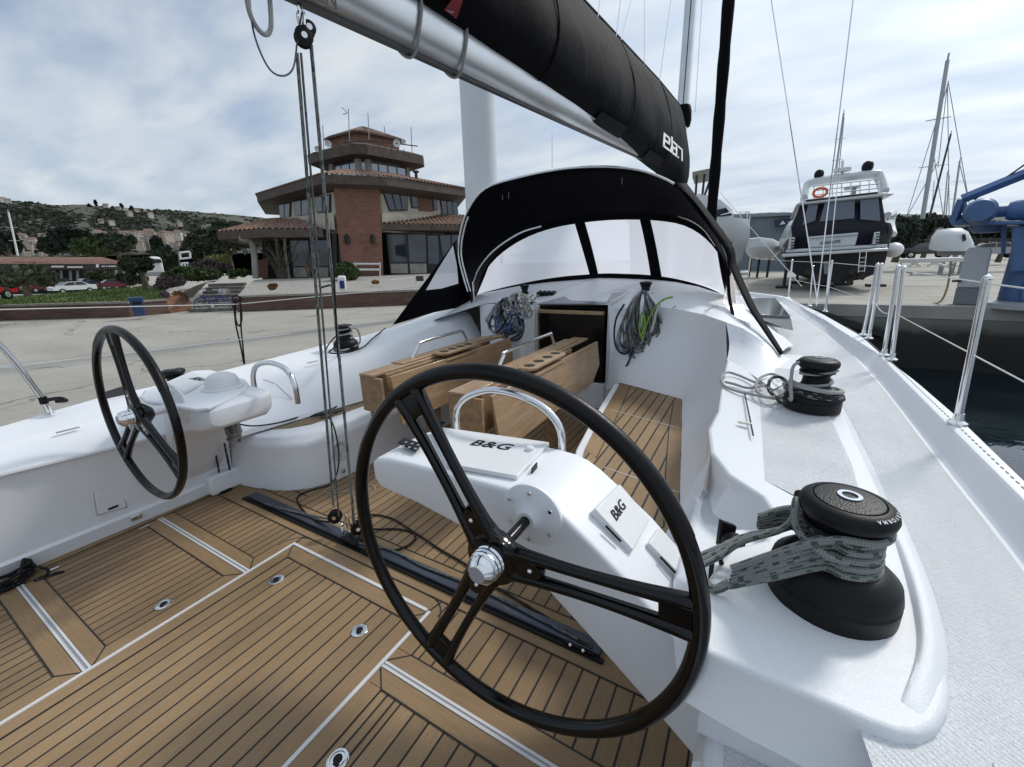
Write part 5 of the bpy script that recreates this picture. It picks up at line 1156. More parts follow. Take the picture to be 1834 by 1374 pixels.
# black line knotted on the port lifeline
kn = thing('hanging_line', gate, 'thin black line knotted on the port lifeline and hanging down', 'rope')
gp = lambda x, y, s=0: Vector(cl(D(x, y, 4.9+s)))
for P in ((gp(418, 535), gp(420, 560), gp(423, 585), gp(430, 615), gp(437, 652)), (gp(430, 533), gp(431, 560), gp(432, 590), gp(435, 620), gp(438, 652)), (gp(422, 535), gp(422, 570), gp(428, 584), gp(433, 570), gp(430, 537)), (gp(415, 533), gp(424, 530), gp(434, 536), gp(420, 540), gp(415, 534))):
    MB().tube(smooth_path(P, 6), .008, 6).build('line', R_BLACK, kn)
rope([Vector(cl(D(605, 480, 4.2))), Vector(cl(D(597, 500, 4.2))), Vector(cl(D(600, 560, 4.2))), Vector(cl(D(604, 600, 4.2)))], .006, 'hanging_line', R_BLACK, 'black thin line hanging in front of the far port winch')
# ------------------------------------------------------------------ BACKGROUND: ground, quay, water
def gz(x, y):      # quay ground height
    return -.25+.55*min(1, max(0, (x+14)/10))
def conc_fn(t, b, tcn):
    n = nd(t, 'ShaderNodeTexNoise', i_Scale=.35, i_Detail=8., i_Roughness=.65); t.links.new(tcn.outputs['Object'], n.inputs['Vector'])
    n2 = nd(t, 'ShaderNodeTexNoise', i_Scale=9., i_Detail=6., i_Roughness=.7); t.links.new(tcn.outputs['Object'], n2.inputs['Vector'])
    mp = nd(t, 'ShaderNodeMapping'); t.links.new(tcn.outputs['Object'], mp.inputs[0]); mp.inputs['Rotation'].default_value = (0, 0, .62); mp.inputs['Scale'].default_value = (.12, .9, 1)
    n3 = nd(t, 'ShaderNodeTexNoise', i_Scale=1.2, i_Detail=6.); t.links.new(mp.outputs[0], n3.inputs['Vector'])
    f = math_(t, 'ADD', math_(t, 'MULTIPLY', n.outputs[0], .4), math_(t, 'ADD', math_(t, 'MULTIPLY', n2.outputs[0], .3), math_(t, 'MULTIPLY', n3.outputs[0], .3)))
    col = ramp(t, f, [(.36, (.265, .25, .215)), (.5, (.33, .312, .272)), (.64, (.40, .38, .335))])
    v = nd(t, 'ShaderNodeTexVoronoi', feature='DISTANCE_TO_EDGE', i_Scale=.16); mpv = nd(t, 'ShaderNodeMapping'); t.links.new(tcn.outputs['Object'], mpv.inputs[0])
    nv = nd(t, 'ShaderNodeTexNoise', i_Scale=1.5, i_Detail=3.); t.links.new(tcn.outputs['Object'], nv.inputs['Vector'])
    va = nd(t, 'ShaderNodeVectorMath', operation='MULTIPLY_ADD'); t.links.new(nv.outputs[1], va.inputs[0]); va.inputs[1].default_value = (1.2, 1.2, 0); t.links.new(tcn.outputs['Object'], va.inputs[2]); t.links.new(va.outputs[0], v.inputs['Vector'])
    t.links.new(mixc(t, math_(t, 'LESS_THAN', v.outputs['Distance'], .004), col, (.17, .16, .145)), b.inputs['Base Color'])
    bp = nd(t, 'ShaderNodeBump', i_Strength=.4, i_Distance=.02); t.links.new(n2.outputs[0], bp.inputs['Height']); t.links.new(bp.outputs[0], b.inputs['Normal'])
CONC = mat('quay_concrete', (.3, .29, .26), .85, fn=conc_fn)
QE = 14.5
xs = sorted(set(list(np.linspace(-60, 60, 61)) + [-4.9] + list(np.linspace(-14, -4, 11)) + [-3000, -900, -300, -120, 120, 300, 900, 3000]))
ys = sorted(set([-200, -80, -30, -10, 0, 5, 10, QE, 18, 24, 32, 42, 55, 80, 130, 250, 600, 1500, 4000]))
m = MB(); idx = {}
for i, x in enumerate(xs):
    for j, y in enumerate(ys): idx[i, j] = len(m.v); m.v.append((x, y, gz(x, y)))
for i in range(len(xs)-1):
    for j in range(len(ys)-1):
        if xs[i] >= -4.9 and ys[j] < QE: continue
        m.f.append((idx[i, j], idx[i+1, j], idx[i+1, j+1], idx[i, j+1])); m.m.append(0)
tag(m.build('quay_ground', CONC, smooth=False), kind='structure')
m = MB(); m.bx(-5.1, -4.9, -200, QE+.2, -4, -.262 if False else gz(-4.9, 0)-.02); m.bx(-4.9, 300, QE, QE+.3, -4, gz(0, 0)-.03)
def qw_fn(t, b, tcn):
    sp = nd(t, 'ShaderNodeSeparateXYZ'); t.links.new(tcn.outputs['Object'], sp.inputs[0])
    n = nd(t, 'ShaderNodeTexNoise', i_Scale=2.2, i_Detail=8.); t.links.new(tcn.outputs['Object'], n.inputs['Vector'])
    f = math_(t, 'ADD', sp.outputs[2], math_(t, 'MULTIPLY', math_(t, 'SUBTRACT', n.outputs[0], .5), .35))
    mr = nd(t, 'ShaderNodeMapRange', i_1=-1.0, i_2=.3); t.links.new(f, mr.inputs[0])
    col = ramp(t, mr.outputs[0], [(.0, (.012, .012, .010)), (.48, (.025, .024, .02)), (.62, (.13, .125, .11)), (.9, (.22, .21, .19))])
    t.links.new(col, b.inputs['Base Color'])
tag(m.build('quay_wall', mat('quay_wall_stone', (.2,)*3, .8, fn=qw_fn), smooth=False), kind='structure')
m = MB().bx(-4.9, 60, QE-.02, QE+.6, gz(0, 0)-.30, gz(0, 0)+.035); tag(m.build('quay_coping', mat('coping_concrete', (.30, .29, .27), .8, var=.2, vscale=1.5), bevel=.02), kind='structure')
for x0, lb_ in ((1.2, 'black slanted fender timber on the quay face, nearer the sailing yacht bow'), (7.4, 'black slanted fender timber on the quay face under the white quay box')):
    m = MB(); m.slab([(x0, QE-.04, .2), (x0+.25, QE-.04, .22), (x0+2.2, QE-.04, -.45), (x0+2.0, QE-.04, -.55)], (0, -.22, 0))
    tag(m.build('quay_timber', mat('black_timber', (.02, .02, .022), .7)), lb_, 'fender')
def water_fn(t, b, tcn):
    mp = nd(t, 'ShaderNodeMapping'); t.links.new(tcn.outputs['Object'], mp.inputs[0]); mp.inputs['Scale'].default_value = (1, 1, 1)
    n = nd(t, 'ShaderNodeTexNoise', i_Scale=1.3, i_Detail=4., i_Distortion=.8); t.links.new(mp.outputs[0], n.inputs['Vector'])
    bp = nd(t, 'ShaderNodeBump', i_Strength=.35, i_Distance=.03); t.links.new(n.outputs[0], bp.inputs['Height']); t.links.new(bp.outputs[0], b.inputs['Normal'])
WATER = mat('harbour_water', (.008, .016, .021), .02, spec=.6, fn=water_fn)
tag(MB().add([(-4.9, -200, -1.3), (300, -200, -1.3), (300, QE, -1.3), (-4.9, QE, -1.3)], [(0, 1, 2, 3)]).build('water', WATER, smooth=False), kind='structure')
# road markings on the far quay
m = MB()
for (a, b) in (((1660, 530), (1760, 532)), ((1560, 505), (1700, 500))):
    p = Vector(zp(*a, .304)); q = Vector(zp(*b, .304)); m.slab([p, q, q+Vector((0, .12, 0)), p+Vector((0, .12, 0))], (0, 0, .003))
tag(m.build('quay_marking', mat('faded_paint', (.5, .5, .47), .8, var=.2)), kind='structure')
# ------------------------------------------------------------------ brick helpers
def brick_fn(sc, c1, c2, mort):
    def fn(t, b, tcn):
        g = nd(t, 'ShaderNodeNewGeometry'); sp = nd(t, 'ShaderNodeSeparateXYZ'); t.links.new(g.outputs['Position'], sp.inputs[0])
        h = math_(t, 'ADD', math_(t, 'MULTIPLY', sp.outputs[0], .74), math_(t, 'MULTIPLY', sp.outputs[1], .67))
        cb_ = nd(t, 'ShaderNodeCombineXYZ'); t.links.new(h, cb_.inputs[0]); t.links.new(sp.outputs[2], cb_.inputs[1])
        br = nd(t, 'ShaderNodeTexBrick', i_Scale=1.); t.links.new(cb_.outputs[0], br.inputs['Vector'])
        br.inputs['Brick Width'].default_value = .30*sc; br.inputs['Row Height'].default_value = .10*sc; br.inputs['Mortar Size'].default_value = .012*sc
        br.inputs['Color1'].default_value = (*c1, 1); br.inputs['Color2'].default_value = (*c2, 1); br.inputs['Mortar'].default_value = (*mort, 1)
        n = nd(t, 'ShaderNodeTexNoise', i_Scale=.8, i_Detail=7.); t.links.new(g.outputs['Position'], n.inputs['Vector'])
        mm = nd(t, 'ShaderNodeMix', data_type='RGBA', blend_type='MULTIPLY'); mm.inputs[0].default_value = .6; t.links.new(br.outputs[0], mm.inputs[6]); t.links.new(ramp(t, n.outputs[0], [(.3, (.55, .55, .55)), (.7, (1, 1, 1))]), mm.inputs[7])
        t.links.new(mm.outputs[2], b.inputs['Base Color'])
    return fn
BRICK = mat('red_brick', (.25, .1, .07), .85, fn=brick_fn(1.4, (.30, .115, .075), (.21, .08, .055), (.20, .16, .13)))
BRICKW = mat('low_wall_brick', (.2, .09, .07), .9, fn=brick_fn(1.2, (.17, .085, .065), (.11, .06, .05), (.12, .10, .085)))
BRICKO = mat('orange_brick', (.35, .17, .1), .9, fn=brick_fn(1.2, (.27, .12, .065), (.22, .095, .055), (.28, .2, .15)))
def tile_fn(t, b, tcn):
    n = nd(t, 'ShaderNodeTexNoise', i_Scale=3., i_Detail=8.); t.links.new(tcn.outputs['Object'], n.inputs['Vector'])
    t.links.new(ramp(t, n.outputs[0], [(.3, (.09, .052, .038)), (.5, (.165, .092, .062)), (.7, (.25, .16, .11))]), b.inputs['Base Color'])
TILE = mat('roof_tile', (.3, .15, .1), .8, fn=tile_fn)
SOFF = mat('brown_fascia', (.085, .065, .052), .8, var=.25, vscale=2)
CREAM = mat('cream_plaster', (.52, .47, .38), .8, var=.15, vscale=1.2)
STONE = mat('pale_stone', (.33, .31, .28), .85, var=.2, vscale=2)
GLASSD = mat('window_glass', (.05, .06, .075), .04, spec=1., metal=.35)
GLASSL = mat('lit_window_glass', (.30, .33, .37), .08, metal=.6)
FRAME = mat('dark_frame', (.02, .018, .018), .5)
GRAV = mat('gravel', (.30, .285, .26), .9, var=.25, vscale=6, bump=.6, bscale=14)
# ------------------------------------------------------------------ harbour control building
D0 = 34.
G0 = Vector(cl(D(640, 495, D0))); nv_ = Vector((G0.x, G0.y, 0)).normalized(); uv_ = Vector((nv_.y, -nv_.x, 0))
def bpt(px, py, v):     # point on the vertical plane at depth v in the building's own frame
    d = ray(px, py); t = ((np.array(G0)+np.array(nv_)*v-CAM)@np.array(nv_))/(d@np.array(nv_)); return Vector(cl(CAM+d*t))
def U(p): return (Vector(p)-G0).dot(uv_)
def V(p): return (Vector(p)-G0).dot(nv_)
def UV(u, v, z): return Vector((G0.x, G0.y, 0))+uv_*u+nv_*v+Vector((0, 0, z))
gzb = G0.z
BD = thing('control_building', G0, 'brick harbour building with tiled roofs and a glazed octagonal tower', 'building')
def wallquad(P, name, mt, th=.25, par=None): return MB().slab(P, nv_*th).build(name, mt, par or BD, smooth=False)
# brick pier, slightly tapered
zt = bpt(640, 331, -.6).z
pr_ = [bpt(613, 492, -.6), bpt(686, 490, -.6), bpt(680, 333, -.6), bpt(597, 334, -.6)]
for p in pr_[:2]: p.z = gzb-.2
MB().slab(pr_, nv_*2.4).build('brick_pier', BRICK, BD, smooth=False)
for px in (622, 668):
    c = bpt(px, 430, -.72); m = MB().box(c, (.25, .25, .5)); m.lathe([(.2, .25), (.0001, .45)], c, seg=6); m.build('wall_lamp', FRAME, BD)
# upper roof
zb_ = bpt(640, 331, -1.4).z; ztp = zb_+.62
ec = [(-3.15, -1.4), (2.65, -1.4)]
LC = Z(460, 355, zb_+.3); RC = Z(836, 345, zb_+.3); lc = (U(LC), V(LC)); rc = (U(RC), V(RC))
uL = U(bpt(576, 318, -1.4)); uR = U(bpt(692, 318, -1.4))
outl = [(uL, -1.4), (uR, -1.4), (rc[0], rc[1]), (rc[0]+1, rc[1]+9), (lc[0]-1, lc[1]+9), (lc[0], lc[1])]
m = MB(); cen = (sum(p[0] for p in outl)/6, sum(p[1] for p in outl)/6)
ins = [(lerp(p[0], cen[0], .20), lerp(p[1], cen[1], .20)) for p in outl]
top_in = [(lerp(p[0], cen[0], .55), lerp(p[1], cen[1], .55)) for p in outl]
m.grid([[UV(*p, zb_-.28) for p in ins], [UV(*p, zb_+.02) for p in outl], [UV(*p, ztp-.05) for p in outl]], closev=True)
m.build('upper_fascia', SOFF, BD, smooth=False)
def tiles(outl, inn, z0, z1, name, amp=.05, pitch=.32, par=None):
    # corrugated tile slopes between an outline and an inner ring
    m = MB(); n = len(outl)
    for i in range(n):
        a, b = outl[i], outl[(i+1) % n]; c, d = inn[i], inn[(i+1) % n]
        A, B_, C_, D_ = UV(*a, z0), UV(*b, z0), UV(*c, z1), UV(*d, z1); L_ = (B_-A).length; k = max(4, int(L_/pitch)*4)
        rows = []
        for s in (0, .5, 1):
            rows.append([A.lerp(B_, j/k).lerp(C_.lerp(D_, j/k), s)+Vector((0, 0, amp*sin(j*pi/2+.3))) for j in range(k+1)])
        m.grid(rows)
    return m.build(name, TILE, par or BD, angle=80)
tiles([(lerp(p[0], cen[0], -.01), lerp(p[1], cen[1], -.01)) for p in outl], top_in, ztp, ztp+1.1, 'upper_roof', .06)
# upper storey walls
zf = bpt(640, 408, 0).z-.3
wl_ = [(lerp(p[0], cen[0], .21), lerp(p[1], cen[1], .21)) for p in outl]
m = MB().grid([[UV(*p, zf) for p in wl_], [UV(*p, zb_-.25) for p in wl_]], closev=True); m.build('upper_wall', CREAM, BD, smooth=False)
def onwall(px, py, i, off=.06, ring=None):
    ring = ring or wl_
    a, b = ring[i], ring[(i+1) % len(ring)]; A = UV(*a, 0); B_ = UV(*b, 0); t_ = (B_-A).normalized(); nn = Vector((t_.y, -t_.x, 0))
    if nn.dot(nv_) > 0: nn = -nn
    d = ray(px, py); n3 = np.array(nn); t = ((np.array(A+nn*off)-CAM)@n3)/(d@n3); return Vector(cl(CAM+d*t)), nn
def window(pxs, i, name='window', cols=2, gl=GLASSD, fm=FRAME, ring=None, th=.10, bars=True, par=None):
    P = []
    for q in pxs: p, nn = onwall(*q, i, .10, ring); P.append(p)
    w = MB().slab(P, -nn*.14).build(name, fm, par or BD, smooth=False)
    cx_ = sum(P, Vector((0, 0, 0)))/4; g = MB()
    for k in range(cols):
        u0, u1 = (k+.10)/cols, (k+.90)/cols
        q = [P[0].lerp(P[1], u).lerp(P[3].lerp(P[2], u), t) for u, t in ((u0, .07), (u1, .07), (u1, .93), (u0, .93))]
        g.slab([p+nn*.012 for p in q], nn*.006)
    g.build('pane', gl, w, smooth=False); return w
# left facade windows are on ring edge 5 (left corner to front), right on edge 1
for pxs in (((499, 366), (520, 363), (519, 390), (501, 392)), ((527, 360), (553, 356), (553, 386), (528, 389)), ((564, 352), (591, 348), (591, 380), (567, 381))): window(pxs, 5, cols=2)
for pxs, c in ((((686, 343), (729, 347), (731, 377), (698, 378)), 3), (((735, 348), (748, 350), (750, 373), (738, 373)), 1), (((774, 355), (782, 356), (784, 376), (776, 376)), 1), (((789, 358), (819, 361), (821, 385), (792, 385)), 3)): window(pxs, 1, cols=c)
P = [onwall(*q, 1, .05)[0] for q in ((748, 349), (775, 353), (777, 379), (750, 378))]; wallquad(P, 'brick_panel', BRICK, .05)
# balcony bands
for e, pxs in ((5, ((498, 391), (597, 381), (600, 412), (500, 402))), (1, ((684, 381), (821, 386), (822, 396), (684, 408)))):
    P = [onwall(*q, e, .35)[0] for q in pxs]; wallquad(P, 'balcony_band', CREAM, .3)
# tower
tcz = bpt(640, 276, 3.0).z
f0 = bpt(646, 276, 3.0); TL = Z(552, 290, f0.z+.2); TR = Z(760, 297, f0.z+.1); tl = (U(TL), V(TL)); tr_ = (U(TR), V(TR)); tf = (U(f0), 3.0)
t1 = (U(bpt(575, 290, 0))*1.0, 0)
ring_t = [(tf[0]-.6, 3.0), (tf[0]+.5, 3.0), (tr_[0]-.2, tr_[1]-.9), (tr_[0], tr_[1]), (tr_[0]-1.2, tr_[1]+2.6), (tl[0]+1.4, tl[1]+2.8), (tl[0], tl[1]), (tl[0]+.5, tl[1]-1.0)]
ct = (sum(p[0] for p in ring_t)/8, sum(p[1] for p in ring_t)/8)
def sc(r, k): return [(lerp(ct[0], p[0], k), lerp(ct[1], p[1], k)) for p in r]
zT = f0.z
m = MB().grid([[UV(*p, zT-.15) for p in sc(ring_t, .70)], [UV(*p, zT+.0) for p in ring_t], [UV(*p, zT+.70) for p in ring_t], [UV(*p, zT+.95) for p in sc(ring_t, .80)]], closev=True)
m.build('tower_fascia', SOFF, BD, smooth=False)
tw = sc(ring_t, .66)
m = MB().grid([[UV(*p, ztp+.2) for p in tw], [UV(*p, zT) for p in tw]], closev=True); m.build('tower_glazing', FRAME, BD, smooth=False)
for i in range(8):
    g = MB(); a, b = tw[i], tw[(i+1) % 8]; A, B_ = UV(*a, 0), UV(*b, 0); L_ = (B_-A).length
    if L_ < .8: k = 1
    else: k = max(1, int(L_/.75))
    t_ = (B_-A).normalized(); nn = Vector((t_.y, -t_.x, 0)); 
    if nn.dot(Vector((A-UV(*ct, 0)))) < 0: nn = -nn
    for j in range(k):
        u0, u1 = (j+.07)/k, (j+.93)/k
        q = [A.lerp(B_, u0)+nn*.03, A.lerp(B_, u1)+nn*.03]
        g.slab([q[0]+Vector((0, 0, ztp+.55)), q[1]+Vector((0, 0, ztp+.55)), q[1]+Vector((0, 0, zT-.35)), q[0]+Vector((0, 0, zT-.35))], nn*.02)
    g.build('tower_window', GLASSL, BD, smooth=False)
for i in (0, 1, 3, 7):
    p = UV(*sc(ring_t, .675)[i], 0); MB().box((p.x, p.y, (ztp+zT)/2+.1), (.38, .38, zT-ztp)).build('tower_post', STONE, BD)
m = MB().grid([[UV(*p, zT+.9) for p in sc(ring_t, .58)], [UV(*p, zT+1.9) for p in sc(ring_t, .58)]], closev=True); m.build('tower_brick', BRICK, BD, smooth=False)
rt = sc(ring_t, .68); ap = sc(ring_t, .05)
tiles(rt, ap, zT+1.9, zT+2.75, 'tower_roof', .05)
m = MB().grid([[UV(*p, zT+1.78) for p in rt], [UV(*p, zT+1.9) for p in rt]], closev=True); m.build('tower_roof_edge', SOFF, BD, smooth=False)
# tower equipment
for (px, py0, py1) in ((626, 255, 195), (661, 250, 203), (738, 272, 228), (580, 268, 225), (690, 240, 226)):
    a = bpt(px, py0, 4); b = bpt(px-2, py1, 4); an = MB().tube([a, b], .035, 6).build('antenna', GREYP, BD)
    if px == 626: MB().tube([bpt(612, 192, 4), bpt(622, 202, 4)], .03, 5).tube([bpt(614, 205, 4), bpt(622, 203, 4)], .03, 5).build('antenna_arm', GREYP, BD)
for (px, py, s) in ((588, 260, .24), (710, 259, .27), (569, 269, .2), (722, 256, .18)):
    c = bpt(px, py, 2.6); Mx = frame((0, 0, 0), uv_, (0, 0, 1)).to_3x3()
    m = MB().lathe([(.0001, .0), (s*.5, .05), (s*.85, .2), (s, .35), (s*.94, .35), (s*.5, .15), (.0001, .1)], c, Mx, 16); m.build('loudhailer', WHITEP, BD)
m = MB()
for k in range(9):
    a = bpt(635+k*11, 258+abs(k-1)*1.2, 2.5); m.tube([a, a+Vector((0, 0, -.5+.2*(k % 2)))], .03, 5)
m.tube([bpt(615, 256, 2.5), bpt(655, 252, 2.5), bpt(700, 256, 2.5), bpt(748, 262, 2.5)], .04, 6); m.build('cable_run', FRAME, BD)
c = bpt(746, 322, 2.0); MB().lathe([(.12, 0), (.12, .5), (.25, .52), (.25, .62), (.0001, .62)], c, seg=10).build('chimney_cowl', FRAME, BD)
# lower roofs and ground floor
def lowroof(edge, inner, zt_, zb2, name):
    m = MB().slab([Vector((p.x, p.y, zb2)) for p in edge+inner[::-1]], (0, 0, zt_-zb2)); m.build(name+'_fascia', SOFF, BD, smooth=False)
zl = bpt(640, 410, -1).z
e1_ = Z(388, 410, zl); e2_ = Z(520, 408, zl) ; 
zr_e = zl+.1
EL = [Z(386, 413, zl), Z(470, 410, zl), Z(600, 411, zl)]
ELv = [Vector(cl(p)) for p in EL]
eL = [(U(p), V(p)) for p in ELv]
left_edge = [(eL[0][0], min(3.5, max(-2, eL[0][1]))), (-3.0, -1.8), (-2.1, -1.6)]
u0 = U(bpt(387, 410, 1.0))
ringL = [(u0, 1.0), (U(bpt(470, 410, -1.2)), -1.2), (-1.9, -1.2), (-1.9, 5), (u0, 7.5)]
cenL = (lerp(u0, -2, .62), 4.0)
m = MB().prism([(UV(*p, 0).x, UV(*p, 0).y) for p in ringL], zl-.55, zl-.02); m.build('lower_fascia', SOFF, BD, smooth=False)
tiles(ringL, [(lerp(p[0], cenL[0], .7), lerp(p[1], cenL[1], .7)) for p in ringL], zl+.02, bpt(505, 396, 3).z+.15, 'lower_roof', .06, .35)
zl2 = bpt(750, 412, -.5).z; u1 = U(bpt(850, 410, .5))
ringR = [(1.9, -.6), (u1, .2), (u1+.5, 6), (1.9, 5)]
m = MB().prism([(UV(*p, 0).x, UV(*p, 0).y) for p in ringR], zl2-.0, zl2+.42); m.build('lower_fascia', SOFF, BD, smooth=False)
tiles(ringR, [(2.2, 2.5), (u1-.5, 2.2), (u1-.5, 5), (2.2, 4.9)], zl2+.46, bpt(760, 388, 2).z+.2, 'lower_roof', .06, .35)
# ground floor glazing
def gwin(p4, v, cols, name='shop_window', base=True):
    P = [bpt(*q, v) for q in p4]; w = MB().slab(P, nv_*.2).build(name, FRAME, BD, smooth=False); g = MB(); w2 = MB()
    for k in range(cols):
        u0_, u1_ = (k+.06)/cols, (k+.94)/cols
        q = [P[0].lerp(P[1], u).lerp(P[3].lerp(P[2], u), t) for u, t in ((u0_, .03), (u1_, .03), (u1_, .70), (u0_, .70))]; g.slab([p-nv_*.03 for p in q], nv_*.02)
        q = [P[0].lerp(P[1], u).lerp(P[3].lerp(P[2], u), t) for u, t in ((u0_, .74), (u1_, .74), (u1_, .98), (u0_, .98))]; w2.slab([p-nv_*.03 for p in q], nv_*.02)
    g.build('pane', GLASSD, w, smooth=False)
    if base: w2.build('white_base_panel', STONE, w, smooth=False)
gwin(((517, 425), (589, 425), (590, 497), (525, 498)), .8, 2)
gwin(((691, 418), (764, 418), (766, 491), (699, 491)), .8, 2); gwin(((764, 420), (850, 418), (850, 495), (767, 495)), 1.4, 4, base=False)
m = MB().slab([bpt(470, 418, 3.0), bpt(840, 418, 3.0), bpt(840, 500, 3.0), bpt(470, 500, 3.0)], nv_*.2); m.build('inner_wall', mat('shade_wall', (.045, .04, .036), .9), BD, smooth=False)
for px in (595, 606): m = MB().slab([bpt(px, 418, .2), bpt(px+8, 418, .2), bpt(px+9, 496, .2), bpt(px+1, 496, .2)], nv_*.4); m.build('dark_post', FRAME, BD, smooth=False)
for (a, b, c_) in (((438, 425), (455, 440), (452, 499)), ((492, 425), (497, 440), (498, 499)), ((508, 425), (511, 440), (512, 499))):
    w_ = .2 if a[0] < 450 else .09
    pts = [bpt(a[0]+(0 if a[0] > 450 else -8), a[1], .2), bpt(lerp(a[0], b[0], .6), lerp(a[1], b[1], .5), .2), bpt(b[0], b[1]+12, .2), bpt(c_[0]+6, c_[1], .2)]
    MB().tube(smooth_path(pts, 4), [w_*(1.5 if i < 4 else 1.) for i in range(13)], 10).build('curved_column', STONE, BD)
m = MB().slab([bpt(450, 470, 2.2), bpt(480, 462, 2.2), bpt(480, 498, 2.2), bpt(452, 498, 2.2)], nv_*.2); m.build('brick_panel', BRICK, BD, smooth=False)
# terrace in front of the building: stone bank, wall, steps
wb = [Z(*q, -.25) for q in ((-400, 600), (0, 574.5), (235, 568), (304, 561.4))]; wc = Z(342, 560, -.25); wd_ = [Z(*q, -.25) for q in ((425, 558.7), (600, 552), (750, 546), (900, 541))]
def wall(pts, h, name, mt, label, cat='wall', cap=True):
    root = thing(name, pts[0], label, cat)
    m = MB(); c_ = MB()
    for a, b in zip(pts[:-1], pts[1:]):
        a = Vector(cl(a)); b = Vector(cl(b)); d = (b-a); nn = Vector((-d.y, d.x, 0)).normalized()*.3
        a.z = b.z = -.3; m.slab([a, b, b+nn, a+nn], (0, 0, h+.05)); nn2 = nn*1.25
        c_.slab([a-nn*.15+Vector((0, 0, h+.05)), b-nn*.15+Vector((0, 0, h+.05)), b+nn2+Vector((0, 0, h+.05)), a+nn2+Vector((0, 0, h+.05))], (0, 0, .09))
    m.build('brickwork', mt, root, smooth=False); c_.build('coping', mat('wall_coping', (.25, .23, .2), .85, var=.2), root, smooth=False); return root
hL = .62
wall(wb, hL, 'brick_wall', BRICKW, 'long low dark brick wall under the lawn, left of the steps')
wall(wd_, hL+.05, 'brick_wall', BRICKW, 'low brick wall under the gravel bank, right of the steps')
# orange brick pier end turning back up the steps
a = Vector(cl(wb[3])); b = a+(Vector(cl(D(343, 560, 24.5)))-a)*1; 
o1 = [Z(304, 561.4, -.25), Z(338, 557, -.25)]
m = MB(); A_ = Vector(cl(o1[0])); B_ = Vector(cl(o1[1])); A_.z = B_.z = -.3; m.slab([A_, B_, B_+nv_*.5, A_+nv_*.5], (0, 0, hL+.25)); tag(m.build('brick_pier', BRICKO, smooth=False), 'short bright orange brick pier at the foot of the steps', 'wall')
# steps
stp = thing('stone_steps', Z(380, 555, -.25), 'worn stone steps climbing the bank beside the blue bicycle', 'steps')
s0 = Vector(cl(Z(340, 560, -.25))); s1 = Vector(cl(Z(420, 557, -.25))); sd_ = Vector(cl(D(430, 503, 27.5)))-Vector(cl(D(400, 556, 20.5))); sd_.z = 0
for k in range(7):
    t = k/6.; z1 = -.25+.17*(k+1); off = sd_*(t*.85)
    A_ = s0+off; B_ = s1+off; A_.z = B_.z = z1-.17
    MB().slab([A_, B_, B_+sd_*.18, A_+sd_*.18], (0, 0, .165)).build('step', mat('step_stone', (.15, .14, .125), .9, var=.3, vscale=3), stp, smooth=False)
# terrace terrain
def gp2(px, py, d): return Vector(cl(D(px, py, d)))
ters = thing
tg = MB()
near = [Vector((float(p[0]), float(p[1]), .40)) for p in wb]; 
lawnfar = [gp2(-400, 545, 52), gp2(-60, 530, 48), gp2(130, 524, 40), gp2(300, 510, 33)]
for p in lawnfar: p.z = .1 if p is lawnfar[0] or p is lawnfar[1] else p.z
tg.grid([[p+Vector((0, 0, -.0)) for p in near], [p.lerp(q, .5)+Vector((0, 0, .10)) for p, q in zip(near, lawnfar)], lawnfar])
def grass_fn(t, b, tcn):
    n = nd(t, 'ShaderNodeTexNoise', i_Scale=1.5, i_Detail=8., i_Roughness=.7); t.links.new(tcn.outputs['Object'], n.inputs['Vector'])
    t.links.new(ramp(t, n.outputs[0], [(.3, (.035, .055, .015)), (.5, (.07, .11, .025)), (.7, (.14, .16, .05))]), b.inputs['Base Color'])
GRASS = mat('grass', (.08, .11, .03), .9, fn=grass_fn, bump=0)
lawn = tag(tg.build('lawn', GRASS), kind='structure')
# blades
m = MB(); pr = random.Random(9)
for k in range(9000):
    s, t = pr.random()*2.99, pr.random(); i = int(s); f = s-i
    p = near[i].lerp(near[i+1], f).lerp(lawnfar[i].lerp(lawnfar[i+1], f), t**1.3); p.z += .10*sin(pi*t)
    h = pr.uniform(.05, .16); a = pr.random()*pi; w = Vector((cos(a), sin(a), 0))*.03; tip = Vector((pr.uniform(-.05, .05), pr.uniform(-.05, .05), h))
    m.add([p-w, p+w, p+tip], [(0, 1, 2)])
tag(m.build('grass_blades', GRASS, smooth=False, fix=False), kind='stuff')
bank = MB(); nb = [Vector((float(p[0]), float(p[1]), .42)) for p in wd_]; nb = [Vector(cl(Z(424, 531, .42)))]+nb[1:]
fb = [UV(-6.5, -1.5, gzb+.0), UV(-1.5, -1.2, gzb), UV(3.5, -1.0, gzb), UV(9, -1, gzb)]
bank.grid([nb, [p.lerp(q, .55)+Vector((0, 0, .05)) for p, q in zip(nb, fb)], fb, [p+nv_*12 for p in fb]])
bank.grid([[Vector(cl(Z(305, 534, .40))), Vector(cl(Z(345, 533, .40)))], [gp2(350, 512, 26), gp2(372, 505, 27)], [gp2(372, 503, 30), gp2(400, 500, 31)]])
bank.grid([[Vector(cl(Z(235, 539, .42))), Vector(cl(Z(300, 534, .42)))], [gp2(285, 519, 30), gp2(330, 512, 28)]])
tag(bank.build('gravel_bank', GRAV), kind='structure')
# white bench by the pier
bn_ = thing('garden_bench', bpt(655, 490, -1.2), 'white slatted bench standing against the brick pier', 'bench')
for (ya, yb) in ((471, 474), (481, 484.5)): MB().slab([bpt(632, ya, -1.3), bpt(682, ya, -1.3), bpt(682, yb, -1.3), bpt(632, yb, -1.3)], nv_*.08).build('slat', WHITEP, bn_, smooth=False)
for px in (636, 680): MB().slab([bpt(px, 470, -1.3), bpt(px+2, 470, -1.3), bpt(px+2, 495, -1.3), bpt(px, 495, -1.3)], nv_*.5).build('leg', WHITEP, bn_, smooth=False)
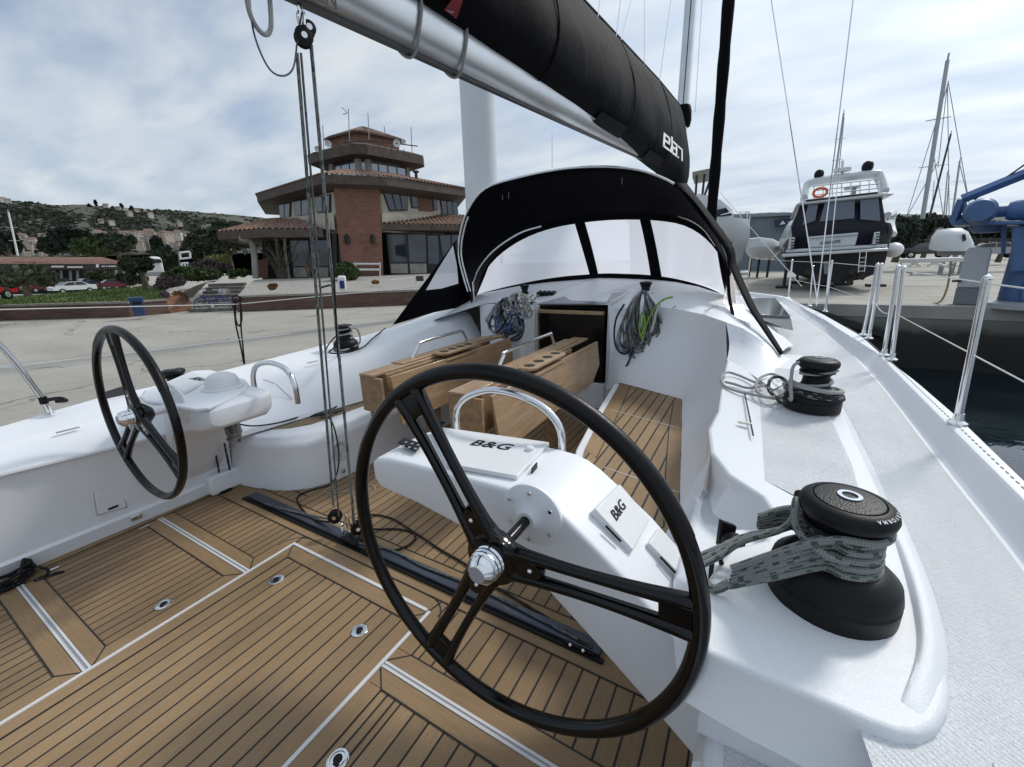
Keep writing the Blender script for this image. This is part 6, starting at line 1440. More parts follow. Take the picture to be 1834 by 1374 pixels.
# ------------------------------------------------------------------ vegetation
def leaf_mat(name, c, v=.45):
    def fn(t, b, tcn):
        n = nd(t, 'ShaderNodeTexNoise', i_Scale=2.2, i_Detail=6.); t.links.new(tcn.outputs['Object'], n.inputs['Vector'])
        t.links.new(ramp(t, n.outputs[0], [(.3, tuple(q*(1-v) for q in c)), (.7, tuple(q*(1+v) for q in c))]), b.inputs['Base Color'])
    return mat(name, c, .75, spec=.25, fn=fn)
LD = leaf_mat('leaf_dark', (.040, .050, .030)); LO = leaf_mat('leaf_olive', (.085, .095, .058)); LG = leaf_mat('leaf_green', (.055, .080, .028)); LP = leaf_mat('leaf_purple', (.10, .075, .08)); LY = leaf_mat('leaf_yellow', (.23, .24, .08)); LR = leaf_mat('leaf_rust', (.20, .10, .035)); LPI = leaf_mat('leaf_pine', (.022, .033, .022))
BARK = mat('bark', (.10, .08, .06), .9, var=.3, vscale=5)
def crown(m, c, R, n, s, pr, shell=.35, lump=6):
    c = Vector(c); lumps = []
    for k in range(lump):
        a = pr.random()*2*pi; e = pr.uniform(-.5, 1); lumps.append((Vector((cos(a)*cos(e)*.55, sin(a)*cos(e)*.55, sin(e)*.5)), pr.uniform(.35, .6)))
    lumps.append((Vector((0, 0, 0)), .62))
    for k in range(n):
        L_, lr = lumps[pr.randrange(len(lumps))]
        d = Vector((pr.gauss(0, 1), pr.gauss(0, 1), pr.gauss(0, 1))).normalized()*lr*(pr.random()**shell)
        p = L_+d; p = Vector((p.x*R[0], p.y*R[1], p.z*R[2]))+c
        a = Vector((pr.gauss(0, 1), pr.gauss(0, 1), pr.gauss(0, 1))).normalized(); b = a.orthogonal().normalized(); ss = s*pr.uniform(.6, 1.3)
        m.add([p-a*ss, p+b*ss*.6, p+a*ss, p-b*ss*.6], [(0, 1, 2, 3)])
def plant(name, c, R, n, s, lm, label, cat, group=None, trunk=None, base=None, lump=7, seed=1):
    pr = random.Random(seed+int(abs(c[0])*10)); root = thing(name, (c[0], c[1], base if base is not None else c[2]-R[2]), label, cat, group)
    m = MB(); crown(m, c, R, n, s, pr, lump=lump); m.build('crown' if trunk else 'foliage', lm, root, smooth=False, fix=False)
    if trunk:
        b = base; m = MB(); top_ = Vector(c); bot = Vector((c[0]+trunk*.3, c[1], b)); md = bot.lerp(top_, .5)+Vector((trunk*.8, 0, 0))
        m.tube(smooth_path([bot, md, top_], 4), [trunk*(1.2-.07*i) for i in range(9)], 8)
        for k in range(5):
            a = pr.random()*2*pi; e = Vector((cos(a)*R[0]*.6, sin(a)*R[1]*.6, R[2]*.25*pr.random())); m.tube(smooth_path([md, (md+top_+e)/2, top_+e], 3), [trunk*.5, trunk*.45, trunk*.4, trunk*.35, trunk*.3, trunk*.2, trunk*.1], 6)
        m.build('trunk', BARK, root)
    return root
def pl(px, py, d): return D(px, py, d)
def pxm(px, py, d):   # metres per photo pixel at that place
    p = CAM+ray(px, py)*(d/hypot(ray(px, py)[0], ray(px, py)[1])); return float((p-CAM)@_fw)/F
def plant_px(name, cx, cy, hw, hh, d, n, s, lm, label, cat, group=None, trunk_y=None, tw_=.15, lump=7, seed=1):
    c = pl(cx, cy, d); k = pxm(cx, cy, d); b = float(pl(cx, trunk_y, d)[2]) if trunk_y else None
    return plant(name, cl(c), (hw*k, hw*k*.9, hh*k), n, s, lm, label, cat, group, tw_ if trunk_y else None, b, lump, seed)
plant_px('olive_tree', 38, 495, 48, 24, 27, 2600, .14, LO, 'wide olive tree on the lawn at the left edge, in front of the red car', 'tree', 'trees on the lawn', 530, .11)
plant_px('olive_tree', 174, 495, 22, 12, 34, 1100, .13, LO, 'small pale olive tree between the parked cars and the lawn', 'tree', 'trees on the lawn', 517, .06)
plant_px('shade_tree', 250, 475, 34, 18, 31, 2200, .15, LD, 'dark spreading tree with a leaning trunk beside the white van', 'tree', 'trees on the lawn', 517, .14)
for a in ((400, 425, 60, 32, 62, 2600, .42, LD, 'dark spreading pine left of the columns of the building', 500), (365, 450, 36, 30, 58, 1600, .38, LD, 'dark round tree beside the lamp posts left of the building', 505), (280, 440, 11, 18, 70, 700, .3, LPI, 'narrow dark cypress above the white van', 490), (300, 470, 22, 30, 60, 900, .36, LD, 'dark tree behind the white van', 505),
          (205, 437, 52, 20, 95, 1900, .5, LD, 'broad dark tree behind the shop roof, right half', 480), (125, 430, 40, 24, 100, 1700, .5, LPI, 'tall dark tree behind the middle of the shop roof', 480), (85, 442, 20, 16, 105, 700, .5, LPI, 'small dark tree behind the shop roof near the white mast', 475), (10, 440, 22, 26, 95, 1000, .5, LPI, 'dark tree at the left edge behind the shop roof', 480), (160, 445, 30, 18, 92, 900, .5, LG, 'green tree behind the shop roof, between two darker ones', 480)):
    plant_px('tree', a[0], a[1], a[2], a[3], a[4], a[5], a[6], a[7], a[8], 'tree', 'dark trees behind the shops', a[9], .35)
plant_px('clipped_bush', 308, 508, 26, 16, 29.5, 1300, .11, LP, 'round purple grey bush left of the steps', 'bush', 'bushes by the steps')
plant_px('hedge', 345, 492, 50, 17, 34, 2600, .14, LG, 'green hedge running behind the purple bush', 'hedge', None, lump=9)
plant_px('hedge', 235, 502, 26, 13, 40, 900, .16, LD, 'dark hedge under the white van', 'hedge', None)
plant_px('hedge', 380, 477, 36, 13, 42, 1300, .15, LP, 'brownish clipped hedge above the green hedge', 'hedge', None)
plant_px('hedge', 430, 490, 22, 9, 36, 600, .14, LG, 'low green hedge beside the curved column', 'hedge', None)
plant_px('yellow_shrub', 392, 467, 28, 11, 45, 800, .13, LY, 'yellow green feathery shrub behind the hedges', 'bush', None)
plant_px('rust_shrub', 316, 525, 8, 5, 25.5, 420, .06, LR, 'rusty orange shrub above the orange brick pier', 'bush', 'small shrubs on the bank')
plant_px('heather_shrub', 294, 528, 8, 6, 25, 260, .09, LP, 'small brown heather beside the rusty shrub on the left bank', 'bush', 'small shrubs on the bank')
plant_px('rust_shrub', 489, 514, 11, 8, 25, 700, .07, LR, 'rusty shrub on the gravel bank right of the steps', 'bush', 'small shrubs on the bank')
plant_px('rust_shrub', 672, 506, 7, 5, 25, 300, .06, LR, 'tiny shrub on the gravel right of the white service post', 'bush', 'small shrubs on the bank')
plant_px('round_shrub', 614, 486, 29, 20, 30, 2600, .12, LG, 'large round green shrub in front of the brick pier', 'bush', None)
# bare climbing plant by the glazing
cb_r = thing('bare_climber', bpt(510, 495, -.2), 'bare twisted climbing plant in front of the left glazing', 'plant'); pr = random.Random(4); m = MB()
for k in range(26):
    a = bpt(505+pr.uniform(-8, 12), 497, -.3); b = bpt(490+pr.uniform(-22, 40), 440+pr.uniform(-12, 30), -.3); md = a.lerp(b, .5)+Vector((pr.uniform(-.3, .3), 0, .2)); m.tube(smooth_path([a, md, b, b+Vector((pr.uniform(-.6, .6), 0, pr.uniform(-.3, .4)))], 4), [.035*(1-.07*i) for i in range(13)], 5)
m.build('stem', BARK, cb_r)
cb_r2 = thing('bare_shrub', bpt(552, 495, -.4), 'thin bare shrub in front of the left glazing, nearest the brick pier', 'plant'); m = MB()
for k in range(12):
    a = bpt(552, 497, -.5); b = bpt(552+pr.uniform(-18, 18), 445+pr.uniform(-4, 25), -.5); m.tube([a, a.lerp(b, .5)+Vector((0, 0, .1)), b], [.04, .03, .012], 5)
m.build('stem', BARK, cb_r2)
# ------------------------------------------------------------------ hills and houses
def hill(name, prof, d0, d1, ybase, seed, mt):
    rows = []; xs_ = np.linspace(prof[0][0], prof[-1][0], 150); pxx = [p[0] for p in prof]; pyy = [p[1] for p in prof]; n = 22
    for i in range(n+1):
        t = i/n; row = []
        for x in xs_:
            yt = np.interp(x, pxx, pyy); y = lerp(ybase(x), yt, t**.85); d = lerp(d0, d1, t); p = D(x, y, d)
            h = noise.noise(Vector((x*.02, t*5, seed)))*9*sin(pi*min(1, t*1.0))+noise.noise(Vector((x*.07, t*14, seed)))*3.5*(t > .02); row.append((p[0], p[1], p[2]+h*(1 if t < 1 else .5)))
        rows.append(row)
    p2 = [(q[0]*1.4, q[1]*1.4, -5) for q in rows[-1]]; rows.append(p2)
    return tag(MB().grid(rows).build(name, mt, angle=180), kind='structure')
def hill_fn(t, b, tcn):
    n = nd(t, 'ShaderNodeTexNoise', i_Scale=.018, i_Detail=10., i_Roughness=.7); t.links.new(tcn.outputs['Object'], n.inputs['Vector'])
    v = nd(t, 'ShaderNodeTexVoronoi', i_Scale=.09); t.links.new(tcn.outputs['Object'], v.inputs['Vector'])
    f = math_(t, 'ADD', math_(t, 'MULTIPLY', n.outputs[0], .75), math_(t, 'MULTIPLY', v.outputs['Distance'], .30))
    t.links.new(ramp(t, f, [(.38, (.035, .042, .028)), (.5, (.055, .060, .040)), (.60, (.080, .080, .055)), (.72, (.11, .10, .075))]), b.inputs['Base Color'])
HILL = mat('hillside', (.05, .06, .04), .95, fn=hill_fn)
hill('hillside', [(-500, 345), (-100, 352), (0, 358), (60, 364), (100, 368), (150, 366), (190, 371), (260, 376), (330, 378), (400, 383), (480, 391), (560, 398), (700, 404), (900, 415)], 480, 1700, lambda x: 462-.02*x, 3.3, HILL)
hill('far_hills', [(1150, 392), (1300, 384), (1400, 380), (1500, 382), (1590, 383), (1700, 385), (1834, 389), (2000, 392), (2400, 396)], 420, 1500, lambda x: 425, 8.1, mat('far_hillside', (.07, .085, .075), .95, var=.3, vscale=.02))
# scrub: woods over the hill that read as one mass
m = MB(); pr = random.Random(21)
for k in range(8000):
    x = pr.uniform(-300, 620); t = pr.random()**.8; yt = np.interp(x, [-100, 0, 100, 190, 330, 480, 620], [352, 358, 368, 371, 378, 391, 400]); y = lerp(452, yt, t**.85); d = lerp(480, 1700, t); p = D(x, y+2, d); s = pr.uniform(1.5, 4.2)*(.7+d/1400)
    c_ = Vector(cl(p))+Vector((0, 0, s*.2))
    for q in range(3):
        a = Vector((pr.gauss(0, 1), pr.gauss(0, 1), pr.gauss(0, .6))).normalized(); b = a.orthogonal().normalized(); o_ = c_+Vector((pr.uniform(-1, 1), pr.uniform(-1, 1), pr.uniform(-.3, .5)))*s*.6
        m.add([o_-a*s, o_+b*s*.7, o_+a*s, o_-b*s*.7], [(0, 1, 2, 3)], 0 if pr.random() < .6 else 1)
tag(m.build('hill_woods', [leaf_mat('wood_dark', (.070, .080, .060)), leaf_mat('wood_olive', (.115, .115, .09))], smooth=False, fix=False), kind='stuff')
HW = [mat('house_wall_a', (.36, .34, .30), .9), mat('house_wall_b', (.36, .30, .25), .9), mat('house_wall_c', (.46, .44, .40), .9)]; HR = mat('house_roof', (.17, .115, .09), .9); HWIN = mat('house_window', (.05, .05, .05), .6)
def house(px, py, d, w, label):
    p = Vector(cl(D(px, py, d))); dn = Vector((p.x, p.y, 0)).normalized(); u = Vector((dn.y, -dn.x, 0)); R3 = Matrix((u, dn, Vector((0, 0, 1)))).transposed(); h = w*pr.uniform(.45, .75)
    root = thing('hill_house', p, label, 'house', 'houses of the hillside town'); R3 = R3 @ Matrix.Rotation(pr.uniform(-.5, .5), 3, 'Z')
    MB().box(p+Vector((0, 0, h/2-2)), (w, w*.8, h+4), R3).build('wall', pr.choice(HW), root, smooth=False)
    z0 = h; q = [R3 @ Vector(v)+p for v in ((-w*.55, -w*.45, z0), (w*.55, -w*.45, z0), (w*.55, w*.45, z0), (-w*.55, w*.45, z0), (-w*.5, 0, z0+w*.22), (w*.5, 0, z0+w*.22))]
    MB().add(q, [(0, 1, 5, 4), (2, 3, 4, 5), (0, 4, 3), (1, 2, 5), (3, 2, 1, 0)]).build('roof', HR, root, smooth=False)
    m = MB()
    for k in (-.25, .2): m.box(R3 @ Vector((w*k, -w*.405, h*.55))+p, (w*.12, .1, h*.25), R3)
    m.build('window', HWIN, root, smooth=False)
tone = ['amid the dense rows of the town above the white van', 'near the left end of the hillside town', 'high on the ridge of the hill', 'on the middle slope of the hill']
for k in range(70): house(pr.uniform(215, 328), pr.uniform(421, 441), pr.uniform(440, 520), pr.uniform(4, 7), 'small pale red-roofed house '+tone[0])
for k in range(16): house(pr.uniform(140, 215), pr.uniform(424, 440), pr.uniform(440, 500), pr.uniform(4, 6), 'small pale red-roofed house in the town above the shop roof')
for k in range(10): house(pr.uniform(0, 110), pr.uniform(430, 448), pr.uniform(420, 480), pr.uniform(4, 6.5), 'small pale red-roofed house '+tone[1])
for (px, py, w_) in ((5, 357, 'leftmost'), (15, 359, 'second from the left'), (190, 367, 'just right of the tall cypress'), (212, 372, 'third from the right'), (225, 376, 'in the middle of the right cluster'), (245, 377, 'second from the right'), (262, 379, 'rightmost')): house(px, py+3, 1600, 10, 'tiny pale house on the ridge of the hill, '+w_)
for (px, py, w_) in ((180, 396, 'leftmost'), (232, 384, 'highest'), (270, 387, 'second highest'), (200, 400, 'second from the left'), (322, 402, 'rightmost')): house(px, py, 1000, 7, 'tiny pale house on the middle slope of the hill, '+w_)
for k, (px, py, h) in enumerate(((172, 366, 9), (160, 369, 5), (218, 370, 6), (236, 373, 5), (178, 395, 7))):
    plant_px('cypress', px, py, 2.2, h, 1650 if py < 380 else 1000, 60, 4, LPI, ['tall lone cypress standing on the ridge', 'short cypress left of the tall one on the ridge', 'cypress in the middle of the ridge', 'cypress right of the middle on the ridge', 'cypress halfway up the hill'][k], 'tree')
# ------------------------------------------------------------------ left background: shops, cars, bicycle
def basis(p):
    p = Vector(cl(p)); dn = Vector((p.x, p.y, 0)).normalized(); return p, dn, Vector((dn.y, -dn.x, 0))
def quadp(pxs, d, n_of=None):   # points on the vertical plane facing the camera through pixel pxs[0] at distance d
    P0, dn, u = basis(D(*pxs[0], d)); out = []
    for q in pxs: r = ray(*q); t = ((np.array(P0)-CAM)@np.array(dn))/(r@np.array(dn)); out.append(Vector(cl(CAM+r*t)))
    return out, dn, u
DS = 62.
SP, sdn, su = quadp([(-200, 458), (235, 472), (238, 484), (-200, 474), (-200, 530), (232, 520)], DS)
shop = thing('shop_building', SP[5], 'long low shop building with brown tiled roof and dark signboards', 'building')
P = quadp([(-300, 455), (214, 457), (240, 474), (-300, 473)], DS)[0]
rows = []
A, B_, C_, D_ = P
k = 260; m = MB()
for s in (0, .5, 1): rows.append([(D_.lerp(C_, j/k)+Vector((0, 0, .05*sin(j*pi/2)))).lerp(A.lerp(B_, j/k)+sdn*7, s) for j in range(k+1)])
m.grid(rows); m.build('roof', mat('brown_tile', (.16, .085, .06), .9, var=.3, vscale=2), shop, angle=80)
P = quadp([(-300, 472), (238, 473), (236, 483), (-300, 482)], DS)[0]; MB().slab(P, sdn*.4).build('fascia', FRAME, shop, smooth=False)
P = quadp([(-300, 480), (236, 482), (232, 524), (-300, 536)], DS)[0]; MB().slab([p+sdn*3 for p in P], sdn*.3).build('shop_front', mat('shop_dark', (.03, .03, .032), .6), shop, smooth=False)
for k, x in enumerate((-20, 88, 96, 105, 118, 135, 148, 208, 222)):
    w = 3 if x in (208, 222) else 5; P = quadp([(x, 484), (x+w, 484), (x+w+1, 520), (x+1, 520)], DS)[0]
    MB().slab([p+sdn*(.2 if w == 3 else 2.8) for p in P], sdn*.3).build('pillar' if w == 3 else 'display', STONE if w == 3 else GREYP, shop, smooth=False)
def sign(px, py, txt, s):
    P, dn, u = quadp([(px, py), (px+10, py)], DS-.3); k = (P[1]-P[0]).length/10
    text_mesh(txt, s*k, frame(P[0], u, (0, 0, 1)), mat('sign_white', (.7, .7, .7), .6), 'sign_lettering', shop, .02, True)
def marks(x0, y0, ws, h=2.6):
    # unreadable at this distance: only the rhythm of the white letters
    m = MB(); x = x0
    for w in ws:
        if w > 0: q = quadp([(x, y0-h/2), (x+w, y0-h/2), (x+w, y0+h/2), (x, y0+h/2)], DS-.3)[0]; m.slab(q, sdn*.03)
        x += abs(w)+.5
    m.build('sign_lettering', mat('sign_white', (.7, .7, .7), .6), shop, smooth=False)
marks(92, 477.6, [3.5, 3, 3, 3.4, 3, 3.6]); marks(121, 478.4, [3, 2, 2.6, 2.4, 2.6, 2.6, 2.4, 3, 2.5]); marks(182, 477, [1.6, 1.8, 1.6, -1, 1.8, -1, 1.8, 1.6, 2, 1.8, 1.8, 1.4, 1.4], 2.2)
P = quadp([(172, 473.5), (177, 473.5), (177, 479), (172, 479)], DS-.3)[0]; MB().slab(P, sdn*.03).build('sign_emblem', WHITEP, shop)
def car(px, py, d, w, ang, col, label, name='parked_car', van=False):
    p, dn, u = basis(D(px, py, d)); root = thing(name, p, label, 'car', 'cars parked by the shops')
    L_ = w*.72; H_ = .34*w; R3 = Matrix((u, dn, Vector((0, 0, 1)))).transposed() @ Matrix.Rotation(ang, 3, 'Z')
    def T(v): return R3 @ Vector(v)+p
    prof = [(-.5, .10), (-.5, .19), (-.46, .215), (-.30, .235), (-.16, .335), (.18, .34), (.34, .25), (.48, .235), (.5, .19), (.5, .10)]
    m = MB(); wd = .20*L_
    m.grid([[T((x*L_, -wd, z*L_)) for x, z in prof], [T((x*L_, -wd*.98 if z > .3 else -wd, z*L_)) for x, z in prof], [T((x*L_, wd, z*L_)) for x, z in prof]])
    n = len(prof)
    for s in (-1, 1): o = len(m.v); m.v += [tuple(T((x*L_, s*wd, z*L_))) for x, z in prof]; m.f.append(tuple(range(o, o+n))); m.m.append(0)
    m.f.append((0, n-1, 2*n+n-1, 2*n)); m.m.append(0)
    m.build('body', mat('car_paint_'+label.split()[0]+label.split()[1], col, .25, coat=.5), root, angle=30, bevel=.03)
    for s in (-1, 1):
        g = MB(); g.slab([T((x*L_, s*(wd+.01), z*L_)) for x, z in ((-.27, .24), (-.15, .32), (.0, .325), (.0, .24))], R3 @ Vector((0, s*.01, 0))); g.build('window', GLASSD, root, smooth=False); g = MB()
        g.slab([T((x*L_, s*(wd+.01), z*L_)) for x, z in ((.02, .24), (.02, .325), (.17, .325), (.29, .245))], R3 @ Vector((0, s*.01, 0))); g.build('window', GLASSD, root, smooth=False)
    g = MB(); g.slab([T((.19*L_, -wd*.85, .335*L_)), T((.335*L_, -wd*.9, .257*L_)), T((.335*L_, wd*.9, .257*L_)), T((.19*L_, wd*.85, .335*L_))], R3 @ Vector((.012, 0, .02))); g.build('rear_window', GLASSD, root, smooth=False); g = MB()
    g.slab([T((-.17*L_, -wd*.85, .332*L_)), T((-.29*L_, -wd*.9, .245*L_)), T((-.29*L_, wd*.9, .245*L_)), T((-.17*L_, wd*.85, .332*L_))], R3 @ Vector((-.012, 0, .02)))
    g.build('windscreen', GLASSD, root, smooth=False)
    for x in (-.31, .31):
        for s in (-1, 1):
            c = T((x*L_, s*wd*.98, .075*L_)); wh = MB().lathe([(.075*L_, -.02*L_), (.075*L_, .02*L_), (.05*L_, .022*L_), (.0001, .022*L_)], c, R3 @ Matrix.Rotation(-s*pi/2, 3, 'X'), 16).build('wheel', RUB, root); MB().lathe([(.045*L_, .023*L_), (.01*L_, .027*L_), (.0001, .027*L_)], c, R3 @ Matrix.Rotation(-s*pi/2, 3, 'X'), 10).build('rim', ALU, wh)
    for e, nm, mt in ((-1, 'headlight', WHITEP), (1, 'tail_light', mat('red_lens', (.3, .01, .01), .3))):
        for s in (-1, 1): MB().box(T((e*.495*L_, s*wd*.75, .185*L_)), (.03*L_, .07*L_, .025*L_), R3).build(nm, mt, root)
    return root
car(78, 523, 50, 3.1, .5, (.10, .012, .016), 'dark red hatchback parked left of the white car')
car(103, 518, 58, 4.0, .4, (.015, .015, .018), 'black tall car parked behind the white car')
car(133, 525, 47, 3.5, .35, (.62, .64, .64), 'white hatchback with dark windows, nearest of the parked cars')
car(167, 519, 55, 4.2, .3, (.02, .035, .07), 'dark blue car parked right of the white hatchback')
car(205, 519, 53, 3.7, .3, (.12, .02, .03), 'maroon estate car parked under the signs at the right')
car(-52, 540, 30, 4.2, .8, (.30, .015, .02), 'bright red car cut off by the left edge of the photo')
# white van behind the tree
p, dn, u = basis(D(280, 492, 48)); vr = thing('white_van', p, 'white van parked behind the dark spreading tree', 'van')
P = quadp([(268, 459), (290, 460), (297, 491), (262, 493)], 48)[0]; MB().slab(P, sdn*3).build('body', WHITEP, vr, bevel=.25, bseg=3)
P = quadp([(270, 464), (288, 464), (290, 471), (269, 471)], 47.9)[0]; MB().slab(P, sdn*.05).build('windscreen', GLASSD, vr)
P = quadp([(262, 488), (297, 487), (297, 492), (262, 494)], 47.9)[0]; MB().slab(P, sdn*.1).build('bumper', GREYP, vr)
# distant masts and chimney pots on the left
def mast(px0, py0, px1, py1, d, r, label, name='yacht_mast', sp=True, mt=None, group='masts standing over the boatyard'):
    a = Vector(cl(D(px0, py0, d))); b = Vector(cl(D(px1, py1, d))); root = thing(name, b, label, 'mast', group)
    MB().tube([b, a], [r, r*.8], 10).build('spar', mt or ALU, root)
    if sp:
        _, dn, u = basis(a)
        for t in (.35, .65): c = a.lerp(b, t); MB().tube([c-u*.5*min(2, r*9), c, c+u*.5*min(2, r*9)], r*.3, 5).build('spreader', ALU, root)
    MB().tube([a-(a-b).normalized()*.1, a+Vector((0, 0, r*3))], r*.4, 5).build('masthead', GREYP, root)
    return root, a, b
mast(15, 380, 32, 458, 70, .09, 'white mast rising behind the shop roof near the left edge', mt=WHITEP, group=None)
m = MB(); a = D(12, 395, 70); MB().tube([a, D(10, 420, 70)], .03, 4)
# lamp posts
for (px, py0, py1, lb) in ((318, 440, 482, 'slender pale lamp post left of the pine'), (55, 432, 458, 'pale lamp post above the left part of the shop roof')):
    p = D(px, py1, 60); root = thing('lamp_post', p, lb, 'lamp post'); MB().tube([D(px+4, py1, 60), D(px, py0, 60)], .10, 8).build('pole', STONE, root); MB().box(D(px-1, py0, 60), (.9, .4, .2)).build('lamp_head', STONE, root)
for (px, py, lb) in ((48, 453, 'small grey vent box on the shop roof at the left'), (75, 454, 'white chimney pot on the shop roof')):
    q = quadp([(px-6 if px < 60 else px-3, py-2), (px+8 if px < 60 else px+3, py-2), (px+8 if px < 60 else px+3, py+8), (px-6 if px < 60 else px-3, py+8)], 64)[0]; tag(MB().slab(q, sdn*1.).build('roof_vent', STONE, bevel=.05), lb, 'vent')
# terrace railing / white frames by the pine
fr_r = thing('white_railing', D(330, 482, 52), 'white railing and frame between the white van and the pine', 'railing'); m = MB()
for (a, b) in (((322, 453), (340, 451)), ((322, 453), (324, 464)), ((340, 451), (341, 462)), ((322, 464), (341, 462)), ((325, 472), (337, 471)), ((325, 472), (326, 484)), ((331, 472), (332, 484)), ((337, 471), (338, 483))): m.tube([D(*a, 52), D(*b, 52)], .09, 5)
m.build('rail', WHITEP, fr_r)
# blue bin
p, dn, u = basis(Z(250, 571, -.25)); bn2 = thing('litter_bin', p, 'dark blue metal litter bin standing against the brick wall', 'bin')
BLUE = mat('bin_blue', (.02, .05, .14), .45)
a = quadp([(234, 541), (260, 540), (262, 564), (240, 566)], float(hypot(p.x, p.y))-.3)[0]
w = (a[1]-a[0]).length*.5; h = .72; c0 = (a[3]+a[2])/2
m = MB().grid([[c0+u*x*w*.8+dn*y*w*.8 for x, y in ((-1, -1), (1, -1), (1, 1), (-1, 1))], [c0+u*x*w+dn*y*w+Vector((0, 0, h)) for x, y in ((-1, -1), (1, -1), (1, 1), (-1, 1))]], closev=True); m.build('body', BLUE, bn2, bevel=.03)
MB().box(c0+Vector((0, 0, h+.02)), (w*2.1, w*2.1, .07), Matrix((u, dn, Vector((0, 0, 1)))).transposed()).build('rim', BLUE, bn2, bevel=.015)
MB().box(c0+Vector((0, 0, h*.75))-dn*(w+.0), (w*1.2, .03, .12), Matrix((u, dn, Vector((0, 0, 1)))).transposed()).build('flap', RUB, bn2)
# bicycle
ba = Vector(cl(Z(365, 559, -.25))); bb = Vector(cl(Z(406, 557.5, -.25))); ax_ = (bb-ba).normalized(); L_ = (bb-ba).length; Rw = .33
k_ = L_/1.05; Rw *= k_; bk = thing('bicycle', (ba+bb)/2, 'blue city bicycle with a front basket, parked at the foot of the stone steps', 'bicycle')
BB = mat('bicycle_blue', (.02, .035, .22), .35); zz = Vector((0, 0, 1)); nb_ = ax_.cross(zz)
def bp_(x, z): return ba+ax_*(x*k_)+zz*(z*k_)
for c, nm in ((bp_(0, .33), 'wheel'), (bp_(1.05, .33), 'wheel')):
    w_ = MB().tube([c+ax_*(Rw*cos(t))+zz*(Rw*sin(t)) for t in np.linspace(0, 2*pi, 33)[:-1]], .022, 8, closed=True).build(nm, RUB, bk)
    m = MB(); m.tube([c+ax_*(Rw*.93*cos(t))+zz*(Rw*.93*sin(t)) for t in np.linspace(0, 2*pi, 33)[:-1]], .012, 6, closed=True)
    for t in np.linspace(0, 2*pi, 15)[:-1]: m.tube([c, c+ax_*(Rw*.92*cos(t))+zz*(Rw*.92*sin(t))], .004, 4)
    m.build('rim', ALU, w_)
m = MB()
for a, b in (((1.05, .33), (.92, .95)), ((.94, .85), (.45, .30)), ((.45, .30), (.32, .88)), ((.90, .78), (.40, .45)), ((.45, .30), (0, .33)), ((0, .33), (.34, .78))): m.tube([bp_(*a), bp_(*b)], .02*k_, 8)
m.build('frame', BB, bk)
MB().tube(smooth_path([bp_(.78, 1.06)+nb_*.28, bp_(.90, 1.05)+nb_*.2, bp_(.92, 1.0), bp_(.90, 1.05)-nb_*.2, bp_(.78, 1.06)-nb_*.28], 4), .014, 6).build('handlebar', STEEL, bk)
MB().sphere(bp_(.30, .93), (.13, .13, .04)).build('saddle', RUB, bk)
m = MB(); c = bp_(1.12, .82)
for t in range(9):
    for s in (-1, 1): q = c+nb_*(.18*s)+ax_*(-.16+.04*t); m.tube([q, q+zz*.24], .006, 4)
for zq_ in (0, .12, .24): m.tube([c+nb_*.18-ax_*.16+zz*zq_, c+nb_*.18+ax_*.16+zz*zq_, c-nb_*.18+ax_*.16+zz*zq_, c-nb_*.18-ax_*.16+zz*zq_], .008, 4, closed=True)
m.build('basket', STEEL, bk); m = MB()
for w0 in (0, 1.05): m.tube([bp_(w0, .33)+ax_*(Rw*1.08*cos(t))+zz*(Rw*1.08*sin(t)) for t in np.linspace(.2, 2.8, 12)], .02, 6)
m.build('mudguard', BB, bk)
m = MB().lathe([(.09, -.01), (.09, .01), (.0001, .01)], bp_(.45, .30), frame((0, 0, 0), ax_, zz).to_3x3(), 16); m.tube([bp_(.45, .3)+nb_*.08, bp_(.55, .2)+nb_*.08], .012, 5); m.build('crank', STEEL, bk)
# white service post with blue panel on the bank
q = quadp([(604, 494), (619, 494), (621, 522), (606, 522)], 19.5)[0]; sp_ = thing('service_post', q[3], 'small white service post with a blue panel in front of the round green shrub', 'service post')
MB().slab(q, nv_*.35).build('body', WHITEP, sp_, bevel=.08, bseg=4)
q = quadp([(607.5, 503), (616, 503), (617.5, 517), (609, 517)], 19.45)[0]; MB().slab(q, nv_*.02).build('blue_panel', mat('panel_blue', (.01, .02, .15), .4), sp_)
# low rail on the wall top
rl = thing('wall_rail', D(750, 515, 17.5), 'thin white rail post with black bracket at the right end of the low wall', 'railing'); MB().tube([D(744, 496, 17.5), D(744, 518, 17.5)], .03, 6).tube([D(744, 497, 17.5), D(700, 502, 17.5)], .02, 6).build('post', WHITEP, rl); MB().box(D(752, 499, 17.4), (.3, .1, .2)).build('bracket', FRAME, rl)
rl2 = thing('handrail', D(590, 513, 17.8), 'short dark handrail standing behind the mainsheet ropes on the bank', 'railing'); MB().tube([D(571, 512, 17.8), D(575, 515, 17.8), D(590, 511, 17.8), D(597, 512, 17.8), D(599, 540, 17.8)], .04, 6).build('rail', FRAME, rl2)
# ------------------------------------------------------------------ tall white column behind the sprayhood
pc = Vector(cl(D(862, 330, 15.))); k15 = pxm(862, 330, 15.)
tc_r = thing('white_column', (pc.x, pc.y, gz(pc.x, pc.y)), 'tall plain white column standing behind the sprayhood under the boom', 'column')
MB().lathe([(29.5*k15, gz(pc.x, pc.y)), (29.5*k15, 9), (28*k15, 20)], (pc.x, pc.y, 0), seg=40).build('shaft', mat('column_white', (.60, .63, .66), .4, var=.05, vscale=.6), tc_r)
MB().lathe([(.95, gz(pc.x, pc.y)-.05), (.95, gz(pc.x, pc.y)+.12), (.6, gz(pc.x, pc.y)+.2)], (pc.x, pc.y, 0), seg=30).build('base_flange', GREYP, tc_r)
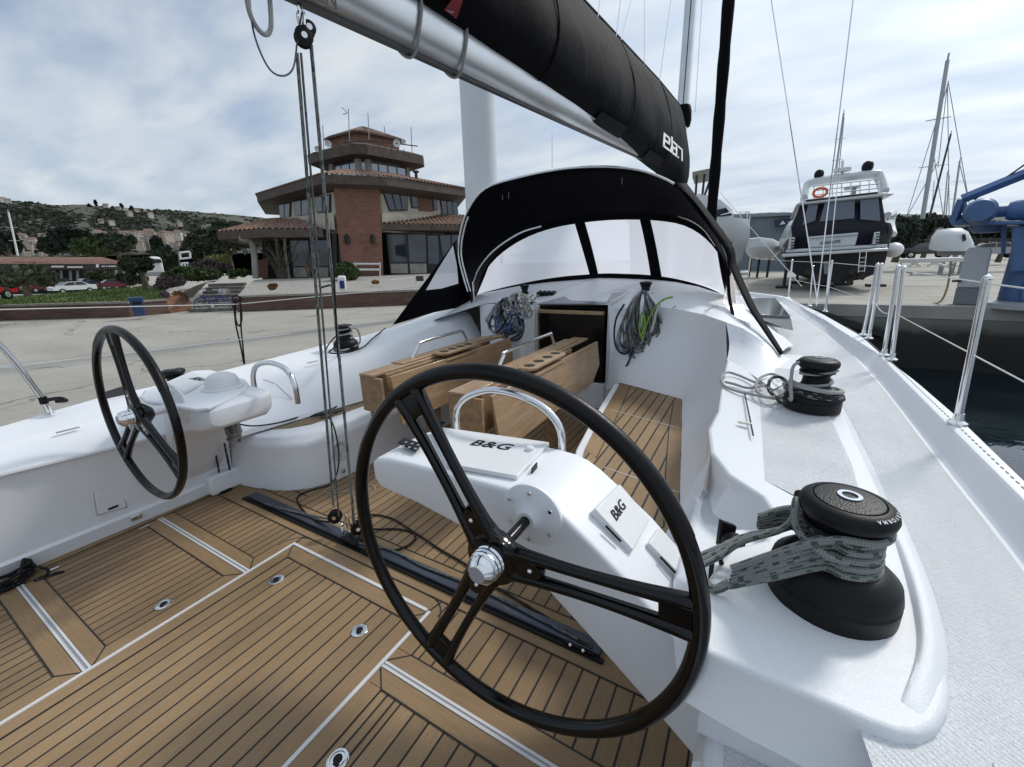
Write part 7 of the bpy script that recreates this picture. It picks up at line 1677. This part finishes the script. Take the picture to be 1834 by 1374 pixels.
# ------------------------------------------------------------------ motor yacht on stands
GW = mat('motorboat_white', (.62, .64, .65), .3, coat=.4); AF = mat('antifouling_black', (.012, .013, .016), .6); CAN = mat('navy_canopy', (.008, .009, .02), .55); CW = mat('canopy_window', (.10, .12, .17), .08, spec=.9, metal=.3)
DM = 20.5
P0, mdn, mu = basis(D(1500, 440, DM)); mdn = (mdn+mu*-.10).normalized(); mu = Vector((mdn.y, -mdn.x, 0))
def mp_(px, py, v=0.):
    r = ray(px, py); n3 = np.array(mdn); t = ((np.array(P0)+n3*v-CAM)@n3)/(r@n3); return Vector(cl(CAM+r*t))
MYZ = gz(0, 0)
MY = thing('motor_yacht', (P0.x, P0.y, MYZ), 'white flybridge motor yacht with a navy canopy over its stern, propped on stands ashore', 'motor yacht')
# hull as sections going forward (away)
hs_ = [(1412, 478), (1424, 505), (1470, 512), (1500, 513), (1535, 509), (1572, 498), (1590, 470)]
top_ = [(1404, 460), (1404, 452)]
rows = []
sec0 = [mp_(*q) for q in ((1405, 452), (1406, 466), (1412, 480), (1425, 492), (1465, 505), (1500, 507), (1540, 501), (1570, 490), (1584, 474), (1588, 460), (1590, 446))]
cu = sum(sec0, Vector((0, 0, 0)))/len(sec0)
for k, (v, s, dz) in enumerate(((0, 1, 0), (2, 1.02, .05), (5, 1.04, .25), (8, 1.0, .5), (11, .8, .9), (13.5, .35, 1.3), (14.5, .02, 1.7))):
    rows.append([Vector((cu.x, cu.y, 0))+mdn*v+(Vector((p.x-cu.x, p.y-cu.y, 0)))*s+Vector((0, 0, p.z+dz*(1 if p.z > 1.2 else .5))) for p in sec0])
m = MB().grid(rows); m.f.append(tuple(range(11))); m.m.append(0)
hl = m.build('hull', AF, MY, angle=40)
# topsides
sec1 = [mp_(*q) for q in ((1405, 456), (1402, 440), (1418, 405), (1428, 395))]; sec2 = [mp_(*q) for q in ((1590, 450), (1595, 432), (1600, 415), (1596, 400))]
for sg, sec in ((-1, sec1), (1, sec2)):
    rows = []
    for v, s, dz in ((0, 1, 0), (2, 1.03, .2), (5, 1.06, .35), (8, 1.0, .55), (11, .8, .9), (13.5, .35, 1.3), (14.5, .02, 1.6)):
        rows.append([Vector((cu.x, cu.y, 0))+mdn*v+(Vector((p.x-cu.x, p.y-cu.y, 0)))*s+Vector((0, 0, p.z+dz)) for p in sec])
    MB().grid(rows).build('topside', GW, MY, angle=50)
m = MB().slab([mp_(1401, 455, -.9), mp_(1592, 444, -.9), mp_(1592, 449, -.9), mp_(1401, 461, -.9)], mdn*1.3); m.slab([mp_(1408, 447, -.2), mp_(1590, 437, -.2), mp_(1590, 443, -.2), mp_(1408, 453, -.2)], mdn*1.0); m.build('swim_platform', GW, MY, bevel=.04)
m = MB().slab([mp_(1447, 424, -.2), mp_(1538, 416, -.2), mp_(1532, 440, -.2), mp_(1449, 444, -.2)], mdn*.6); tm = m.build('transom', GW, MY, bevel=.04); MB().slab([mp_(1449, 427, -.24), mp_(1537, 420, -.24), mp_(1537, 421.5, -.24), mp_(1449, 428.5, -.24)], mdn*.06).build('transom_line', GREYP, tm)
c = mp_(1487, 434, -.24); kx = (mp_(1487, 434, -.24)-mp_(1477, 435, -.24)); kpx = kx.length/10
text_mesh('ABSOLUTE', 7.6*kpx, frame(c, kx, (0, 0, 1)), BPL, 'lettering', MY, .01, True); 
for xs_ in ((1414, 1424, 1411, 1421), (1566, 1576, 1563, 1573)):
    s = MB().slab([mp_(xs_[0], 426 if xs_[0] < 1500 else 416, -.1), mp_(xs_[1], 425 if xs_[0] < 1500 else 415, -.1), mp_(xs_[3], 446 if xs_[0] < 1500 else 437, -.3), mp_(xs_[2], 446 if xs_[0] < 1500 else 437, -.3)], mdn*.5).build('stern_stairs', GW, MY)
    m = MB()
    for k in range(4): y0 = (428 if xs_[0] < 1500 else 418)+k*5; m.slab([mp_(xs_[0]+3, y0, -.32), mp_(xs_[1]-1, y0, -.32), mp_(xs_[1]-1.5, y0+2.5, -.34), mp_(xs_[0]+2.5, y0+2.5, -.34)], mdn*.05)
    m.build('stair_opening', CAN, MY)
# canopy
can = MB().grid([[mp_(1436, 362, 0), mp_(1577, 347, 0)], [mp_(1428, 384, 0), mp_(1583, 384, 0)], [mp_(1417, 408, 0), mp_(1586, 412, 0)], [mp_(1421, 446, 0), mp_(1563, 437, 0)]]).build('stern_canopy', CAN, MY, solid=.05)
m = MB().grid([[mp_(1436, 362, 0), mp_(1440, 362, 5)], [mp_(1417, 408, 0), mp_(1425, 402, 5)]]); m.grid([[mp_(1577, 347, 0), mp_(1580, 352, 5)], [mp_(1586, 412, 0), mp_(1590, 405, 5)]]); m.build('cabin_side', GW, MY, solid=.05)
for pxs in (((1448, 366), (1466, 363), (1460, 395), (1437, 403)), ((1478, 362), (1531, 357), (1530, 391), (1468, 397)), ((1541, 356), (1573, 352), (1577, 396), (1541, 393))):
    MB().slab([mp_(*q, -.14) for q in pxs], mdn*.04).build('window', CW, MY, smooth=False)
# flybridge deck and arch
m = MB().slab([mp_(1425, 367, -.6), mp_(1600, 349, -.6), mp_(1602, 346, -.6), mp_(1575, 345, -.6), mp_(1440, 357, -.6)], mdn*7); m.build('flybridge_deck', GW, MY, bevel=.05)
MB().slab([mp_(1443, 358, -.62), mp_(1573, 343, -.62), mp_(1573, 347, -.62), mp_(1443, 362, -.62)], mdn*.1).build('awning_roller', CAN, MY, bevel=.03)
ar = smooth_path([mp_(1440, 356, 1), mp_(1444, 337, 1.5), mp_(1452, 328, 1.6), mp_(1500, 320, 1.6), mp_(1560, 313, 1.6), mp_(1574, 316, 1.6), mp_(1584, 345, 1)], 4)
MB().tube(ar, .13, 10, sy=1.6).build('radar_arch', GW, MY)
for (px, py, r) in ((1467, 312, 9), (1554, 298, 11)):
    c = mp_(px, py, 1.6); k = (mp_(px+10, py, 1.6)-c).length/10*r; MB().lathe([(k*.6, -k), (k*.92, -k*.6), (k, -k*.1), (k*.95, k*.35), (k*.76, k*.72), (k*.45, k*.96), (.0001, k*1.05)], c, seg=20).build('radome', BPL, MY)
m = MB().tube([mp_(1508, 318, 1.6), mp_(1509, 288, 1.6)], .05, 6); m.lathe([(.05, 0), (.28, .03), (.28, .14), (.05, .18)], mp_(1509, 304, 1.6)-Vector((0, 0, .1)), seg=18); m.build('radar_mast', WHITEP, MY)
m = MB()
for y_ in (0, 8, 16): m.tube([mp_(1455+y_*.1, 334+y_, -.3), mp_(1576, 321+y_, -.3)], .02, 5)
for k in range(8): x = 1458+k*16.5; m.tube([mp_(x, 334-k*1.6, -.3), mp_(x, 356-k*1.8, -.3)], .02, 5)
m.build('flybridge_rail', STEEL, MY)
c = mp_(1469, 345, -.4); k = (mp_(1479, 345, -.4)-c).length/10
rg = MB().tube([c+mu*(12*k*cos(t))+Vector((0, 0, 9*k*sin(t))) for t in np.linspace(0, 2*pi, 25)[:-1]], 2.6*k, 8, closed=True); tag(rg.build('lifebuoy', mat('buoy_orange', (.62, .16, .06), .6)), 'orange lifebuoy hanging on the flybridge rail of the motor yacht', 'lifebuoy')
MB().slab([mp_(1516, 334, 1), mp_(1542, 331, 1), mp_(1542, 334, 1), mp_(1518, 337, 1)], mdn*.8).tube([mp_(1529, 335, 1.3), mp_(1529, 348, 1.3)], .08, 6).build('table', GREYP, MY)
# shafts, propellers, stands, ladder, fender
for px in (1452, 1531):
    c = mp_(px, 496, -.3); m = MB().tube([c, c+mdn*2+Vector((0, 0, .3))], .05, 6)
    for t in (0, 2.1, 4.2): m.slab([c+mu*(.05*cos(t))+Vector((0, 0, .05*sin(t))), c+mu*(.28*cos(t-.5))+Vector((0, 0, .28*sin(t-.5))), c+mu*(.34*cos(t))+Vector((0, 0, .34*sin(t))), c+mu*(.28*cos(t+.5))+Vector((0, 0, .28*sin(t+.5)))], mdn*.03)
    m.slab([c+mdn*.6+Vector((0, 0, .5)), c+mdn*.9+Vector((0, 0, .5)), c+mdn*.9-Vector((0, 0, .3)), c+mdn*.6-Vector((0, 0, .3))], mu*.06); m.build('propeller', mat('bronze', (.05, .04, .03), .5, .5), MY)
m = MB().slab([mp_(1475, 468, -.1), mp_(1488, 467, -.1), mp_(1488, 490, -.1), mp_(1476, 491, -.1)], mdn*.5); m.build('trim_box', GREYP, MY)
m = MB(); 
for (a, b) in (((1540, 452), (1537, 488)), ((1552, 451), (1548, 487))): m.tube([mp_(*a, -1), mp_(*b, -1)], .02, 5)
for k in range(4): m.tube([mp_(1540-k, 462+k*8, -1), mp_(1552-k, 461+k*8, -1)], .02, 5)
m.build('ladder', STEEL, MY)
stg = 'stands propping the motor yacht'
for i, (px, v, lb) in enumerate(((1409, 1.5, 'leftmost slim stand under the motor yacht'), (1431, 5, 'second stand from the left under the motor yacht'), (1480, 2, 'thick keel block stand under the middle of the motor yacht'), (1512, 4, 'stand just right of the keel block under the motor yacht'), (1571, 3, 'rightmost stand under the motor yacht'))):
    a = mp_(px, 496 if px > 1440 else 478, v); b = Vector((a.x, a.y, MYZ)); st_r = thing('boat_stand', b, lb, 'boat stand', stg); r = .2 if px == 1480 else .06
    MB().tube([b, a+Vector((0, 0, .3))], r, 8).build('post', FRAME, st_r); MB().box(b+Vector((0, 0, .05)), (.6, .6, .1)).build('foot', FRAME, st_r)
c = mp_(1600, 448, 1.5); tag(MB().sphere(c, (.30, .5, .28)).build('hull_fender', WHITEP), 'big white rounded fender hanging at the right quarter of the motor yacht', 'fender')
m = MB().tube(smooth_path([mp_(1590, 385, 1), mp_(1601, 381, 3), mp_(1596, 400, 3), mp_(1600, 420, 2)], 4), .12, 6); m.slab([mp_(1583, 398, 1), mp_(1598, 392, 2.5), mp_(1604, 412, 2.5), mp_(1588, 420, 1)], mdn*2); m.build('side_deck', GW, MY, bevel=.05)
# ------------------------------------------------------------------ yacht bow between sprayhood and forestay
DB = 26.
B0, bdn, bu = basis(D(1290, 430, DB))
def mb2(px, py, v=0.):
    r = ray(px, py); n3 = np.array(bdn); t = ((np.array(B0)+n3*v-CAM)@n3)/(r@n3); return Vector(cl(CAM+r*t))
BY = thing('motor_cruiser', (B0.x, B0.y, MYZ), 'white motor cruiser with raised bow, ashore behind the furled headsail', 'motor boat')
# bow points right
m = MB(); rows = []
for (x, yt, ym, yb, hw) in ((1200, 395, 440, 500, 1.8), (1250, 394, 440, 502, 1.8), (1285, 394, 438, 500, 1.7), (1310, 393, 432, 488, 1.3), (1328, 393, 425, 465, .7), (1343, 393, 405, 425, .06)):
    c1, c2, c3 = mb2(x, yt), mb2(x, ym), mb2(x, yb); rows.append([c1-bdn*hw, c2-bdn*hw*.9, c3, c2+bdn*hw*.9, c1+bdn*hw])
m.grid(rows, closev=True); m.build('hull', GW, BY, angle=50)
m = MB(); rows = []
for (x, yt, yb, hw) in ((1200, 352, 398, 1.3), (1262, 352, 398, 1.3), (1290, 362, 398, 1.2), (1312, 378, 396, .9)):
    c1, c3 = mb2(x, yt), mb2(x, yb); rows.append([c3-bdn*hw, c1-bdn*hw*.8, c1+bdn*hw*.8, c3+bdn*hw])
m.grid(rows, closev=False); m.build('cabin', GW, BY, angle=50, solid=.04)
m = MB().slab([mb2(1284, 376, -1.25), mb2(1300, 372, -1.2), mb2(1312, 386, -1.0), mb2(1284, 388, -1.3)], bdn*.05); m.build('window', CAN, BY); m = MB(); m.slab([mb2(1300, 436, -1.62), mb2(1312, 433, -1.35), mb2(1308, 448, -1.3), mb2(1298, 452, -1.5)], bdn*.05); m.build('window', CAN, BY)
m = MB().slab([mb2(1240, 308, -1), mb2(1270, 302, -1), mb2(1279, 310, -1), mb2(1240, 318, -1)], bdn*2.2); m.build('bimini', mat('beige_canvas', (.28, .27, .22), .8), BY)
m = MB()
for a, b in (((1276, 310), (1262, 350)), ((1262, 312), (1258, 350)), ((1248, 314), (1246, 350))): m.tube([mb2(*a, -1), mb2(*b, -1)], .06, 6)
m.build('bimini_frame', FRAME, BY)
m = MB(); m.tube([mb2(1290, 385, -1.3), mb2(1310, 380, -1.1), mb2(1342, 379, 0), mb2(1343, 393, 0)], .03, 6)
for x in (1300, 1313, 1326, 1338): m.tube([mb2(x, 380, -.9+(x-1300)*.025), mb2(x, 394, -.9+(x-1300)*.025)], .025, 5)
m.build('bow_rail', STEEL, BY)
m = MB().tube([mb2(1282, 498, 0), Vector((mb2(1282, 498).x, mb2(1282, 498).y, MYZ))], .2, 8); m.build('keel_post', FRAME, BY)
# small white boat
DB2 = 33.; B0, bdn, bu = basis(D(1365, 445, DB2))
def mb3(px, py, v=0.):
    r = ray(px, py); n3 = np.array(bdn); t = ((np.array(B0)+n3*v-CAM)@n3)/(r@n3); return Vector(cl(CAM+r*t))
SB = thing('small_boat', (B0.x, B0.y, MYZ), 'small covered white boat on a cradle in front of the grey hangar', 'motor boat')
m = MB(); rows = []
for (x, yt, yb, hw) in ((1336, 446, 452, .3), (1342, 444, 460, .9), (1360, 443, 466, 1.1), (1385, 443, 465, 1.1), (1396, 441, 452, .7), (1399, 440, 442, .1)):
    rows.append([mb3(x, yt)-bdn*hw, mb3(x, (yt+yb)/2+3)-bdn*hw*.8, mb3(x, yb), mb3(x, (yt+yb)/2+3)+bdn*hw*.8, mb3(x, yt)+bdn*hw])
m.grid(rows, closev=True); m.build('hull', GW, SB, angle=50)
m = MB(); rows = []
for (x, yt, yb, hw) in ((1337, 436, 446, .3), (1342, 427, 446, .9), (1360, 425, 444, 1.0), (1385, 428, 443, 1.0), (1396, 434, 442, .5)):
    rows.append([mb3(x, yb)-bdn*hw*1.05, mb3(x, yt+2)-bdn*hw*.8, mb3(x, yt), mb3(x, yt+2)+bdn*hw*.8, mb3(x, yb)+bdn*hw*1.05])
m.grid(rows); m.build('cover', mat('grey_cover', (.50, .52, .54), .7, var=.08), SB, angle=60)
m = MB()
for x in (1345, 1360, 1378): a = mb3(x, 464); m.tube([a, Vector((a.x, a.y, MYZ))], .08, 6)
m.build('cradle', FRAME, SB)
for (px, py, w, lb) in ((1331, 492, 12, 'left one of two small white dinghies lying on the yard ground'), (1370, 480, 18, 'right one of two small white dinghies lying on the yard ground')):
    c = Vector(cl(Z(px, py, MYZ))); k = pxm(px, py, float(hypot(c.x, c.y))); r = w*k
    rt_ = thing('dinghy', c, lb, 'dinghy', 'dinghies on the yard'); MB().sphere((c.x, c.y, c.z+r*.25), (r, r*.6, r*.32)).build('hull', WHITEP, rt_); MB().sphere((c.x, c.y, c.z+r*.42), (r*.7, r*.36, r*.25)).build('cover', GREYP, rt_)
# hangar
DH = 48.; P, hdn, hu = quadp([(1296, 381), (1434, 387), (1434, 492), (1296, 492)], DH)
HG = thing('boat_hangar', P[3], 'long blue grey metal hangar behind the boats', 'building')
MB().slab([P[0]-hu*9+Vector((0, 0, -.3)), P[1]+hu*2, P[2]+hu*2-Vector((0, 0, 2)), P[3]-hu*9-Vector((0, 0, 2))], hdn*20).build('wall', mat('hangar_sheet', (.145, .18, .21), .6, var=.12, vscale=.8), HG, smooth=False)
MB().slab([P[0]-hu*9.2-hdn*.4+Vector((0, 0, -.3)), P[1]+hu*2.2-hdn*.4, P[1]+hu*2.2-hdn*.4+Vector((0, 0, .25)), P[0]-hu*9.2-hdn*.4+Vector((0, 0, -.05))], hdn*20).build('roof', mat('hangar_roof', (.22, .25, .28), .6), HG, smooth=False)
q = quadp([(1387, 395), (1434, 387), (1434, 402), (1389, 407)], DH-.5)[0]; sg_ = MB().slab(q, hdn*.2).build('sign_board', mat('sign_navy', (.012, .018, .06), .5), HG)
a_ = quadp([(1411, 397), (1422, 396.4), (1422, 397.6), (1411, 398.2)], DH-.7)[0]; MB().slab(a_, hdn*.03).build('sign_lettering', mat('sign_white', (.7,)*3), HG)
a_ = quadp([(1396, 403), (1402, 395), (1407, 401)], DH-.6)[0]; MB().slab(a_, hdn*.03).build('sign_emblem', mat('sign_white', (.7,)*3), HG)
# dark trees on the right
for a in ((1612, 415, 26, 32, 44, 1500, .30, 'dark conifer directly right of the motor yacht'), (1640, 412, 24, 30, 46, 1300, .30, 'dark tree left of the boat under white wrapping'), (1665, 400, 22, 20, 60, 900, .35, 'dark tree behind the boat under white wrapping, left half'), (1585, 425, 20, 24, 52, 700, .35, 'dark tree partly hidden behind the motor yacht'), (1760, 415, 34, 16, 60, 1100, .36, 'dark tree below the blue crane arm, left of its pillar'), (1800, 417, 30, 14, 62, 900, .36, 'dark tree at the right edge behind the crane pillar'), (1700, 398, 20, 12, 70, 500, .4, 'far dark tree above the boat under white wrapping')):
    plant_px('dark_tree', a[0], a[1], a[2], a[3], a[4], a[5], a[6], LPI, a[7], 'tree', 'dark trees behind the yard', 470, .2)
# fence and masonry far right
fn_ = thing('yard_fence', D(1780, 452, 50), 'dark railing fence with white houses behind, left of the crane pillar', 'fence'); m = MB()
for k in range(46): x = 1590+k*6; m.tube([D(x, 430, 54), D(x, 455, 54)], .035, 4)
m.tube([D(1585, 431, 54), D(1840, 428, 54)], .05, 4); m.build('railing', FRAME, fn_)
for (px, w, py, h, lb) in ((1785, 14, 418, 18, 'small white house behind the fence under the crane'), (1812, 12, 414, 22, 'pale house at the right edge behind the fence')):
    q = quadp([(px-w, py), (px+w, py), (px+w, py+h), (px-w, py+h)], 90)[0]; r_h = thing('far_house', q[3], lb, 'house'); MB().slab(q, sdn*.0+Vector((2, 6, 0))).build('wall', HW[2], r_h); m = MB()
    for k in range(4): u_ = (k+.3)/4; m.slab([q[0].lerp(q[1], u_).lerp(q[3].lerp(q[2], u_), t)-Vector((.1, .3, 0)) for t in (.3, .3)]+[q[0].lerp(q[1], u_+.12).lerp(q[3].lerp(q[2], u_+.12), t)-Vector((.1, .3, 0)) for t in (.6, .6)], (0, .02, 0)) if False else m.box(q[0].lerp(q[1], u_).lerp(q[3].lerp(q[2], u_), .45)-Vector((.1, .3, 0)), (.6, .1, .9))
    m.build('window', HWIN, r_h)
# wrapped boat on trailer
DW = 38.; B0, bdn, bu = basis(D(1705, 440, DW))
def mb4(px, py, v=0.):
    r = ray(px, py); n3 = np.array(bdn); t = ((np.array(B0)+n3*v-CAM)@n3)/(r@n3); return Vector(cl(CAM+r*t))
WB = thing('wrapped_boat', (B0.x, B0.y, MYZ), 'boat shrouded in white wrapping with a dark gap, beyond the white quay box', 'boat')
m = MB(); rows = []
for (x, yt, yb, hw) in ((1664, 440, 446, .5), (1669, 424, 448, 1.2), (1680, 413, 450, 1.4), (1700, 410, 450, 1.5), (1722, 410, 450, 1.5), (1734, 416, 450, 1.3), (1744, 436, 448, .8)):
    rows.append([mb4(x, yb)-bdn*hw, mb4(x, lerp(yt, yb, .4))-bdn*hw, mb4(x, yt)-bdn*hw*.6, mb4(x, yt)+bdn*hw*.6, mb4(x, yb)+bdn*hw])
m.grid(rows); n = 5; m.f.append(tuple(range(n))); m.m.append(0); m.f.append(tuple(range(6*n, 7*n))); m.m.append(0)
m.build('wrapping', mat('white_wrap', (.60, .62, .63), .45, bump=.9, bscale=2.6), WB, angle=75)
MB().slab([mb4(1723, 420, -1.55), mb4(1729, 419, -1.5), mb4(1731, 430, -1.5), mb4(1724, 433, -1.5)], bdn*.1).build('wrapping_gap', FRAME, WB)
m = MB().slab([mb4(1678, 450, -1), mb4(1738, 449, -1), mb4(1738, 457, -1), mb4(1678, 458, -1)], bdn*2)
for x in (1692, 1712, 1728): m.tube([mb4(x, 456, -1), Vector((mb4(x, 456, -1).x, mb4(x, 456, -1).y, MYZ))], .12, 6)
m.build('cradle', GREYP, WB)
def rcar(px, py, d, w, ang, col, lb): 
    r_ = car(px, py, d, w, ang, col, lb); r_['group'] = 'cars parked in the boatyard'; return r_
rcar(1655, 462, 42, 4.2, .3, (.03, .032, .035), 'dark grey car parked left of the wrapped boat')
rcar(1772, 463, 42, 4.0, .2, (.35, .36, .37), 'silver car parked right of the white quay box')
# white pipe frame lying in the yard
wf = thing('pipe_trestle', D(1680, 470, 26), 'low white pipe trestle with crossed braces on the quay left of the white box', 'trestle'); m = MB()
for a, b in (((1610, 466), (1725, 463)), ((1612, 469), (1725, 466))): m.tube([D(*a, 25), D(*b, 25)], .06, 6)
for a, b in (((1625, 467), (1650, 476)), ((1650, 467), (1625, 478)), ((1680, 466), (1660, 478)), ((1660, 466), (1705, 480)), ((1715, 466), (1690, 479)), ((1615, 467), (1612, 480))): m.tube([D(*a, 25), D(*b, 25)], .045, 6)
m.build('tube', WHITEP, wf)
# white pillar box on the quay edge
qp = Vector(cl(Z(1735, 547, gz(0, 0)+.03))); dq = float(hypot(qp.x, qp.y)); q = quadp([(1725, 444), (1770, 446), (1755, 546), (1706, 546)], dq)[0]
q[0].z = q[1].z = max(q[0].z, q[1].z); cc_ = thing('quay_box', qp, 'tall pale grey rounded box with a darker foot standing on the quay edge', 'service box')
_, qdn, qu = basis(qp); wq = (q[2]-q[3]).length
base = (q[2]+q[3])/2; h = q[0].z-base.z
def qb(u_, z, v=0): return base+qu*u_*wq/2+Vector((0, 0, z*h))+qdn*v-qu*(.0)
lean = (q[0]+q[1])/2-base; lean.z = 0; lean *= .45
def qs(u_, z): return base+qu*(u_*wq*.5)+lean*z+Vector((0, 0, z*h))
MB().slab([qs(-1, .30), qs(1, .30), qs(.98, .93), qs(.80, 1.0), qs(-.7, 1.0), qs(-.9, .95)], qdn*.45).build('cabinet', mat('box_white', (.46, .48, .50), .5, var=.04), cc_, bevel=.05, bseg=3)
MB().slab([qs(-1.02, 0), qs(1.02, 0), qs(1.01, .295), qs(-1.01, .295)], qdn*.5).build('foot', mat('box_grey', (.17, .18, .19), .6), cc_, bevel=.02)
for s in (-1, 1): m = MB().box(qs(s*1.08, .42)-qdn*.0, (.14, .14, .05)); m.build('cleat', FRAME, cc_)
hz = [D(1735, 460, dq-.3)]; tag(MB().tube(smooth_path([D(1703, 468, dq), D(1701, 490, dq), D(1695, 520, dq), D(1683, 541, dq), D(1660, 546, dq), D(1625, 547, dq)], 5), .022, 6).build('hose', mat('yellow_hose', (.28, .24, .12), .6)), 'thin yellowish hose curving down to the quay edge left of the white box', 'hose')
mr_ = thing('mooring_ring', D(1630, 490, 17), 'black iron hook hanging from the lifeline end at the gate', 'hook'); MB().tube([D(1622, 487, 5.2), D(1630, 488, 5.2), D(1634, 492, 5.2), D(1628, 493, 5.2)], .006, 5).build('hook', FRAME, mr_)
# blue crane
CRB = mat('crane_blue', (.075, .15, .32), .5, var=.2, vscale=1.5); DC = 15.5; B0, cdn, cu_ = basis(D(1800, 420, DC))
def mc(px, py, v=0.):
    r = ray(px, py); n3 = np.array(cdn); t = ((np.array(B0)+n3*v-CAM)@n3)/(r@n3); return Vector(cl(CAM+r*t))
CR = thing('boat_crane', (mc(1830, 540).x, mc(1830, 540).y, MYZ), 'blue steel jib crane with round motor drums at the right edge', 'crane')
m = MB()
for a, b, r in (((1708, 398), (1723, 357), .09), ((1723, 357), (2050, 225), .11), ((1723, 357), (1734, 396), .06), ((1705, 399), (1745, 396), .07)): m.tube([mc(*a), mc(*b)], r, 4)
m.build('jib', CRB, CR, smooth=False)
MB().slab([mc(1702, 398, -.3), mc(2000, 392, -.3), mc(2000, 400, -.3), mc(1702, 403, -.3)], cdn*1.2).build('platform', CRB, CR, bevel=.02)
Mx3 = Matrix((cu_, Vector((0, 0, 1)), -cdn)).transposed(); kq = (mc(1770, 380)-mc(1760, 380)).length/10
m = MB().lathe([(30*kq, 0), (31*kq, .3), (31*kq, .9), (25*kq, 1.05), (.0001, 1.05)], mc(1758, 382, .4), Mx3, 28); 
dr = m.build('motor_drum', CRB, CR); 
m = MB().lathe([(14*kq, 0), (14*kq, 34*kq)], mc(1775, 380, 0), Matrix((cdn, Vector((0, 0, 1)), cu_)).transposed(), 16); m.build('shaft_housing', CRB, CR)
m = MB().lathe([(20*kq, 0), (24*kq, .1), (24*kq, 80*kq), (20*kq, 84*kq)], mc(1804, 378, 0), Matrix((cdn, Vector((0, 0, 1)), cu_)).transposed(), 26); m.build('motor_drum', CRB, CR)
MB().lathe([(35*kq, 0), (34*kq, -.12), (24*kq, -.22), (.0001, -.22)], mc(1770, 400, .4), seg=24).build('slewing_pan', mat('crane_blue_light', (.10, .16, .30), .5, var=.2), CR)
m = MB(); m.lathe([(.32, MYZ), (.32, 3.4)], (mc(1838, 480, .6).x, mc(1838, 480, .6).y, 0), seg=20); m.build('pillar', CRB, CR)
MB().slab([mc(1813, 405, -.2), mc(1856, 405, -.2), mc(1852, 485, -.2), mc(1810, 488, -.2)], cdn*.5).build('control_cabinet', CRB, CR, bevel=.03)
MB().slab([mc(1792, 400, .2), mc(1803, 400, .2), mc(1801, 455, .2), mc(1793, 455, .2)], cdn*.2).build('strut', CRB, CR)
m = MB().lathe([(.75, 0), (.72, .12), (.5, .14)], (mc(1838, 548, .3).x, mc(1838, 548, .3).y, MYZ), seg=26); m.build('base_plate', GREYP, CR); MB().grid([[mc(1826, 545, .1), mc(1845, 545, .1)], [mc(1834, 505, .3), mc(1840, 505, .3)]]).build('gusset', CRB, CR, solid=.04)
MB().tube([mc(1745, 358, 0), mc(1900, 250, 0)], .02, 5).build('hoist_cable', FRAME, CR)
# masts on the right
GA = mat('mast_grey', (.40, .42, .43), .5, .2); DKM = mat('mast_dark', (.04, .045, .05), .5)
mlist = ((1697, 108, 1652, 392, 48, .15, 'tallest pale grey mast right of the motor yacht', GA), (1703, 240, 1664, 392, 46, .07, 'dark slim mast just right of the tallest mast', DKM), (1719, 288, 1705, 392, 60, .09, 'grey mast, rightmost of the group of masts', GA), (1697, 309, 1690, 392, 75, .07, 'short pale mast, left one of the two thin ones in the middle of the group', GA), (1700, 317, 1694, 392, 80, .07, 'short pale mast, right one of the two thin ones in the middle of the group', GA), (1511, 203, 1494, 330, 40, .07, 'thin grey mast rising behind the motor yacht radar arch', GA), (1673, 325, 1668, 392, 90, .05, 'thin faint mast between the tallest mast and the dark one', GA))
for (a, b, c, d, e, r, lb, mt) in mlist: mast(a, b, c, d, e, r, lb, mt=mt)
m = MB()
for a, b in (((1698, 145), (1735, 360)), ((1697, 150), (1680, 300)), ((1698, 150), (1620, 400)), ((1680, 290), (1622, 392)), ((1672, 276), (1690, 390)), ((1697, 150), (1700, 392)), ((1719, 295), (1740, 380))): m.tube([D(*a, 48), D(*b, 48)], .025, 4)
tag(m.build('rigging_wires', GREYP), 'thin rigging wires of the tall masts at the right', 'rigging')
# white far quay things
